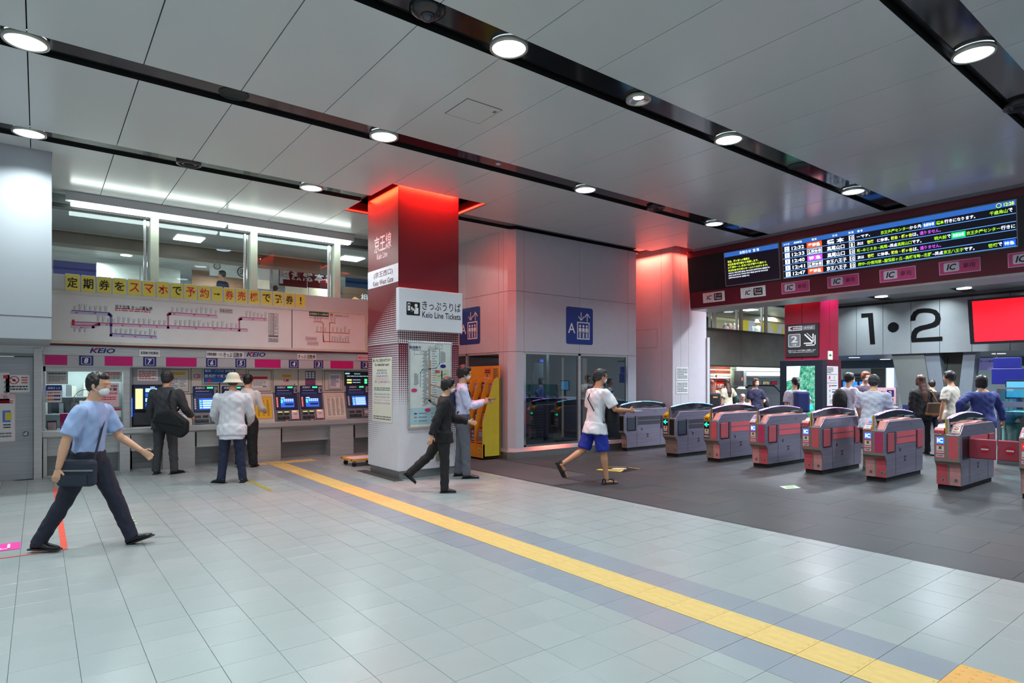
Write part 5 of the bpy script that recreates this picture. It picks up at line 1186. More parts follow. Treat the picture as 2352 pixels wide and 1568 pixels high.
for i, (tl, tr_, bl, kind) in enumerate(ics):
    a = B6(*tl); c = B6(*tr_); e = B6(*bl); x0, x1_, y1, y0 = (a[0] + e[0]) / 2, c[0] , (a[1] + c[1]) / 2, e[1]
    t = thing('lane_sign', ('pink IC only lane sign on the departure board, ' if kind else 'white IC and ticket lane sign on the departure board, ') + pos[i], 'sign', group='lane signs under the departure board')
    f = newf(); f.step = .002; w, h = x1_ - x0, y1 - y0
    def q(x, y): return x0 + w * x, y0 + h * y
    f.rect(x0, y0, x1_, y1, PKR if kind else PAPER, 3); 
    if kind:
        f.rect(x0 + .012, y0 + .012, x1_ - .012, y1 - .012, PK, 4); f.rrect(*q(.12, .2), *q(.5, .86), .02, mat('ic_plate', (206, 200, 214), .4), 5); f.text('IC', *q(.31, .53), h * .46, INK, 6, bold=.03, shear=.25); f.text('専用', *q(.73, .52), h * .38, mat('sign_dark_pink', (90, 30, 60), .5), 5)
    else:
        f.rrect(*q(.12, .15), *q(.47, .86), .02, GREYINK, 4); f.rrect(*q(.127, .165), *q(.463, .845), .02, PAPER, 5); f.text('IC', *q(.3, .5), h * .44, INK, 6, bold=.03, shear=.25); f.rrect(*q(.52, .15), *q(.88, .86), .02, INK, 4); f.text('きっぷ', *q(.70, .66), h * .24, WPRINT, 5, w=w * .27); f.text('Ticket', *q(.70, .36), h * .22, WPRINT, 5, w=w * .28)
    f.build('sign_print', t)

# ------------------------------------------------------------------ floor markings
def mark(name, label, cat, fn):
    t = thing(name, label, cat); f = Flat((0, 0, .0025), (1, 0, 0), (0, 1, 0), step=.0006); fn(f); f.build('print', t); return t
ORT = mat('tape_orange', (222, 84, 66), .5); PKT = mat('tape_pink', (226, 60, 160), .5)
mark('floor_tape', 'long orange red tape running away from the walking man on the left floor', 'tape', lambda f: f.rect(.165, 6.98, .215, 11.17, ORT, 1))
mark('floor_tape', 'thin orange tape line by the left edge of the floor', 'tape', lambda f: f.rect(-1.6, 6.95, .16, 6.975, ORT, 1))
mark('floor_sticker', 'pink floor sticker with a white arrow at the left edge', 'sticker', lambda f: (f.rect(-.55, 7.255, -.135, 7.56, PKT, 1), f.line([(-.34, 7.33), (-.22, 7.33), (-.22, 7.5)], .02, WPRINT, 2), f.line([(-.34, 7.42), (-.28, 7.36)], .02, WPRINT, 2)))
def stripes(f):
    f.rect(2.56, 8.89, 2.62, 10.2, YEL, 1)
    for k in range(22): y = 8.9 + k * .06; f.poly([(2.56, y), (2.62, y + .025), (2.62, y + .055), (2.56, y + .03)], INK, 2)
mark('hazard_tape', 'yellow and black striped tape on the floor right of the man in the white jacket', 'tape', stripes)
GRT = mat('tape_green', (170, 214, 160), .5)
mark('green_marks', 'pale green worn floor markings between the two men on the left', 'marking', lambda f: [f.poly([(.79, 7.7 + k * .16), (.85, 7.74 + k * .16), (.85, 7.80 + k * .16), (.79, 7.76 + k * .16)], GRT, 1) for k in (0, 1, 2, 3, 6, 7, 8)])
def warn(f):
    c = Vector((7.93, 7.35)); r1 = Vector((RT.x, RT.y)); u1 = Vector((-.35, .94)).normalized()
    def Q(x, y): p = c + Vector((.79, -.61)) * x + Vector((.61, .79)) * y; return (p.x, p.y)
    f.poly([Q(-.36, .02), Q(-.14, .34), Q(.30, .36), Q(.48, .12), Q(.42, .06), Q(.1, -.28)], INK, 1)
    f.poly([Q(-.34, .0), Q(-.24, .12), Q(.16, .0), Q(.06, -.24)], YEL, 2); f.line([Q(-.12, .31), Q(.28, .33), Q(.44, .11)], .025, YEL, 2)
    f.poly([Q(.1 + .14 * math.cos(i * .628), .14 + .08 * math.sin(i * .628)) for i in range(10)], WPRINT, 2)
    f.line([Q(-.24, .04), Q(.08, -.08)], .03, INK, 3); f.line([Q(-.16, -.02), Q(.02, -.14)], .02, INK, 3)
mark('warning_sticker', 'black and yellow warning sticker on the dark floor behind the man in blue shorts', 'sticker', warn)
mark('exit_sticker', 'small pale green exit guide sticker on the dark floor in front of the gates', 'sticker', lambda f: (f.poly([(8.459, 4.56), (8.60, 4.73), (8.86, 4.64), (8.72, 4.47)], mat('pale_green', (206, 228, 196), .5), 1), f.poly([(8.56, 4.59), (8.62, 4.66), (8.76, 4.61), (8.70, 4.54)], mat('leaf_green', (110, 180, 90), .5), 2)))

# ------------------------------------------------------------------ BEHIND THE GATES
CONC = mat('concrete_dark', (116, 123, 113), .6, var=.14, scale=1.6, bump=.2, bscale=12)
bm = structure('wall_beam')
for a, c in ((13.1, 16.6), (16.6, 19.75), (19.75, 24.9)): MB().box(a + .005, 12.3, 2.07, c - .005, 12.8, 3.3, CONC).build('concrete_face', bm)
MB().box(13.1, 12.24, 3.28, 24.9, 12.6, 3.33, DGREY).box(13.1, 12.28, 2.05, 24.9, 12.8, 2.08, DGREY).build('edge_trim', bm)
# magenta red pillar with the platform sign and the display kiosk
KX = 18.7
y_r = onX(1884, HOR, KX).y; y_l = onX(1802, HOR, KX).y; x_r = onY(1926, HOR, y_r).x
p3 = thing('red_pillar', 'magenta red pillar behind the gates carrying the black platform 2 sign', 'column', (0, 0, 0))
RP = mat('pillar_magenta', (150, 26, 58), .3, var=.03)
ymid = (y_r + y_l) / 2; xmid = (KX + x_r) / 2
for y0, y1 in ((y_r, ymid - .006), (ymid + .006, y_l)):
    MB().box(KX, y0, 0, xmid - .006, y1, CEIL, RP).build('pillar_panel', p3, bevel=.01)
MB().box(xmid + .006, y_r, 0, x_r, y_l, CEIL, RP).build('pillar_panel', p3, bevel=.01)
MB().box(KX + .3, y_r - .03, 0, x_r + .1, y_r + .05, 2.2, MAROOND).build('lower_casing', p3)
area('pillar_red_top', (KX - .25, ymid, 4.5), .2, 13, (1, .03, .03), rot=(0, R(-15), 0), shape='RECTANGLE', size_y=1.2)
area('pillar_violet', ((KX + x_r) / 2, y_r - .5, 4.3), 1.0, 26, (.8, .14, .9), rot=(R(28), 0, 0), shape='RECTANGLE', size_y=.2)
def Kp(u, v, x=KX - .03): return onX(u, v, x)
ps = thing('platform_sign', 'black sign with a boxed 2 and a down right arrow on the red pillar', 'sign')
xs_ = KX - .05; a = Kp(1805, 820, xs_); c = Kp(1880, 744, xs_); w = a.y - c.y; z0 = onX(1805, 820, xs_).z; z1 = onX(1805, 746, xs_).z; h = z1 - z0
MB().box(xs_, c.y, z0, KX, a.y, z1, BLACK).build('sign_plate', ps)
f = Flat((xs_ - .002, a.y, z0), RIGHT_Y); SB = mat('sign_charcoal', (44, 42, 44), .4); f.rect(0, 0, w, h, SB, 0)
f.rect(w * .08, h * .80, w * .5, h * .94, WPRINT, 1); f.poly([(w * .12, h * .87), (w * .22, h * .93), (w * .22, h * .81)], MAROON, 2); f.bars(w * .22, h * .815, w * .48, h * .925, 2, INK, 2); f.rect(w * .5, h * .80, w * .9, h * .94, GREY, 1); f.text('のりば', w * .7, h * .87, h * .08, WPRINT, 2)
f.rrect(w * .08, h * .30, w * .46, h * .70, .04, WPRINT, 1); f.rrect(w * .095, h * .315, w * .445, h * .685, .035, GREY, 2); f.text('2', w * .27, h * .54, h * .2, WPRINT, 3, w=w * .2, bold=.02); f.text('番線', w * .27, h * .37, h * .06, WPRINT, 3)
f.line([(w * .6, h * .66), (w * .82, h * .44)], .045, WPRINT, 2); f.line([(w * .66, h * .70), (w * .86, h * .50)], .02, WPRINT, 2)
f.line([(w * .84, h * .66), (w * .84, h * .40), (w * .58, h * .40)], .035, WPRINT, 2); f.line([(w * .9, h * .62), (w * .9, h * .34), (w * .64, h * .34)], .03, WPRINT, 2)
f.text('京王ライナーは2番線から発車します', w * .5, h * .19, h * .045, WPRINT, 2, w=w * .84, res=1); f.text('KEIO LINER Departs from Platform No.2', w * .48, h * .135, h * .035, WPRINT, 2, w=w * .76, res=1)
f.build('lettering', ps)
kk = thing('display_kiosk', 'black standing display with a bright leafy picture in front of the red pillar', 'display')
kx = KX - .35; a = Kp(1791, 828, kx); c = Kp(1889, 828, kx); MB().box(kx, c.y, 0, KX - .06, a.y, 1.55 + 46 / FPX * a.dot(FW), mat('kiosk_black', (24, 28, 40), .3)).build('casing', kk, bevel=.01)
sa = Kp(1807, 841, kx); sb_ = Kp(1872, 841, kx); f = Flat((kx - .004, sa.y, .35), RIGHT_Y); w, h = sa.y - sb_.y, sa.z - .35
NAT = glow('leaf_screen', (150, 214, 170), .95)
m = NAT; nt = m.node_tree; b_ = nt.nodes['Principled BSDF']
n1 = nt.nodes.new('ShaderNodeTexNoise'); n1.inputs['Scale'].default_value = 9; n1.inputs['Detail'].default_value = 8; n1.inputs['Roughness'].default_value = .75
tc_ = nt.nodes.new('ShaderNodeTexCoord'); nt.links.new(tc_.outputs['Object'], n1.inputs['Vector'])
rr = nt.nodes.new('ShaderNodeValToRGB'); rr.color_ramp.elements[0].position = .36; rr.color_ramp.elements[0].color = lin((8, 110, 70)) + (1,); rr.color_ramp.elements[1].position = .72; rr.color_ramp.elements[1].color = lin((235, 250, 255)) + (1,)
e_ = rr.color_ramp.elements.new(.5); e_.color = lin((60, 190, 150)) + (1,)
nt.links.new(n1.outputs['Fac'], rr.inputs[0]); nt.links.new(rr.outputs[0], b_.inputs['Emission Color'])
for l_ in list(b_.inputs['Base Color'].links): nt.links.remove(l_)
b_.inputs['Base Color'].default_value = (.01, .015, .01, 1); rr.color_ramp.elements[0].color = lin((4, 90, 50)) + (1,)
f.rect(0, 0, w, h, NAT, 1); f.poly([(0, h * .72), (w * .45, h * .8), (w * .5, h), (0, h)], glow('screen_sky', (190, 226, 236), 1.2), 2)
f.poly([(w * .35, h * .10), (w * .95, h * .22), (w * .9, h * .30), (w * .3, h * .2)], glow('screen_water', (40, 170, 230), 1.1), 2)
f.build('screen', kk)
gd = thing('platform_guide', 'tall white guide notice on the maroon casing right of the display kiosk', 'notice')
yy_ = y_r - .04; a = onY(1897, 932, yy_); c = onY(1925, 841, yy_); w, h = c.x - a.x, c.z - a.z; f = Flat(a, RIGHT_X); f.rect(0, 0, w, h, PAPER, 0)
for y in (.785, .57): f.rect(w * .06, h * y, w * .94, h * y + .012, NAVY, 1)
f.bars(w * .1, h * .82, w * .6, h * .97, 4, INK, 1); f.rect(w * .25, h * .67, w * .35, h * .75, MAGENTA, 1); f.rect(w * .65, h * .67, w * .75, h * .75, GRT, 1); f.bars(w * .3, h * .62, w * .85, h * .65, 1, REDINK, 1); f.rect(w * .28, h * .47, w * .36, h * .53, MAGENTA, 1); f.bars(w * .42, h * .48, w * .88, h * .53, 1, INK, 1)
for t_, y in (('4', .38), ('5', .24)): f.text(t_, w * .32, h * y, h * .07, INK, 1)
f.rect(w * .5, h * .33, w * .85, h * .36, NAVY, 1); f.bars(w * .5, h * .39, w * .85, h * .42, 1, INK, 1); f.bars(w * .5, h * .22, w * .85, h * .29, 2, GREYINK, 1); f.bars(w * .3, h * .05, w * .9, h * .16, 3, GREYINK, 1); f.build('sheet', gd)
es = thing('exit_arrow_sign', 'small lit green arrow sign on the magenta side of the red pillar', 'sign'); a = onY(1902.5, 826, y_r - .02); c = onY(1912.5, 806, y_r - .02); w, h = c.x - a.x, c.z - a.z
MB().box(a.x, y_r - .02, a.z, c.x, y_r, c.z, WHITE).build('plate', es); f = Flat((a.x, y_r - .021, a.z), RIGHT_X); f.rect(.01, .01, w - .01, h - .01, glow('exit_lit', (226, 240, 210), .9), 1); GE = mat('exit_green', (20, 130, 90), .5); f.line([(w * .8, h * .52), (w * .25, h * .52)], .03, GE, 2); f.line([(w * .55, h * .68), (w * .22, h * .52), (w * .55, h * .36)], .03, GE, 2); f.build('arrow_print', es)

# 1-2 wall
XW = 25.0
w12 = structure('wall_right')
GRW = mat('wall_grey_panel', (150, 158, 162), .4, var=.02)
ys = [onX(u, HOR, XW).y for u in (1900, 1967, 2028, 2092, 2158, 2232, 2320)] + [3.0, 1.2, -.6]
ys = [12.4] + ys
for a, c in zip(ys, ys[1:]): MB().box(XW, c + .008, 2.53, XW + .15, a - .008, 4.40, GRW).build('panel', w12)
MB().box(XW + .02, -2, 2.55, XW + .3, 12.4, 4.52, INK).box(XW - .05, -2, 4.42, XW + .2, 12.4, 4.47, INK).build('shadow_gap', w12)
MB().box(XW - .01, -2, 4.47, XW + .2, 12.4, 4.6, GREY).build('cornice', w12)
for yy in (5.2, 7.9, 10.3): area('wall_washer', (24.05, yy, 4.5), .3, 24, (.84, .95, 1), rot=(0, R(-22), 0), spread=120)
DIG = mat('digit_black', (9, 9, 14), .85, var=0, spec=.2)
num = thing('platform_number', 'huge black digits 1 and 2 with a dot on the grey wall behind the gates', 'sign')
f = Flat((XW - .012, 0, 0), RIGHT_Y)
def W12(x, y): q = onX(1900 + x / 5.204, 620 + y / 5.204, XW); return (-q.y, q.z)
f.poly([W12(*p) for p in ((407, 520), (545, 512), (573, 884), (515, 886), (489, 563), (410, 572))][::-1], DIG, 1)
cx0 = W12(790, 683); f.disc(cx0[0], cx0[1], .185, DIG, 1, 28)
outer = [(995, 606), (997, 570), (1010, 530), (1035, 495), (1070, 472), (1120, 460), (1200, 457), (1260, 460), (1310, 480), (1345, 520), (1360, 580), (1352, 625), (1325, 660), (1280, 685), (1220, 700), (1160, 712), (1110, 728), (1080, 755), (1068, 785), (1068, 812), (1378, 793), (1378, 845), (1010, 863)]
inner = [(1010, 863), (1003, 790), (1012, 740), (1035, 705), (1070, 680), (1120, 665), (1180, 652), (1240, 637), (1275, 620), (1292, 590), (1293, 560), (1280, 535), (1255, 518), (1215, 510), (1160, 508), (1105, 517), (1075, 540), (1060, 570), (1057, 602)]
# the figure 2 as a ribbon of quads between its two outlines
O2 = [(995, 606), (1000, 555), (1030, 500), (1080, 468), (1150, 457), (1230, 458), (1305, 478), (1348, 525), (1360, 585), (1345, 640), (1300, 678), (1230, 698), (1150, 715), (1100, 735), (1075, 765), (1068, 812)]
I2 = [(1057, 602), (1060, 575), (1080, 535), (1110, 515), (1160, 508), (1215, 510), (1258, 520), (1288, 545), (1293, 580), (1283, 610), (1250, 632), (1190, 650), (1110, 667), (1050, 692), (1012, 740), (1004, 800)]
for i in range(15): f.poly([W12(*p) for p in (O2[i], O2[i + 1], I2[i + 1], I2[i])][::-1], DIG, 1)
f.poly([W12(*p) for p in ((1004, 800), (1068, 812), (1378, 793), (1378, 845), (1010, 863))][::-1], DIG, 1)
f.build('digits', num)
# red screen
rs = thing('red_screen', 'big bright red display hanging on the grey wall at the right edge', 'display')
X_ = 23.9; a = onX(2222, HOR, X_).y; zt = onX(2222, 688, X_).z; zb = onX(2233, 789, X_).z; c = onX(2560, HOR, X_).y
tilt = .28; MB().prism([(X_ + tilt, zb), (X_, zt), (X_ + .3, zt), (X_ + .3 + tilt, zb)], c, a, BLACK, 'y').build('casing', rs)
MB().box(X_ + .2, (a + c) / 2 - .3, zt - .1, XW - .02, (a + c) / 2 + .3, zt, DGREY).build('bracket', rs)
f = Flat((X_ + tilt, a, zb), RIGHT_Y, Vector((-tilt, 0, zt - zb))); REDS = glow('screen_red', (255, 22, 40), 1.25); hh = math.hypot(tilt, zt - zb); f.rect(.12, .07, a - c - .12, hh - .07, REDS, 3); f.build('screen_face', rs)
# recess wall, leaning piers
lp = thing('leaning_pier', 'big grey leaning pier under the platform number wall', 'pier')
def XP(u, v, x=XW + .02): return onX(u, v, x)
def pier(pts, x, th, m, name):
    q = [XP(u, v, x) for u, v in pts]; MB().prism([(p.y, p.z) for p in q], x, x + th, m, 'x').build(name, lp)
GP = mat('pier_grey', (120, 126, 124), .5, var=.03); GP2 = mat('pier_grey_blue', (124, 134, 144), .5, var=.03); OL = mat('pier_olive', (84, 90, 82), .5)
def ext(u0, v0, u1, v1, v): return u0 + (u1 - u0) * (v - v0) / (v1 - v0)
VB = 960
pier([(2048, 812), (2122, 811), (ext(2122, 813, 2131, 870, VB), VB), (ext(2049, 815, 2070, 923, VB), VB)], XW + .1, .5, GP, 'left_face')
pier([(2123.5, 811), (2157, 810), (ext(2157, 810, 2165, 870, VB), VB), (ext(2123.5, 813, 2133, 870, VB), VB)], XW + .15, .5, GP2, 'middle_face')
pier([(2157, 808), (2213, 807), (ext(2213, 808, 2203, 890, VB), VB), (ext(2157, 810, 2165, 870, VB), VB)], XW + .6, .3, OL, 'recessed_face')
pier([(2213, 807), (2241, 806), (ext(2241, 808, 2232, 900, VB), VB), (ext(2213, 808, 2203, 890, VB), VB)], XW + .15, .5, GP2, 'right_face')
pier([(2177, 820), (2179, 820), (2175, 850), (2173, 850)], XW + .59, .02, INK, 'joint')
# space beyond
fs = structure('wall_far')
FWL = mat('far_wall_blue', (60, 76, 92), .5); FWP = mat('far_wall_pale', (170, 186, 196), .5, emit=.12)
XF = 34.5
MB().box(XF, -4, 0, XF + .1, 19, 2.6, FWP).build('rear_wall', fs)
MB().box(XF - .3, 6, onX(1935, 846, XF - .3).z, XF, 16, 2.6, FWL).build('rear_fascia', fs)
MB().box(25.35, -4, 2.60, XF, 19, 2.64, mat('low_ceiling', (84, 96, 106), .4)).build('low_ceiling', fs)
FLT = glow('far_lamp', (236, 248, 255), 6)
for u, v in ((1962, 821), (2033, 825), (2294, 812)):
    q = onZ(u, v, 2.598); t = thing('recessed_light', 'small recessed light in the low ceiling ' + {1962: 'right of the red pillar', 2033: 'left of the leaning pier', 2294: 'under the red screen'}[u], 'ceiling light', q); MB().cyl((0, 0, -.004), (0, 0, 0), .22, .22, FLT, 20).build('lamp_disc', t)
for u, v in ((2024, 681.5), (2214, 662.5)):
    q = onZ(u, v, CEIL - .01); t = thing('downlight', 'far downlight under the departure board, ' + ('left one' if u == 2024 else 'right one'), 'ceiling light', q); MB().cyl((0, 0, -.006), (0, 0, 0), .20, .20, FLT, 24).build('lamp_disc', t)
for xx, yy in ((28, 7), (28, 3), (29, 12)): area('beyond_light', (xx, yy, 2.56), .8, 110, (.75, .86, 1))
shu = thing('roller_shutter', 'dark roller shutter far behind the waiting couple', 'shutter'); a = onX(2001, 905, XF - .05); c = onX(2034, 855, XF - .05)
for k in range(14): z = 1.0 + k * .085; MB().box(XF - .06, c.y, z, XF - .02, a.y, z + .075, mat('shutter_slat', (70, 72, 66), .5)).build('slat', shu)
MB().box(XF - .08, c.y - .1, 0, XF - .01, c.y, 2.3, STEEL).box(XF - .08, a.y, 0, XF - .01, a.y + .1, 2.3, STEEL).box(XF - .08, c.y - .1, 2.2, XF - .01, a.y + .1, 2.3, STEEL).build('frame', shu)
ti = thing('far_information_board', 'grey far information board with white lettering behind the masked boy', 'sign'); a = onX(1938, 873, XF - .2); c = onX(1980, 858, XF - .2); f = Flat((XF - .25, a.y, a.z), RIGHT_Y); f.rect(0, 0, a.y - c.y, .36, mat('board_grey_blue', (96, 108, 120), .5), 0); f.bars(.05, .03, a.y - c.y - .05, .33, 2, INK, 1); f.build('board', ti)
vm = thing('blue_lit_machine', 'far row of blue lit screens behind the masked couple', 'machine'); f = Flat((XF - .3, onX(1938, 900, XF).y, 1.0), RIGHT_Y); [f.rect(.1 + .42 * i, .1, .4 + .42 * i, .5, glow('machine_blue', (40, 120, 255), 1.6), 1) for i in range(4)]; f.build('screens', vm); MB().box(XF - .28, onX(1985, 900, XF).y, .3, XF - .02, onX(1936, 900, XF).y, 1.6, DGREY).build('cabinet', vm)
wl_ = thing('lit_panel', 'tall pale glowing wall panel left of the leaning pier', 'panel'); a = onX(2036, 900, XF - .1); c = onX(2052, 900, XF - .1); MB().box(XF - .12, c.y, 1.0, XF - .02, a.y, 2.4, glow('lit_white', (210, 220, 250), 1.2)).build('panel_face', wl_)
# pink queue sign with a 2
pq = thing('pink_platform_sign', 'pink notice board with a navy 2 behind the man in the striped shirt', 'sign'); X_ = 15.5; a = onX(1960, 928, X_); c = onX(2057.5, 890, X_); zb, zt = onX(2040, 927, X_).z, onX(2040, 890, X_).z; w = a.y - c.y; h = zt - zb
MB().box(X_, c.y, zb, X_ + .03, a.y, zt, PINKP).build('board', pq); MB().box(X_, c.y - .05, 0, X_ + .04, c.y, zt + .02, STEELD).box(X_, a.y, 0, X_ + .04, a.y + .05, zt + .02, STEELD).box(X_ - .01, c.y - .05, zb - .09, X_ + .05, a.y, zb - .05, PAPER).build('stand', pq)
f = Flat((X_ - .002, a.y, zb), RIGHT_Y); f.rect(w * .80, h * .46, w * .96, h * .86, NAVY, 1); f.text('2', w * .88, h * .66, h * .28, PINKP, 2, bold=.03); f.text('京王多摩センター', w * .55, h * .75, h * .13, INK, 1, w=w * .42); f.text('橋本方面', w * .62, h * .55, h * .13, INK, 1); f.bars(w * .4, h * .1, w * .95, h * .36, 3, GREYINK, 1); f.rect(w * .02, h * .42, w * .78, h * .435, GREYINK, 1); f.build('lettering', pq)
nb = thing('navy_floor_panel', 'low navy panel with white lettering behind gate arches', 'panel'); X_ = 16.5; a = onX(2073, 960, X_); c = onX(2120, 960, X_); zt = onX(2090, 930, X_).z; f = Flat((X_, a.y, .2), RIGHT_Y); MB().box(X_ + .001, c.y, .2, X_ + .04, a.y, zt, NAVYP).build('board', nb); f.text('シルバー', (a.y - c.y) * .7, zt - .36, .14, WPRINT, 1); f.build('lettering', nb)
# staffed counter on the right: glass screens, rails, monitors
gc = thing('staff_counter', 'glass fronted staffed counter with rails at the right edge behind the gates', 'counter')
X_ = 14.2; TG = glass('teal_glass', (.42, .74, .72), .10)
ya, yb = onX(2292, 900, X_).y, .5
zt = onX(2320, 893, X_).z; zm = onX(2320, 925, X_).z; zl = onX(2320, 932, X_).z
MB().box(X_ - .04, yb, zl - .02, X_ + .06, ya, zm + .02, STEEL).box(X_ - .03, yb, zt, X_ + .02, ya, zt + .03, STEEL).box(X_ - .05, yb, .28, X_ + .08, ya, .34, STEEL).box(X_ - .05, yb, 0, X_ + .1, ya, .28, STEELD).build('rail', gc)
for k in range(5): y = ya - .02 - k * .78; MB().box(X_ - .03, y - .03, .3, X_ + .03, y + .03, zt, STEELD).build('post', gc)
MB().box(X_, yb, .34, X_ + .01, ya, zl, TG).box(X_, yb, zm, X_ + .01, ya, zt, TG).build('glass_panel', gc)
MB().box(X_ + .4, yb, .9, X_ + 1.1, ya, .96, WHITE2).box(X_ + .4, yb, .0, X_ + .5, ya, .9, mat('counter_teal', (70, 120, 126), .4)).build('desk', gc)
for u, v0, v1, lb in ((2342, 896, 916, 'staff monitor with pale blue screen on the counter at the right edge'),):
    t = thing('monitor', lb, 'monitor', onX(u, 916, X_ + .5)); MB().box(0, -.22, .0, .04, .22, .36, DGREY).box(.0, -.05, -.2, .03, .05, 0, DGREY).build('casing', t, bevel=.005); f = Flat((-.002, .2, .03), RIGHT_Y); f.rect(0, 0, .4, .3, glow('monitor_blue', (90, 180, 230), 1.1), 0); f.build('screen', t)
bs = thing('blue_sign_boxes', 'two deep blue blank sign boxes one above the other at the right', 'sign'); X_ = 17.0
DB = mat('deep_blue', (8, 18, 96), .4, emit=.35)
a = onX(2281, 863, X_); c = onX(2343, 863, X_); z0, z1, z2 = onX(2300, 882, X_).z, onX(2300, 846, X_).z, onX(2300, 821, X_).z
MB().box(X_, c.y - .05, z0, X_ + .15, a.y + .03, z1, DB).build('lower_box', bs, bevel=.01); MB().box(X_, c.y, z1 + .01, X_ + .15, a.y, z2, DB).build('upper_box', bs, bevel=.01); MB().cyl((X_ + .2, a.y - .2, 0), (X_ + .2, a.y - .2, z1), .03, .03, STEEL).cyl((X_ + .2, c.y + .2, 0), (X_ + .2, c.y + .2, z1), .03, .03, STEEL).build('stand', bs)
vs = thing('violet_direction_sign', 'pale violet direction sign with dark Japanese writing left of the blue sign boxes', 'sign'); X_ = 25.8; a = onX(2238, 835, X_); c = onX(2296, 822, X_); z0, z1 = onX(2260, 850, X_).z, onX(2260, 822, X_).z; w = a.y - c.y; h = z1 - z0
MB().box(X_, c.y, z0, X_ + .1, a.y, z1, mat('violet_board', (132, 132, 196), .4, emit=.3)).cyl((X_ + .05, a.y - .1, z1), (X_ + .05, a.y - .1, 2.60), .02, .02, STEEL).cyl((X_ + .05, c.y + .1, z1), (X_ + .05, c.y + .1, 2.60), .02, .02, STEEL).build('board', vs); f = Flat((X_ - .002, a.y, z0), RIGHT_Y); f.text('線改札への連絡', w * .4, h * .74, h * .2, NAVY, 1, w=w * .75); f.build('lettering', vs)

# shops beyond the concrete beam
YS = 17.5
sb2 = structure('wall_shops')
x0s, x1s = onY(1600, 850, YS).x, onY(1840, 850, YS).x
MB().box(x0s - 3, YS + 1.2, 0, x1s + 4, YS + 1.3, 2.66, mat('shop_wall_grey', (176, 192, 190), .4)).build('rear_wall', sb2)
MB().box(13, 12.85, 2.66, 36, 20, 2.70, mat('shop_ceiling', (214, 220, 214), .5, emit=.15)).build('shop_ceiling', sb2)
for xx, yy in ((20, 14.6), (25, 15.4), (30, 16)): area('shop_light', (xx, yy, 2.6), 1.2, 90, (.95, 1, .96))
lw = thing('light_wall', 'bright white glowing ceiling panels of the passage beyond the concrete beam', 'light panel'); q0 = onY(1690, 841, YS); q1 = onY(1800, 863, YS); LWM = glow('passage_white', (236, 255, 246), 2.4)
zz = q1.z; dz = (q0.z - q1.z); f = Flat((q0.x, YS, zz), RIGHT_X); wdt = q1.x - q0.x
for i in range(3): f.rect(i * wdt / 3 + .01, 0, (i + 1) * wdt / 3 - .01, dz * .42, LWM, 1); f.rect(i * wdt / 3 + .01, dz * .52, (i + 1) * wdt / 3 - .01, dz, LWM, 1)
MB().box(q0.x, YS + .01, zz - .1, q1.x, YS + .3, q0.z + .1, WHITE2).build('casing', lw); f.build('lit_panels', lw)
ks = thing('kiosk_shop', 'small shop front with white K Shop sign and red posters beyond the gates', 'shop'); a = onY(1612, 950, YS - 1); c = onY(1677, 839, YS - 1); xa, xb = a.x, c.x; y_ = YS - 1
def sz(v): return onY(1640, v, y_).z
BR = mat('shop_brown', (150, 72, 50), .5)
MB().box(xa, y_, sz(857), xb, y_ + .6, 2.65, BR).box(xa, y_ - .02, sz(869), xb, y_, sz(857.5), PAPERC).box(xa, y_, sz(874), xb, y_ + .05, sz(869.5), MAROON).box(xa, y_ - .01, sz(849.5), xb, y_ + .02, sz(848), glow('shop_lamp', (255, 240, 210), 4)).build('fascia', ks)
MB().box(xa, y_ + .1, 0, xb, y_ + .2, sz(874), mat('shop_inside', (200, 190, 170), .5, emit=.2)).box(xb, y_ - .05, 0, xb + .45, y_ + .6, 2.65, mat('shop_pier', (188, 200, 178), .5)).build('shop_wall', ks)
f = Flat((xa, y_ - .022, 0), RIGHT_X)
def SX(u): return onY(u, 900, y_).x - xa
f.text('K-Shop', SX(1651), sz(863), .10, GREYINK, 1); f.rect(SX(1613), sz(864), SX(1639), sz(863), MAROON, 1); f.rect(SX(1657), sz(864), SX(1676), sz(863), MAROON, 1); f.poly([(SX(1641), sz(863.5)), (SX(1645.5), sz(868)), (SX(1645.5), sz(859))], MAROON, 1); f.build('shop_sign_print', ks)
f = Flat((xa, y_ + .09, 0), RIGHT_X, step=.004); f.rect(SX(1649), sz(907), SX(1669), sz(874.5), mat('poster_red', (214, 44, 34), .5), 1); f.text('たばこ', SX(1658.5), sz(886), .17, PAPER, 3, bold=.05); f.text('各種', SX(1657), sz(898), .17, YEL, 3, bold=.05); f.rect(SX(1649), sz(920), SX(1669), sz(908), mat('poster_blue2', (40, 80, 150), .5), 1); f.bars(SX(1650), sz(918), SX(1668), sz(910), 2, PAPER, 2)
f.rect(SX(1627), sz(898), SX(1637), sz(874.5), PAPER, 1); f.bars(SX(1628), sz(896), SX(1636), sz(876), 5, CORALM, 2); f.rect(SX(1640), sz(900), SX(1647), sz(874.5), ORT, 1); f.rect(SX(1641), sz(898), SX(1646), sz(887), YEL, 2); f.build('posters', ks)
lv = thing('louvre_panel', 'pale louvred wall strip right of the small shop', 'panel'); b = MB()
for k in range(22): MB().box(xb + .1, y_ - .10, .3 + k * .085, xb + .38, y_ - .06, .36 + k * .085, mat('louvre', (170, 182, 160), .5)).build('slat', lv)
lf = thing('lift_post', 'grey post with a small lit orange down arrow in the passage', 'post'); y_2 = 15.8; a = onY(1700, 900, y_2); c = onY(1716, 900, y_2); zt = onY(1700, 851, y_2).z
MB().box(a.x, y_2, 0, (a.x * .5 + c.x * .5), y_2 + .3, zt, DGREY).cyl((c.x - .08, y_2 + .12, 0), (c.x - .08, y_2 + .12, zt), .12, .12, STEEL, 16).build('post_body', lf)
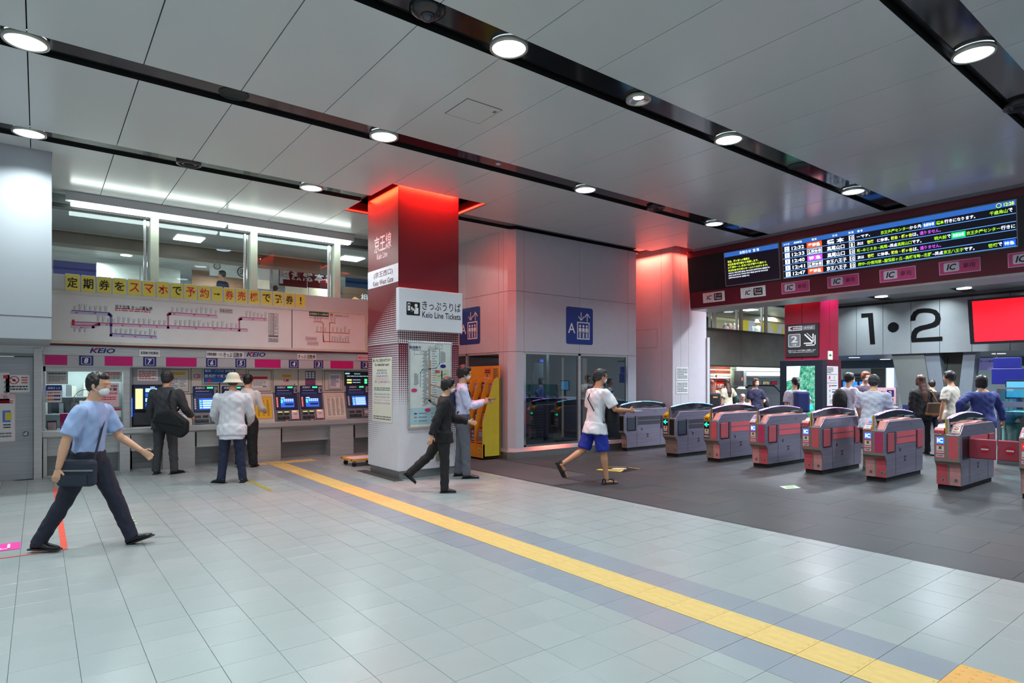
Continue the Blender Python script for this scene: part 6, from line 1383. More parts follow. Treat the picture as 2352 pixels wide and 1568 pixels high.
f = Flat((a.x, y_2 - .002, 0), RIGHT_X); q = onY(1704.5, 870, y_2); x_ = q.x - a.x; OG = glow('arrow_orange', (255, 80, 30), 3); f.poly([(x_ - .06, q.z), (x_, q.z - .09), (x_ + .06, q.z)], OG, 1); f.rect(x_ - .025, q.z, x_ + .025, q.z + .07, OG, 1); f.build('arrow', lf)
esc = thing('escalator_side', 'grey sloping escalator side panel beyond the gates', 'escalator'); y_3 = 14.2
pts = [(1716, 960), (1716, 893), (1722, 888), (1779, 888), (1792, 902), (1812, 925), (1812, 960)]
q = [onY(u, v, y_3) for u, v in pts]; MB().prism([(p.x, p.z) for p in q], y_3, y_3 + .5, mat('escalator_grey', (150, 156, 158), .4, .3), 'y').build('side_panel', esc)
q = [onY(u, v - 2, y_3) for u, v in pts[1:6]]; MB().tube([(p.x, y_3 + .05, p.z + .02) for p in q], .045, RUBBER, 8).build('handrail', esc)
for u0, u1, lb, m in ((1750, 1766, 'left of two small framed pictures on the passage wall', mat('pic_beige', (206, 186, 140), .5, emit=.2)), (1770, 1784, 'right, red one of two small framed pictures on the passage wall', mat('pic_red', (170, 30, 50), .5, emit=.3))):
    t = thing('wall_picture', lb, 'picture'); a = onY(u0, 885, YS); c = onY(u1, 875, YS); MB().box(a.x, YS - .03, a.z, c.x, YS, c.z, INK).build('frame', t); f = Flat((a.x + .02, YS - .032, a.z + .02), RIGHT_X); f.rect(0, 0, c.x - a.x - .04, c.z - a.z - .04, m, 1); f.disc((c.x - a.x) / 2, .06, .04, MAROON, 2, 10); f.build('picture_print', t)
glr = thing('glass_balustrade', 'greenish glass balustrade across the passage behind the gates', 'railing'); y_4 = 15.0; xa, xb = onY(1612, 886, y_4).x, onY(1800, 886, y_4).x; zt = onY(1700, 886, y_4).z
MB().box(xa, y_4, .1, xb, y_4 + .012, zt, TG if False else glass('rail_glass', (.78, .92, .88), .06)).build('glass_panel', glr); MB().box(xa, y_4 - .01, zt, xb, y_4 + .02, zt + .02, STEEL).build('top_rail', glr)

# ------------------------------------------------------------------ UPPER CONCOURSE behind the windows
uc = structure('wall_upper')
ZFU, ZCU, YBU = 2.80, 5.0, 24.0; YB2 = 19.2
MB().box(XL - 3, 12.62, ZFU - .1, 36, YBU, ZFU, mat('upper_floor', (176, 172, 164), .3)).build('upper_floor', structure('floor'))
uc2 = structure('ceiling'); CU = mat('upper_ceiling', (150, 156, 160), .35, .1)
MB().box(XL - 3, 12.53, ZCU, 36, 17.4, ZCU + .05, CU).box(XL - 3, 17.9, ZCU + .05, 36, YBU, ZCU + .1, mat('upper_ceiling_far', (170, 176, 180), .4)).build('upper_ceiling', uc2)
MB().box(XL - 3, 17.4, ZCU - .30, 36, 17.9, ZCU + .1, mat('upper_beam_brown', (112, 96, 78), .5)).box(XL - 3, 17.36, ZCU - .02, 36, 17.4, ZCU + .02, CREAM).build('ceiling_beam', uc2)
MB().box(XL - 3, YBU, ZFU, 12.5, YBU + .1, ZCU + .1, mat('upper_back_wall', (176, 190, 192), .5, emit=.10)).box(12.5, YB2, ZFU, 36, YB2 + .1, ZCU + .1, mat('upper_shop_wall', (222, 218, 190), .5, emit=.35)).box(XL - 3, 12.6, ZFU, XL - 2.9, YBU, ZCU, WHITE2).box(36, 12.6, ZFU, 36.1, YBU, ZCU, WHITE2).box(12.4, YB2, ZFU, 12.5, YBU, ZCU, WHITE2).build('upper_walls', uc)  # back and shop walls get a faint glow in place of room light
UL = glow('upper_panel_light', (240, 250, 255), 6)
def sq(u0, u1, v0, v1, lb):
    q = onZ((u0 + u1) / 2, (v0 + v1) / 2, ZCU - .01); t = thing('square_light', lb, 'ceiling light', q, group=None); MB().box(-.3, -.3, -.005, .3, .3, 0, UL).build('light_panel', t); return q
for u0, u1, v0, v1, lb in ((402, 467, 541, 556, 'square ceiling light seen through the second upper window'), (781, 831, 588, 601, 'square ceiling light seen in the upper window next to the red column'), (1706, 1737, 709, 715, 'square ceiling light in the upper window over the concrete beam')):
    q = sq(u0, u1, v0, v1, lb)
for xx, yy in ((1, 15), (3.5, 15), (6.5, 15), (1, 20.5), (4.5, 20.5), (8, 20.5), (17, 15.5), (22, 15.5), (27, 15.5), (31, 17)): area('upper_light', (xx, yy, ZCU - .08), .8, 55 if xx < 12 and yy < 16 else (90 if xx < 12 else 150), (.92, 1, .98))
for u, v in ((238, 571), (290, 586), (475, 597), (675, 618), (742, 617), (1674, 734), (1731, 734), (1783, 740), (1620, 727)):
    q = onZ(u, v, ZCU + (.05 if (onZ(u, v, ZCU).y > 17.6) else 0)); t = thing('small_downlight', 'small round downlight upstairs, %s' % {238: 'leftmost in the first upper window', 290: 'second in the first upper window', 475: 'above the dark clothed walker upstairs', 675: 'above the dark noren curtain', 742: 'right of the dark noren curtain', 1674: 'in the far upper window left of the centre mullion', 1731: 'in the far upper window above the hat', 1783: 'in the far upper window beside the red pillar', 1620: 'at the left end of the far upper windows'}[u], 'ceiling light', q)
    MB().cyl((0, 0, -.01), (0, 0, 0), .14, .14, UL, 16).build('lamp_disc', t)
# noren curtains and shop fronts upstairs
def upper(name, label, cat, u0, u1, v0, v1, y, m, fn=None):
    a = onY(u0, v1, y); c = onY(u1, v0, y); t = thing(name, label, cat); w, h = c.x - a.x, c.z - a.z
    n_ = max(1, int(round(w / .9)))
    for k in range(n_): box('cloth_panel' if cat == 'curtain' else 'board', a.x + k * w / n_ + .01, y, a.z + (.02 * (k % 2)), a.x + (k + 1) * w / n_ - .01, y + .02, c.z, m if not isinstance(m, list) else m[k % len(m)], t)
    if fn: f = Flat((a.x, y - .004, a.z), RIGHT_X); fn(f, w, h); f.build('lettering', t)
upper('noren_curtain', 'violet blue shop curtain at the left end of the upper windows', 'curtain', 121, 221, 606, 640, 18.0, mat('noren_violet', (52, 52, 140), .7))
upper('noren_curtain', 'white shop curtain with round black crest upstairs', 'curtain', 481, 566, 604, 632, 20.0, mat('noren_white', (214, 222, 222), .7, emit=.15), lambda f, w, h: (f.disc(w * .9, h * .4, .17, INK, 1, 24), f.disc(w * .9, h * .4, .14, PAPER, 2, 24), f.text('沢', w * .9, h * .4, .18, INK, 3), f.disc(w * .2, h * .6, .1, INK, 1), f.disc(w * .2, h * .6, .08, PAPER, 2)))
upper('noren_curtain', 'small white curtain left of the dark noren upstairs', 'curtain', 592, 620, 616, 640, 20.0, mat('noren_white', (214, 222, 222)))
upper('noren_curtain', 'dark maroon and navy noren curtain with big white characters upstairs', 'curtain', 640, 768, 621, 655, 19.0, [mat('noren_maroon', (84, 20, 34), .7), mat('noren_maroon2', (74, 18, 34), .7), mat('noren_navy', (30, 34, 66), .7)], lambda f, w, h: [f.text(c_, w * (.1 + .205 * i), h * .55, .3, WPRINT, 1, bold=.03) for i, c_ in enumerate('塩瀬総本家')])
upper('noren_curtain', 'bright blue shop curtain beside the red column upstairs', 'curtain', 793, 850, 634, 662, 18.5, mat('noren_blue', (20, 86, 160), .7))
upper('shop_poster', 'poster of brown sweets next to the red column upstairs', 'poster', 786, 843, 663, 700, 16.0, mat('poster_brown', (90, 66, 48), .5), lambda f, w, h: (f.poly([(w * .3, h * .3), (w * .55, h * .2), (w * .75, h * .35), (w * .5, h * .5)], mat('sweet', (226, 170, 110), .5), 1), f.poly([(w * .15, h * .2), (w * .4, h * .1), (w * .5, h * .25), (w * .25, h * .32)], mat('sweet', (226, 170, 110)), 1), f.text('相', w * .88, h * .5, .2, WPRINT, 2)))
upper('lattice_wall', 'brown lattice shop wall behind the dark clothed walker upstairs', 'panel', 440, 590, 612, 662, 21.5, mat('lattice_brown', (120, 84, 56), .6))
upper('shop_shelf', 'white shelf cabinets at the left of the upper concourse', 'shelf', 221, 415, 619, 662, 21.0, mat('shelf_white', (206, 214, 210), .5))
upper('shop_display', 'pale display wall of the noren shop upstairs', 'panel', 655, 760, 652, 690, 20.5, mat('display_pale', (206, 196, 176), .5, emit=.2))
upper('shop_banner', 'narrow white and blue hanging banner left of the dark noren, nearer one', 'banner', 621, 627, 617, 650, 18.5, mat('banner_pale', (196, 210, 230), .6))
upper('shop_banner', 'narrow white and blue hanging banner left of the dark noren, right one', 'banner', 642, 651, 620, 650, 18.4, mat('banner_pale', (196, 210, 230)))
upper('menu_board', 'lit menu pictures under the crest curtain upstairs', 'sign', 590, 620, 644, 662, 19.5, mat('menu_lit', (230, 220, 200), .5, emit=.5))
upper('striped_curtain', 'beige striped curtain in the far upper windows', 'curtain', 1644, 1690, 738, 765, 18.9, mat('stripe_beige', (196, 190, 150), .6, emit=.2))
yc_ = YB2 - .05
yt_ = thing('yellow_wall_graphic', 'yellow and lilac triangle wall graphic in the far upper windows', 'wall graphic'); a = onY(1706, 770, yc_); c = onY(1800, 741, yc_); f = Flat((a.x, yc_, a.z), RIGHT_X); w, h = c.x - a.x, c.z - a.z
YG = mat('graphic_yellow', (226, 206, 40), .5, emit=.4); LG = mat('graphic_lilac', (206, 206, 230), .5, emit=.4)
f.rect(0, 0, w, h, LG, 0); f.poly([(0, 0), (w * .12, 0), (w * .14, h), (0, h)], YG, 1); f.poly([(w * .26, h), (w * .62, h), (w * .62, 0), (w * .5, 0)], YG, 1); f.poly([(w * .62, h), (w * .78, h * .1), (w * .9, h)], YG, 1); f.poly([(w * .9, 0), (w, 0), (w, h)], YG, 1); f.build('graphic', yt_)
up_ = thing('plastic_wrapped_goods', 'clear bagged goods on a shelf in the far upper window', 'goods'); y_ = 16.5; a = onY(1665, 760, y_); r_ = random.Random(2); b = MB()
for k in range(14): b.ell((a.x + r_.uniform(0, 1.2), y_ + r_.uniform(0, .3), a.z + .1 + r_.uniform(0, .25)), (.12, .1, .1), r_.choice([WPRINT, PAPERC, CORALL]), 8, 6)
b.build('bags', up_, 'stuff'); box('goods_shelf', a.x - .3, y_ - .1, ZFU, a.x + 1.5, y_ + .5, a.z + .05, WHITE, up_)
area('upper_red', (7.2, 18.2, 4.75), .2, 8, (1, .1, .05), rot=(0, 0, 0), shape='RECTANGLE', size_y=2)

# ------------------------------------------------------------------ PEOPLE
SKIN = mat('skin', (206, 158, 128), .55, var=.04); SKIN2 = mat('skin_tan', (190, 138, 106), .55, var=.04)
HAIR = mat('hair_black', (22, 19, 19), .45, var=.2, scale=30, aniso=(1, 1, .15)); HAIRB = mat('hair_brown', (70, 42, 32), .45, var=.2, scale=30); HAIRR = mat('hair_auburn', (120, 62, 44), .5, var=.15, scale=30); HAIRG = mat('hair_dark_grey', (46, 46, 46), .5, var=.2, scale=30)
MASKM = mat('mask_white', (228, 230, 236), .7); MASKP = mat('mask_pink', (226, 196, 200), .7); SHOE = mat('shoe_black', (18, 18, 20), .3); SOLE = mat('sole_grey', (150, 150, 140), .6); EYEM = mat('eye_dark', (16, 12, 12), .2)
def cloth(name, col, **k): return mat(name, col, k.pop('rough', .8), var=.05, bump=.25, bscale=k.pop('bs', 90), **k)
def remesh(b, name, m, parent, voxel, smooth=2, wr=0.0, wf=9.0, cut=None):
    me = bpy.data.meshes.new(name); me.from_pydata(b.v, [], b.f); me.update()
    bm_ = bmesh.new(); bm_.from_mesh(me); bmesh.ops.recalc_face_normals(bm_, faces=bm_.faces); bm_.to_mesh(me); bm_.free()
    o = bpy.data.objects.new(name, me); COL.objects.link(o)
    r = o.modifiers.new('r', 'REMESH'); r.mode = 'VOXEL'; r.voxel_size = voxel; r.use_smooth_shade = True
    s = o.modifiers.new('s', 'SMOOTH'); s.factor = .5; s.iterations = smooth
    dg = bpy.context.evaluated_depsgraph_get(); ev = o.evaluated_get(dg); nm = bpy.data.meshes.new_from_object(ev)
    bpy.data.objects.remove(o); bpy.data.meshes.remove(me); nm.name = name
    if wr:
        n_ = len(nm.vertices); co = np.empty(n_ * 3, 'f'); nm.vertices.foreach_get('co', co); co = co.reshape(-1, 3); no = np.empty(n_ * 3, 'f'); nm.vertices.foreach_get('normal', no); no = no.reshape(-1, 3)
        x, y, z = co.T * wf
        d_ = np.sin(2.1 * z + 3.0 * x + 1.2 * np.sin(2.3 * y + 1.7 * z)) * .45 + np.sin(5.1 * z - 3.7 * y + 2.0 * np.sin(3.1 * x + 1)) * .3 + np.sin(1.3 * z + 7.1 * y + 4.3 * x + 1.5 * np.sin(2 * z)) * .25
        co += no * (d_[:, None] * wr); nm.vertices.foreach_set('co', co.ravel())
    nm.materials.clear(); nm.materials.append(m)
    nm.polygons.foreach_set('use_smooth', [True] * len(nm.polygons)); nm.polygons.foreach_set('material_index', [0] * len(nm.polygons)); nm.update()
    o = bpy.data.objects.new(name, nm); COL.objects.link(o); o.parent = parent; return o
def rings(b, R_, n=12):
    """loft through rings (centre, side vector*rx, front vector*ry)"""
    v = []; f = []
    for c, s, t in R_:
        for i in range(n): a = 2 * math.pi * i / n; v.append(Vector(c) + Vector(s) * math.cos(a) + Vector(t) * math.sin(a))
    for k in range(len(R_) - 1):
        for i in range(n): f.append((k * n + i, k * n + (i + 1) % n, (k + 1) * n + (i + 1) % n, (k + 1) * n + i))
    f.append(tuple(range(n))[::-1]); f.append(tuple(range((len(R_) - 1) * n, len(R_) * n))); b.add(v, f, SKIN)
def limb(b, pts, rad, n=12):
    pts = [Vector(p) for p in pts]; R_ = []
    for i, p in enumerate(pts):
        d = (pts[min(i + 1, len(pts) - 1)] - pts[max(i - 1, 0)]).normalized(); s = d.cross(Vector((1, .05, 0))).normalized(); t = d.cross(s)
        r = rad[i]; r = r if isinstance(r, tuple) else (r, r); R_.append((p, s * r[0], t * r[1]))
    rings(b, R_, n)
def seg(p, q, t): return Vector(p).lerp(Vector(q), t)
def person(label, pos, face, H=1.70, legL=(0, 0), legR=(0, 0), armL=None, armR=None, lean=0.0, head=(0, 0), skin=SKIN, top=None, topm=None, bottom='trousers', botm=None, hair='short', hairm=HAIR, mask=None, shoes='shoe', shoem=SHOE,
           spread=.085, fine=True, female=False, pitch_feet=(0, 0), extra=None, z=0.0, longsleeve=True, tuck=False, wide=1.0, feetyaw=(0, 0)):
    """local frame: +X forward, +Y left.  legs (hip pitch, knee bend); arms (upper dir, fore dir)"""
    root = thing('person', label, 'person', (pos[0], pos[1], z), face)
    vx = .0075 if fine else .016; gv = .011 if fine else .02
    h = H; hipz = .525 * h; Lt, Ls = .245 * h, .24 * h; fz = .04 * h
    legs = []
    for s, (a, k), fp, fy in ((1, legL, pitch_feet[0], feetyaw[0]), (-1, legR, pitch_feet[1], feetyaw[1])):
        a_, k_ = R(a), R(k); hp = Vector((0, s * .052 * h * (1.05 if female else 1), 0)); kn = hp + Vector((math.sin(a_) * Lt, s * (spread - .052) * h * .3, -math.cos(a_) * Lt)); an = kn + Vector((math.sin(a_ - k_) * Ls, s * (spread - .052) * h * .4, -math.cos(a_ - k_) * Ls)); legs.append([hp, kn, an, R(fp), R(fy)])
    low = min(l[2].z - (fz + .02 * abs(math.sin(l[3]))) for l in legs); pz = -low
    P0 = Vector((0, 0, pz))
    for l in legs:
        for i in range(3): l[i] = l[i] + P0
    le = R(lean)
    def T(p):   # torso point: p relative to the hip centre, upright frame
        p = Vector(p); return P0 + Vector((p.x * math.cos(le) + p.z * math.sin(le), p.y, -p.x * math.sin(le) + p.z * math.cos(le)))
    def TV(v): v = Vector(v); return Vector((v.x * math.cos(le) + v.z * math.sin(le), v.y, -v.x * math.sin(le) + v.z * math.cos(le)))
    sw_ = (.108 if not female else .094) * h * wide
    shy = {1: T((0, sw_, .276 * h)), -1: T((0, -sw_, .276 * h))}
    arms = []
    for s, arm in ((1, armL), (-1, armR)):
        arm = arm or ((.03, s * .12, -1), (.18, s * .02, -1)); u = Vector(arm[0]).normalized(); fo = Vector(arm[1]).normalized()
        el = shy[s] + u * .172 * h; wr_ = el + fo * .148 * h; arms.append((shy[s], el, wr_, fo, s))
    # torso rings
    tw = 1.0 * wide
    def torso_r(infl=0.0, z0=-.055, z1=.315, hem=0.0):
        prof = [(-.075, .062, .050), (-.045, .088, .062), (.0, .096 if female else .090, .066), (.05, .086 if female else .086, .060), (.11, .076 if female else .083, .056), (.17, .083 if female else .091, .060), (.225, .096 if female else .104, .062), (.262, .098 if female else .110, .054), (.290, .082, .046), (.306, .058, .040), (.322, .040, .037)]
        out = []
        for q, rx, ry in prof:
            if q < z0 - .001 or q > z1 + .008: continue
            out.append((T((-.004 * h, 0, q * h)), TV((0, rx * h * tw + infl, 0)), TV((ry * h * (1 if not female else .95) + infl, 0, 0))))
        return out
    hy, hp_ = R(head[0]), R(head[1]); hc = T((.018 * h, 0, .412 * h)); M = Matrix.Rotation(hy, 3, 'Z') @ Matrix.Rotation(hp_ + le * .4, 3, 'Y')
    hs = .0705 * h / .12
    def HP(x, y, z): return hc + M @ Vector((x * h / 1.7, y * h / 1.7, z * h / 1.7))
    def hell(b, c, r, n=14, k=10):
        bb = MB(); bb.ell((0, 0, 0), r, SKIN, n, k); c = Vector(c)
        b.add([HP(*(Vector(v) + c)) for v in bb.v], bb.f, SKIN)
    # ---- body (one continuous surface)
    b = MB(); rings(b, torso_r()); 
    for s, e, w_, fo, sd in arms: limb(b, [seg(s, e, -.12), s, seg(s, e, .35), e, seg(e, w_, .3), w_], [.012 * h, .031 * h, .028 * h, .0235 * h, .0235 * h, .0155 * h])
    bare = bottom == 'shorts'
    for hp, kn, an, fp, fy in legs:
        limb(b, [hp + Vector((0, 0, .02 * h)), seg(hp, kn, .15), seg(hp, kn, .5), kn, seg(kn, an, .28), seg(kn, an, .65), an], [.026 * h, .046 * h, .042 * h, .030 * h, .032 * h, .023 * h, .0195 * h])
    limb(b, [T((-.008 * h, 0, .29 * h)), T((.006 * h, 0, .35 * h)), HP(-.01, 0, -.06)], [.036 * h, .033 * h, .034 * h])
    hell(b, (-.008, 0, .028), (.094, .076, .098)); hell(b, (.028, 0, -.028), (.062, .062, .078)); hell(b, (.05, 0, -.075), (.036, .036, .026))
    hell(b, (.092, 0, -.018), (.020, .013, .024), 8, 6); hell(b, (.084, 0, -.058), (.014, .024, .012), 8, 6); hell(b, (.078, 0, .028), (.02, .05, .014), 8, 6)
    for s in (-1, 1): hell(b, (.0, s * .077, -.01), (.018, .010, .032), 8, 6)
    for s, e, w_, fo, sd in arms:    # hand with fingers
        up = Vector((0, 0, 1)) if abs(fo.z) < .8 else Vector((1, 0, 0)); sdv = fo.cross(up).normalized(); nv = sdv.cross(fo).normalized() * (1 if sd > 0 else 1)
        wd = nv if abs(fo.z) < .8 else Vector((1, 0, 0)); th = fo.cross(wd).normalized()
        k = h / 1.7; pc = w_ + fo * .085 * k
        rings(b, [(w_ - fo * .005, wd * .022 * k, th * .017 * k), (w_ + fo * .03 * k, wd * .032 * k, th * .016 * k), (pc, wd * .040 * k, th * .014 * k)], 10)
        inw = th * (-1 if (th.y * sd) > 0 else 1)
        if abs(fo.z) < .8: inw = inw
        for i, (o_, ln) in enumerate(((-.030, .062), (-.010, .074), (.010, .078), (.030, .068))):
            q = pc - fo * .01 + wd * (o_ * k); q1 = q + (fo * .9 + inw * .25).normalized() * ln * .45 * k; q2 = q1 + (fo * .7 + inw * .7).normalized() * ln * .33 * k; q3 = q2 + (fo * .45 + inw * .9).normalized() * ln * .25 * k
            limb(b, [q, q1, q2, q3], [.0092 * k, .0088 * k, .0082 * k, .0068 * k], 8)
        q = w_ + fo * .03 * k + wd * .03 * k; limb(b, [q, q + (fo * .7 + wd * .8).normalized() * .03 * k, q + (fo * .9 + wd * .5 + inw * .4).normalized() * .062 * k], [.012 * k, .0105 * k, .008 * k], 8)
    if shoes == 'sandal':
        for hp, kn, an, fp, fy in legs:
            d = Matrix.Rotation(fy, 3, 'Z') @ Vector((math.cos(fp), 0, math.sin(fp))); limb(b, [an - d * .03 * h / 1.7 + Vector((0, 0, -.03)), an + d * .05 + Vector((0, 0, -.035)), an + d * .13 + Vector((0, 0, -.05)), an + d * .18 + Vector((0, 0, -.055))], [(.03, .03), (.036, .028), (.042, .018), (.035, .012)], 10)
    remesh(b, 'body', skin, root, vx, 2)
    # ---- garments
    g = .010 * h / 1.7
    if top:
        b = MB(); zlow = {'shirt': -.075 if not tuck else -.046, 'jacket': -.075, 'coat': -.075, 'tee': -.075}[top]
        inf = {'shirt': .012, 'jacket': .024, 'coat': .028, 'tee': .016}[top]
        R_ = torso_r(inf, zlow, .318 if top in ('shirt', 'jacket') else .300)
        if not tuck: c, s_, t_ = R_[0]; R_ = [(T((0, 0, -.088 * h if top != 'shirt' else -.06 * h)), TV((0, (.112 if top == 'tee' else .104) * h * tw + inf, 0)), TV(((.098 if top == 'tee' else .082) * h + inf, 0, 0)))] + [(T((0, 0, -.04 * h)), TV((0, .106 * h * tw + inf, 0)), TV(((.088 if top == 'tee' else .078) * h + inf, 0, 0)))] + [(T((0, 0, .01 * h)), TV((0, .102 * h * tw + inf, 0)), TV((.074 * h + inf, 0, 0)))] + R_[2:]
        rings(b, R_, 16)
        if top in ('shirt', 'jacket'): rings(b, [(T((0, 0, .295 * h)), TV((0, .05 * h, 0)), TV((.046 * h, 0, 0))), (T((.004 * h, 0, .322 * h)), TV((0, .038 * h, 0)), TV((.038 * h, 0, 0)))], 12)
        fr = 1.0 if longsleeve else .0
        for s, e, w_, fo, sd in arms:
            e_ = (.006 if top == 'shirt' else .012) + inf * .35
            if fr: limb(b, [seg(s, e, -.16), seg(s, e, -.08), seg(s, e, .08), seg(s, e, .4), seg(s, e, .85), e, seg(e, w_, .25), seg(e, w_, .95)], [.010 * h + e_, .024 * h + e_, .034 * h + e_, .033 * h + e_, .029 * h + e_, .029 * h + e_, .028 * h + e_, .021 * h + e_])
            else: limb(b, [seg(s, e, -.16), seg(s, e, -.08), seg(s, e, .08), seg(s, e, .4), seg(s, e, .82)], [.010 * h + e_, .024 * h + e_, .034 * h + e_, .037 * h + e_, .039 * h + e_])
        remesh(b, {'shirt': 'shirt', 'jacket': 'jacket', 'coat': 'coat', 'tee': 'shirt'}[top], topm, root, gv, 6, wr=.007, wf=11)
    if bottom in ('trousers', 'wide', 'shorts'):
        b = MB(); rings(b, torso_r(.022 if tuck else .008, -.075, .06 if tuck else .01)[:4], 14)
        w2 = 1.25 if bottom == 'wide' else 1.0
        for hp, kn, an, fp, fy in legs:
            e_ = .010
            if bottom == 'shorts': limb(b, [hp + Vector((0, 0, .03 * h)), seg(hp, kn, .15), seg(hp, kn, .55), seg(hp, kn, .95)], [.036 * h + e_, .056 * h + e_, .054 * h + e_, .056 * h + e_])
            else: limb(b, [hp + Vector((0, 0, .03 * h)), seg(hp, kn, .15), seg(hp, kn, .55), kn, seg(kn, an, .3), seg(kn, an, .7), seg(kn, an, 1.06)], [.038 * h + e_, (.055 * h + e_) * w2, (.047 * h + e_) * w2, (.037 * h + e_) * w2, (.036 * h + e_) * w2, (.032 * h + e_) * w2, (.031 * h + e_) * w2])
        remesh(b, 'trousers' if bottom != 'shorts' else 'shorts', botm, root, gv, 3, wr=.005, wf=13)
    if bottom in ('skirt', 'dress'):
        b = MB(); zz = .055 * h
        rings(b, [(T((0, 0, .05 * h)), TV((0, .09 * h, 0)), TV((.07 * h, 0, 0))), (T((0, 0, -.03 * h)), TV((0, .112 * h, 0)), TV((.09 * h, 0, 0))), (Vector((0, 0, pz * .5)), Vector((0, .125 * h, 0)), Vector((.105 * h, 0, 0))), (Vector((0, 0, zz)), Vector((0, .13 * h, 0)), Vector((.115 * h, 0, 0)))], 16)
        remesh(b, 'skirt', botm, root, gv, 3, wr=.010, wf=9)
    # ---- shoes
    for hp, kn, an, fp, fy in legs:
        M2 = Matrix.Rotation(fy, 3, 'Z') @ Matrix.Rotation(-fp, 3, 'Y'); k = h / 1.7 * (.92 if female else 1.0)
        def FP(x, y, z): return an + M2 @ Vector((x * k, y * k, z * k))
        if shoes == 'shoe':
            b = MB()
            rings(b, [(FP(-.065, 0, -.035), M2 @ Vector((0, .026 * k, 0)), M2 @ Vector((0, 0, .028 * k))), (FP(-.03, 0, -.022), M2 @ Vector((0, .034 * k, 0)), M2 @ Vector((0, 0, .045 * k))), (FP(.03, 0, -.025), M2 @ Vector((0, .036 * k, 0)), M2 @ Vector((0, 0, .040 * k))), (FP(.10, 0, -.040), M2 @ Vector((0, .044 * k, 0)), M2 @ Vector((0, 0, .026 * k))), (FP(.155, 0, -.046), M2 @ Vector((0, .038 * k, 0)), M2 @ Vector((0, 0, .020 * k))), (FP(.185, 0, -.050), M2 @ Vector((0, .018 * k, 0)), M2 @ Vector((0, 0, .012 * k)))], 12)
            sh_ = remesh(b, 'shoe', shoem, root, .007 if fine else .014, 1)
            b = MB(); b.box(-.08, -.040, -.072, .19, .040, -.056, SOLE if shoem != SHOE else RUBBER); b.v = [tuple(FP(*v)) for v in b.v]; b.build('sole', sh_, bevel=.006)
        else:
            b = MB(); b.box(-.07, -.042, -.075, .19, .042, -.052, RUBBER); b.v = [tuple(FP(*v)) for v in b.v]; sh_ = b.build('sandal', root, bevel=.008)
            b = MB(); b.tube([FP(-.05, .04, -.05), FP(-.04, .035, .0), FP(-.045, 0, .012), FP(-.04, -.035, .0), FP(-.05, -.04, -.05)], .010, RUBBER, 6); b.tube([FP(.10, .045, -.05), FP(.10, .03, -.015), FP(.10, 0, -.005), FP(.10, -.03, -.015), FP(.10, -.045, -.05)], .012, RUBBER, 6); b.tube([FP(.03, .03, .0), FP(.0, .03, .012), FP(.03, -.03, .0)], .009, RUBBER, 6); b.tube([FP(.03, 0, .012), FP(.10, 0, -.004)], .009, RUBBER, 6); b.build('strap', sh_)
    # ---- hair, mask, hat, eyes
    b = MB()
    if hair in ('short', 'bob', 'long', 'pony', 'fluffy'):
        e = {'short': 0, 'bob': .008, 'long': .004, 'pony': 0, 'fluffy': .012}[hair]
        hell(b, (-.020, 0, .036), (.094 + e, .081 + e, .094 + e)); hell(b, (-.045, 0, -.005), (.064 + e, .071 + e, .075 + e)); hell(b, (.028, 0, .078), (.058 + e * .5, .064 + e, .042 + e * .6))
        for s in (-1, 1): hell(b, (.0, s * .062, .02), (.042 + e, .024 + e, .05 + e), 10, 8)
        if hair == 'bob':
            for s in (-1, 1): hell(b, (-.005, s * .066, -.045), (.06, .026, .075), 10, 8)
            hell(b, (-.06, 0, -.055), (.05, .075, .075))
        if hair == 'long':
            rings(b, [(HP(-.045, 0, .0), M @ Vector((0, .085, 0)), M @ Vector((.055, 0, 0))), (HP(-.075, 0, -.10), M @ Vector((0, .088, 0)), M @ Vector((.05, 0, 0))), (T((-.10, 0, .24 * h)), TV((0, .085, 0)), TV((.035, 0, 0))), (T((-.105, 0, .14 * h)), TV((0, .05, 0)), TV((.022, 0, 0)))], 14)
            for s in (-1, 1): hell(b, (-.0, s * .07, -.04), (.05, .022, .08), 10, 8)
        if hair == 'pony': rings(b, [(HP(-.10, 0, .05), M @ Vector((0, .025, 0)), M @ Vector((0, 0, .025))), (HP(-.15, 0, .03), M @ Vector((0, .038, 0)), M @ Vector((.02, 0, .03))), (HP(-.165, 0, -.06), M @ Vector((0, .034, 0)), M @ Vector((.032, 0, 0))), (HP(-.14, 0, -.17), M @ Vector((0, .018, 0)), M @ Vector((.018, 0, 0)))], 10)
        remesh(b, 'hair', hairm, root, .009 if fine else .014, 2, wr=.003, wf=30)
    if hair == 'hat':
        hell(b, (-.03, 0, -.0), (.075, .079, .07)); remesh(b, 'hair', HAIRG, root, .011, 2)
        b = MB(); HM = cloth('hat_cream', (214, 208, 184)); q = []
        for r1, zz in ((.001, .15), (.05, .148), (.085, .12), (.098, .07), (.102, .035), (.125, .012), (.150, -.012), (.152, -.018), (.128, .004), (.104, .026), (.095, .03)): q.append((r1, zz))
        bb = MB(); bb.lathe(q, (0, 0, 0), HM, 32); b.add([HP(v[0] - .012, v[1], v[2]) for v in bb.v], bb.f, HM); o = b.build('hat', root, smooth=True); sd_ = o.modifiers.new('s', 'SUBSURF'); sd_.levels = 1; sd_.render_levels = 1; so = o.modifiers.new('t', 'SOLIDIFY'); so.thickness = .004
    if hair == 'cap':
        hell(b, (-.035, 0, -.0), (.07, .078, .075)); remesh(b, 'hair', hairm, root, .014, 2)
        b = MB(); hell(b, (-.008, 0, .06), (.104, .088, .075)); hell(b, (.09, 0, .045), (.07, .06, .010)); remesh(b, 'cap', cloth('cap_pink', (206, 170, 190)), root, .012, 1)
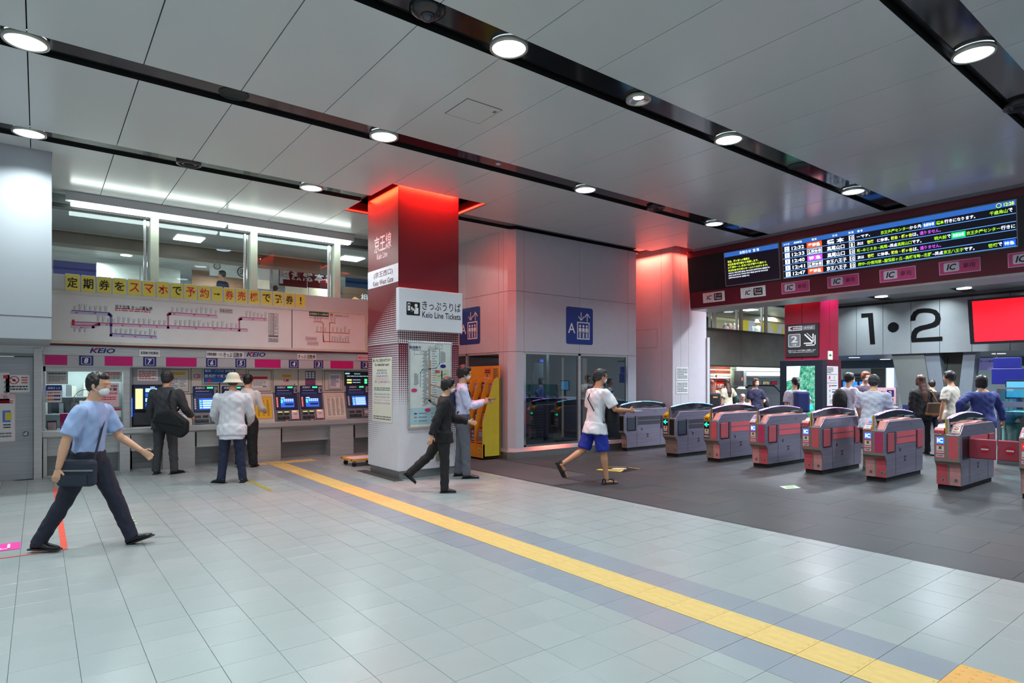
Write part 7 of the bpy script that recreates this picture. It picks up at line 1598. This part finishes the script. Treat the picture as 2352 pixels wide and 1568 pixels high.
    if mask:
        b = MB(); hell(b, (.050, 0, -.050), (.050, .058, .044), 14, 10); hell(b, (.078, 0, -.034), (.030, .024, .026), 10, 8); o = remesh(b, 'face_mask', mask, root, .008 if fine else .012, 2)
        b = MB()
        for s in (-1, 1): b.tube([HP(.05, s * .055, -.02), HP(.0, s * .084, .01)], .002, mask, 5); b.tube([HP(.05, s * .055, -.06), HP(.0, s * .084, -.03)], .002, mask, 5)
        b.build('ear_loop', o)
    for s in (-1, 1):
        b = MB(); hell(b, (.082, s * .032, .002), (.010, .014, .007), 8, 6); b.build('eye', root)
    if extra: extra(root, T, TV, HP, arms, legs, h)
    return root, T, TV, arms, P0
def strap(b, pts, w, m):
    pts = [Vector(p) for p in pts]
    for p, q in zip(pts, pts[1:]): b.cyl(p, q, w, w, m, 6)
def to_world(root, p): return Matrix.Translation(root.location) @ Matrix.Rotation(root.rotation_euler.z, 4, 'Z') @ Vector(p)
def bag(name, label, cat, root, shape, m, voxel=.012, extra=None, wr=.004):
    t = thing(name, label, cat, root.location, root.rotation_euler.z); b = MB()
    for c, r in shape: b.ell(c, r, m, 14, 10)
    remesh(b, 'bag_body', m, t, voxel, 3, wr=wr, wf=12)
    if extra: b = MB(); extra(b); b.build('strap', t)
    return t
def boxy(c, s, m, t, name='bag_body', bev=.03):
    o = MB().box(-s[0], -s[1], -s[2], s[0], s[1], s[2], m).build(name, t, bevel=bev); o.location = c; return o
AR = math.atan2(RT.y, RT.x); AF = math.atan2(FW.y, FW.x); AL = AR + math.pi
# --- walking man on the left (light blue shirt)
BSH = cloth('shirt_light_blue', (150, 172, 214)); NAVT = cloth('trousers_navy', (24, 28, 46))
c_ = onZ(203, 1258)
r, T_, TV_, arms_, P0_ = person('man in light blue shirt and navy trousers striding right at the left of the hall', (c_.x, c_.y), AR + .05, 1.68, legL=(25, 4), legR=(-22, 8), armL=((.30, .2, -.9), (.75, .12, -.55)), armR=((-.30, -.2, -.95), (-.22, -.05, -.95)), lean=5, head=(0, 4), top='shirt', topm=BSH, botm=NAVT, hair='short', mask=MASKM, tuck=True, pitch_feet=(20, -2), longsleeve=False)
t = thing('waist_bag', 'dark blue shoulder bag on the hip of the man in the light blue shirt', 'bag', r.location, r.rotation_euler.z)
NB_ = cloth('bag_navy', (32, 40, 54)); q = P0_ + Vector((.02, -.19, -.10)); o = MB().box(-.16, -.05, -.12, .16, .05, .12, NB_).build('bag_body', t, bevel=.035); o.location = q
MB().box(-.165, -.056, .02, .165, -.049, .035, STEELD).box(-.12, -.062, -.1, .12, -.05, -.01, NB_).build('pocket', t).location = q
b = MB(); strap(b, [q + Vector((.12, .04, .1)), P0_ + Vector((.13, .02, .36)), P0_ + Vector((.05, .12, .50)), P0_ + Vector((-.12, .06, .40)), q + Vector((-.12, .04, .1))], .010, NB_); b.build('strap', t)
# --- man in the dark suit
SU = cloth('suit_grey', (62, 64, 68), bs=160)
c_ = onZ(380, 1088)
r, T_, TV_, arms_, P0_ = person('man in dark grey suit with his back turned at the big blue ticket screen', (c_.x, c_.y), AF + .05, 1.70, legL=(0, 2), legR=(2, 4), armL=((.05, .22, -1), (.30, .05, -1)), armR=((.25, -.25, -.95), (.75, -.05, -.55)), lean=3, top='jacket', topm=SU, botm=SU, hair='fluffy', hairm=HAIRG, wide=1.08, spread=.10, feetyaw=(15, -25))
t = thing('shoulder_bag', 'big black messenger bag hanging behind the man in the dark suit', 'bag', r.location, r.rotation_euler.z)
BK = cloth('bag_black', (20, 23, 26)); q = P0_ + Vector((-.19, -.19, -.03))
o = MB().prism([(-.26, -.16), (-.16, -.25), (.14, -.12), (.29, .02), (.20, .17), (-.02, .22), (-.27, .02)], -.07, .07, BK, 'x').build('bag_body', t, bevel=.03); o.location = q
MB().prism([(-.22, -.06), (.22, .02), (.16, .14), (-.02, .18)], -.085, -.06, BK, 'x').build('flap', t, bevel=.01).location = q
b = MB(); strap(b, [q + Vector((0, -.06, .15)), P0_ + Vector((-.13, -.10, .30)), P0_ + Vector((-.06, -.12, .49)), P0_ + Vector((.09, -.1, .44)), P0_ + Vector((.13, -.17, .2)), q + Vector((.06, .02, .10))], .017, BK); b.build('strap', t)
# --- person behind (black skirt) and man in the white jacket
c_ = onZ(566, 1072)
WB_ = cloth('blouse_white', (214, 208, 204)); BKC = cloth('black_cloth', (24, 24, 27))
person('person in white blouse and wide black trousers half hidden behind the white jacket', (c_.x, c_.y), AF, 1.66, top='shirt', topm=WB_, bottom='wide', botm=BKC, hair='short', wide=.95, tuck=True, lean=4, armR=((.2, -.2, -.9), (.8, .1, -.2)), armL=((.2, .2, -.9), (.8, .1, -.2)))
c_ = onZ(533, 1108)
WJ = cloth('jacket_white', (206, 206, 212)); NV2 = cloth('trousers_dark_blue', (28, 36, 62))
r, T_, TV_, arms_, P0_ = person('man in white jacket, cream bucket hat and dark blue trousers seen from behind', (c_.x, c_.y), AF + .25, 1.64, legL=(1, 3), legR=(0, 2), armL=((.15, .24, -1), (.9, -.15, -.65)), armR=((.12, -.2, -1), (.85, .15, -.5)), lean=5, top='jacket', topm=WJ, botm=NV2, hair='hat', wide=1.12, spread=.11, feetyaw=(55, -5))
b = MB(); rings(b, [(T_((0, 0, -.125 * 1.64)), TV_((0, .178, 0)), TV_((.128, 0, 0))), (T_((0, 0, -.07 * 1.64)), TV_((0, .182, 0)), TV_((.132, 0, 0)))], 18); remesh(b, 'undershirt', cloth('undershirt_white', (226, 226, 236)), r, .012, 1, wr=.004)
# --- woman in black suit
c_ = onZ(1018, 1128)
r, T_, TV_, arms_, P0_ = person('woman in black suit and mask walking right in front of the red column', (c_.x, c_.y), AR + .1, 1.58, legL=(-30, 18), legR=(3, 3), armL=((.35, .1, -.9), (.88, .05, -.2)), armR=((-.4, -.2, -.9), (-.3, -.1, -.9)), lean=4, head=(0, 6), female=True, top='jacket', topm=cloth('suit_black', (14, 17, 22)), botm=BKC, hair='fluffy', mask=MASKM, pitch_feet=(-40, 0), wide=1.1)
# --- masked man with backpack and phone
c_ = onZ(1062, 1096)
LS = cloth('shirt_pale_lilac', (190, 196, 226)); GT = cloth('trousers_grey', (88, 92, 102))
r, T_, TV_, arms_, P0_ = person('man in pale shirt, grey trousers and white mask reading his phone beside the red column', (c_.x, c_.y), AR + .15, 1.78, legL=(-3, 2), legR=(6, 4), armL=((.45, .15, -.85), (.9, -.12, .18)), armR=((.25, -.1, -.9), (.9, .25, .25)), lean=0, head=(0, 10), top='shirt', topm=LS, botm=GT, hair='fluffy', hairm=mat('hair_dark', (30, 20, 20), .5), mask=MASKM, tuck=True, wide=.98)
t = thing('backpack', 'navy backpack worn by the masked man beside the red column', 'backpack', r.location, r.rotation_euler.z); BPN = cloth('backpack_navy', (30, 38, 74))
o = MB().box(-.10, -.15, -.22, .07, .15, .22, BPN).build('bag_body', t, bevel=.05); o.location = P0_ + Vector((-.20, 0, .28)); o2 = MB().box(-.13, -.11, -.19, -.09, .11, .0, BPN).build('pocket', t, bevel=.02); o2.location = o.location
for s in (-1, 1): b = MB(); strap(b, [P0_ + Vector((-.12, s * .09, .45)), P0_ + Vector((-.0, s * .10, .53)), P0_ + Vector((.11, s * .10, .44)), P0_ + Vector((.12, s * .12, .28)), P0_ + Vector((-.10, s * .13, .10))], .014, BPN); b.build('shoulder_strap', t)
w_ = arms_[1][2]; ph = thing('phone', 'dark phone held by the masked man beside the red column', 'phone', to_world(r, w_ + Vector((.13, .03, .06))), r.rotation_euler.z); MB().box(-.06, -.035, -.004, .07, .035, .004, BLACK).build('phone_body', ph, bevel=.003)
# --- man in blue shorts
c_ = onZ(1368, 1110)
WT = cloth('tee_white', (226, 226, 232)); BS = cloth('shorts_blue', (22, 42, 150))
r, T_, TV_, arms_, P0_ = person('man in white T-shirt, blue shorts and black sandals walking to the gates', (c_.x, c_.y), AR + .45, 1.73, legL=(-20, 42), legR=(9, 3), armL=((.1, .25, -.9), (.8, .1, -.25)), armR=((.35, -.35, -.85), (.92, .05, -.05)), lean=5, head=(-8, 4), skin=SKIN2, top='tee', topm=WT, bottom='shorts', botm=BS, hair='short', hairm=HAIRG, mask=MASKM, shoes='sandal', longsleeve=False, pitch_feet=(-62, 0), wide=1.05)
t = thing('pouch', 'black pouch bag on the waist of the man in blue shorts', 'bag', r.location, r.rotation_euler.z); o = MB().box(-.06, -.12, -.11, .06, .12, .11, BKC).build('bag_body', t, bevel=.03); o.location = P0_ + Vector((.16, -.14, .13)); b = MB(); strap(b, [P0_ + Vector((.14, -.10, .22)), P0_ + Vector((.12, .05, .38)), P0_ + Vector((.0, .10, .51)), P0_ + Vector((-.14, .0, .38)), P0_ + Vector((-.12, -.14, .2))], .010, BKC); b.build('strap', t)
w_ = arms_[1][2]; pp = thing('paper_slip', 'pale blue paper held out by the man in blue shorts', 'paper', to_world(r, w_ + Vector((.14, .02, -.01))), r.rotation_euler.z); MB().box(-.07, -.05, -.001, .10, .05, .001, mat('slip_blue', (190, 214, 226), .5)).build('sheet', pp)
# --- man in striped shirt inside the gate passage
c_ = onZ(1985, 1080)
SS = cloth('shirt_pale_stripe', (190, 200, 222)); m = SS; nt = m.node_tree; b_ = nt.nodes['Principled BSDF']; wv = nt.nodes.new('ShaderNodeTexWave'); wv.bands_direction = 'Z'; wv.inputs['Scale'].default_value = 14; wv.inputs['Distortion'].default_value = 2.5; tcn = nt.nodes.new('ShaderNodeTexCoord'); nt.links.new(tcn.outputs['Object'], wv.inputs[0]); rr = nt.nodes.new('ShaderNodeValToRGB'); rr.color_ramp.elements[0].color = lin((128, 140, 168)) + (1,); rr.color_ramp.elements[1].color = lin((226, 230, 240)) + (1,); rr.color_ramp.elements[0].position = .15; rr.color_ramp.elements[1].position = .5; nt.links.new(wv.outputs[0], rr.inputs[0]); nt.links.new(rr.outputs[0], b_.inputs['Base Color'])
r, T_, TV_, arms_, P0_ = person('man in pale striped shirt and brown knee trousers passing through the gates', (11.3, 4.56), .2, 1.66, legL=(14, 12), legR=(-8, 10), armL=((.2, .12, -.9), (.7, -.1, -.75)), armR=((.2, -.12, -.9), (.6, .1, -.8)), lean=12, head=(0, 12), top='tee', topm=SS, bottom='shorts', botm=cloth('shorts_brown', (84, 62, 52)), hair='fluffy', hairm=HAIRG, longsleeve=False, shoem=mat('shoe_tan', (130, 128, 110), .6), wide=1.08)
# --- people behind the gates
def bgp(label, u, depth, face, H, **k):
    c_ = at(u, depth); return person(label, (c_.x, c_.y), face, H, fine=False, **k)
PNY = cloth('blouse_pale', (206, 200, 214)); DKN = cloth('navy_dress', (28, 28, 60)); BLK2 = BKC
r, T_, TV_, a_, P0_ = bgp('woman with ponytail in white blouse in front of the leafy display', 1828, 13.5, AF, 1.62, female=True, top='tee', topm=PNY, longsleeve=False, bottom='wide', botm=DKN, hair='pony', wide=1.15, armR=((.2, -.5, -.8), (.7, .1, -.3)))
t = thing('backpack', 'blue backpack on the ponytailed woman behind the gates', 'backpack', r.location, r.rotation_euler.z); o = MB().box(-.12, -.15, -.24, .07, .15, .22, cloth('backpack_blue', (46, 56, 116))).build('bag_body', t, bevel=.05); o.location = P0_ + Vector((-.2, -.02, .25)); b = MB()
for s in (-1, 1): strap(b, [P0_ + Vector((-.12, s * .09, .40)), P0_ + Vector((0, s * .09, .49)), P0_ + Vector((.11, s * .1, .38)), P0_ + Vector((-.08, s * .12, .1))], .016, BLK2)
b.build('shoulder_strap', t)
r, T_, TV_, a_, P0_ = bgp('masked woman in a navy dress facing the camera behind the gates', 1735, 16.5, AF + math.pi + .2, 1.60, female=True, top='coat', topm=DKN, longsleeve=False, bottom='dress', botm=DKN, hair='bob', hairm=HAIRB, mask=MASKP, armL=((.1, .35, -.85), (.75, -.5, -.1)))
bag('handbag', 'grey bag on the arm of the woman in the navy dress', 'bag', r, [(P0_ + Vector((.08, .27, .12)), (.10, .07, .16))], cloth('bag_grey', (60, 56, 66)), .016)
r, T_, TV_, a_, P0_ = bgp('woman with auburn hair seen from behind beside the white edge post', 1635, 16.8, AF, 1.56, female=True, top='tee', topm=cloth('tee_rose', (200, 150, 156)), longsleeve=False, bottom='wide', botm=DKN, hair='long', hairm=HAIRR)
t = thing('backpack', 'black backpack with a small tan label behind the first gates', 'backpack', r.location, r.rotation_euler.z); o = MB().box(-.13, -.16, -.25, .07, .16, .18, BLK2).build('bag_body', t, bevel=.05); o.location = P0_ + Vector((-.22, .02, .22)); MB().box(-.135, -.06, .05, -.131, .06, .09, mat('label_tan', (206, 160, 90), .5)).build('bag_label', t).location = o.location
r, T_, TV_, a_, P0_ = bgp('woman in cream top with brown hair seen from behind near the red posters', 1671, 18.2, AF + .3, 1.60, female=True, top='tee', topm=cloth('top_cream', (206, 200, 176)), longsleeve=False, bottom='wide', botm=DKN, hair='long', hairm=HAIRB, armR=((.1, -.5, -.8), (.5, .1, .2)))
bag('tote_bag', 'dark green tote bag on the woman in the cream top', 'bag', r, [(P0_ + Vector((-.05, -.28, .1)), (.18, .07, .16))], cloth('bag_green', (38, 58, 56)), .016)
bgp('child in a pink cap beside the woman in the navy dress', 1706, 15.6, AF + math.pi - .3, 1.20, top='tee', topm=cloth('tee_pale', (206, 196, 206)), longsleeve=False, bottom='trousers', botm=cloth('child_blue', (40, 50, 120)), hair='cap', hairm=HAIRB)
r, T_, TV_, a_, P0_ = bgp('boy in white T-shirt and mask facing right beside the pink sign', 1949, 13.0, AR + .1, 1.70, top='tee', topm=cloth('tee_lilac_white', (214, 206, 224)), longsleeve=False, bottom='shorts', botm=cloth('shorts_green', (96, 110, 92)), hair='fluffy', mask=MASKM, armL=((.15, .2, -.9), (.7, .2, .0)), armR=((.2, -.2, -.9), (.7, -.1, .0)))
bag('backpack', 'black backpack on the boy in the white T-shirt', 'backpack', r, [(P0_ + Vector((-.2, 0, .22)), (.13, .17, .28))], BLK2, .016)
bgp('young man with reddish hair and mask facing the boy', 1987, 14.2, AF + math.pi, 1.74, top='tee', topm=cloth('tee_plum', (84, 70, 86)), longsleeve=False, botm=BLK2, hair='fluffy', hairm=HAIRR, mask=MASKM)
r, T_, TV_, a_, P0_ = bgp('woman with long dark hair in black seen from behind left of the leaning pier', 2116, 12.9, AF, 1.66, female=True, top='jacket', topm=BLK2, botm=BLK2, hair='long', hairm=HAIRB, wide=1.05)
t = thing('handbag', 'brown handbag with tan trim on the shoulder of the long haired woman', 'bag', r.location, r.rotation_euler.z); q = P0_ + Vector((-.12, -.17, .10)); BRN = cloth('bag_brown', (84, 66, 56)); TAN = mat('bag_tan', (150, 98, 50), .5)
o = MB().prism([(-.19, -.12), (.19, -.12), (.14, .12), (-.14, .12)], -.07, .07, BRN, 'x').build('bag_body', t, bevel=.02); o.location = q; MB().box(-.075, -.195, -.14, .075, .195, -.09, TAN).build('bag_trim', t, bevel=.01).location = q
b = MB(); strap(b, [q + Vector((0, -.10, .1)), P0_ + Vector((-.08, -.16, .44)), P0_ + Vector((-.02, -.16, .47)), q + Vector((.03, .08, .1))], .014, TAN); b.build('strap', t)
bgp('short dark haired person in black half hidden beside the long haired woman', 2141, 14.6, AF - .3, 1.56, top='tee', topm=BLK2, botm=DKN, hair='short', longsleeve=False)
r, T_, TV_, a_, P0_ = bgp('man in beige T-shirt walking left behind the seventh gate', 2184, 12.5, AF + .6, 1.74, top='tee', topm=cloth('tee_beige', (190, 182, 170)), longsleeve=False, botm=cloth('trousers_taupe', (120, 112, 106)), hair='fluffy', wide=1.15, armL=((.05, .3, -.9), (.15, .1, -1)), legL=(12, 6), legR=(-10, 8), skin=SKIN2)
bag('shoulder_bag', 'dark blue grey shoulder bag between the beige shirt and the blue sweater', 'bag', r, [(P0_ + Vector((-.1, -.24, .16)), (.16, .09, .15))], cloth('bag_blue_grey', (50, 60, 80)), .014)
r, T_, TV_, a_, P0_ = bgp('woman in blue sweater with short black hair seen from behind at the right', 2256, 11.0, AF, 1.63, female=True, top='coat', topm=cloth('sweater_blue', (52, 62, 126)), botm=cloth('trousers_cream', (196, 188, 180)), hair='bob', wide=1.28, armL=((-.15, .8, -.55), (.4, -.2, -.9)), armR=((.05, -.5, -.9), (.05, -.25, -1)))
# --- upstairs
bgp('dark clothed figure walking upstairs behind the second upper window', 512, 16.4, AL, 1.68, top='coat', topm=cloth('coat_navy', (30, 40, 70)), botm=BLK2, hair='short', z=ZFU)
bgp('dark haired person upstairs beside the dark noren curtain', 632, 17.5, AF, 1.45, top='tee', topm=MAROOND, botm=BLK2, hair='short', z=ZFU)
bgp('person in white hat and mask in the far upper window', 1738, 29.0, AF + math.pi, 1.60, top='jacket', topm=cloth('coat_pale', (206, 206, 206)), botm=BLK2, hair='hat', mask=MASKM, z=ZFU)
bgp('dark haired person at the left end of the far upper windows', 1620, 25.0, AF, 1.62, top='jacket', topm=BLK2, botm=BLK2, hair='short', z=ZFU)
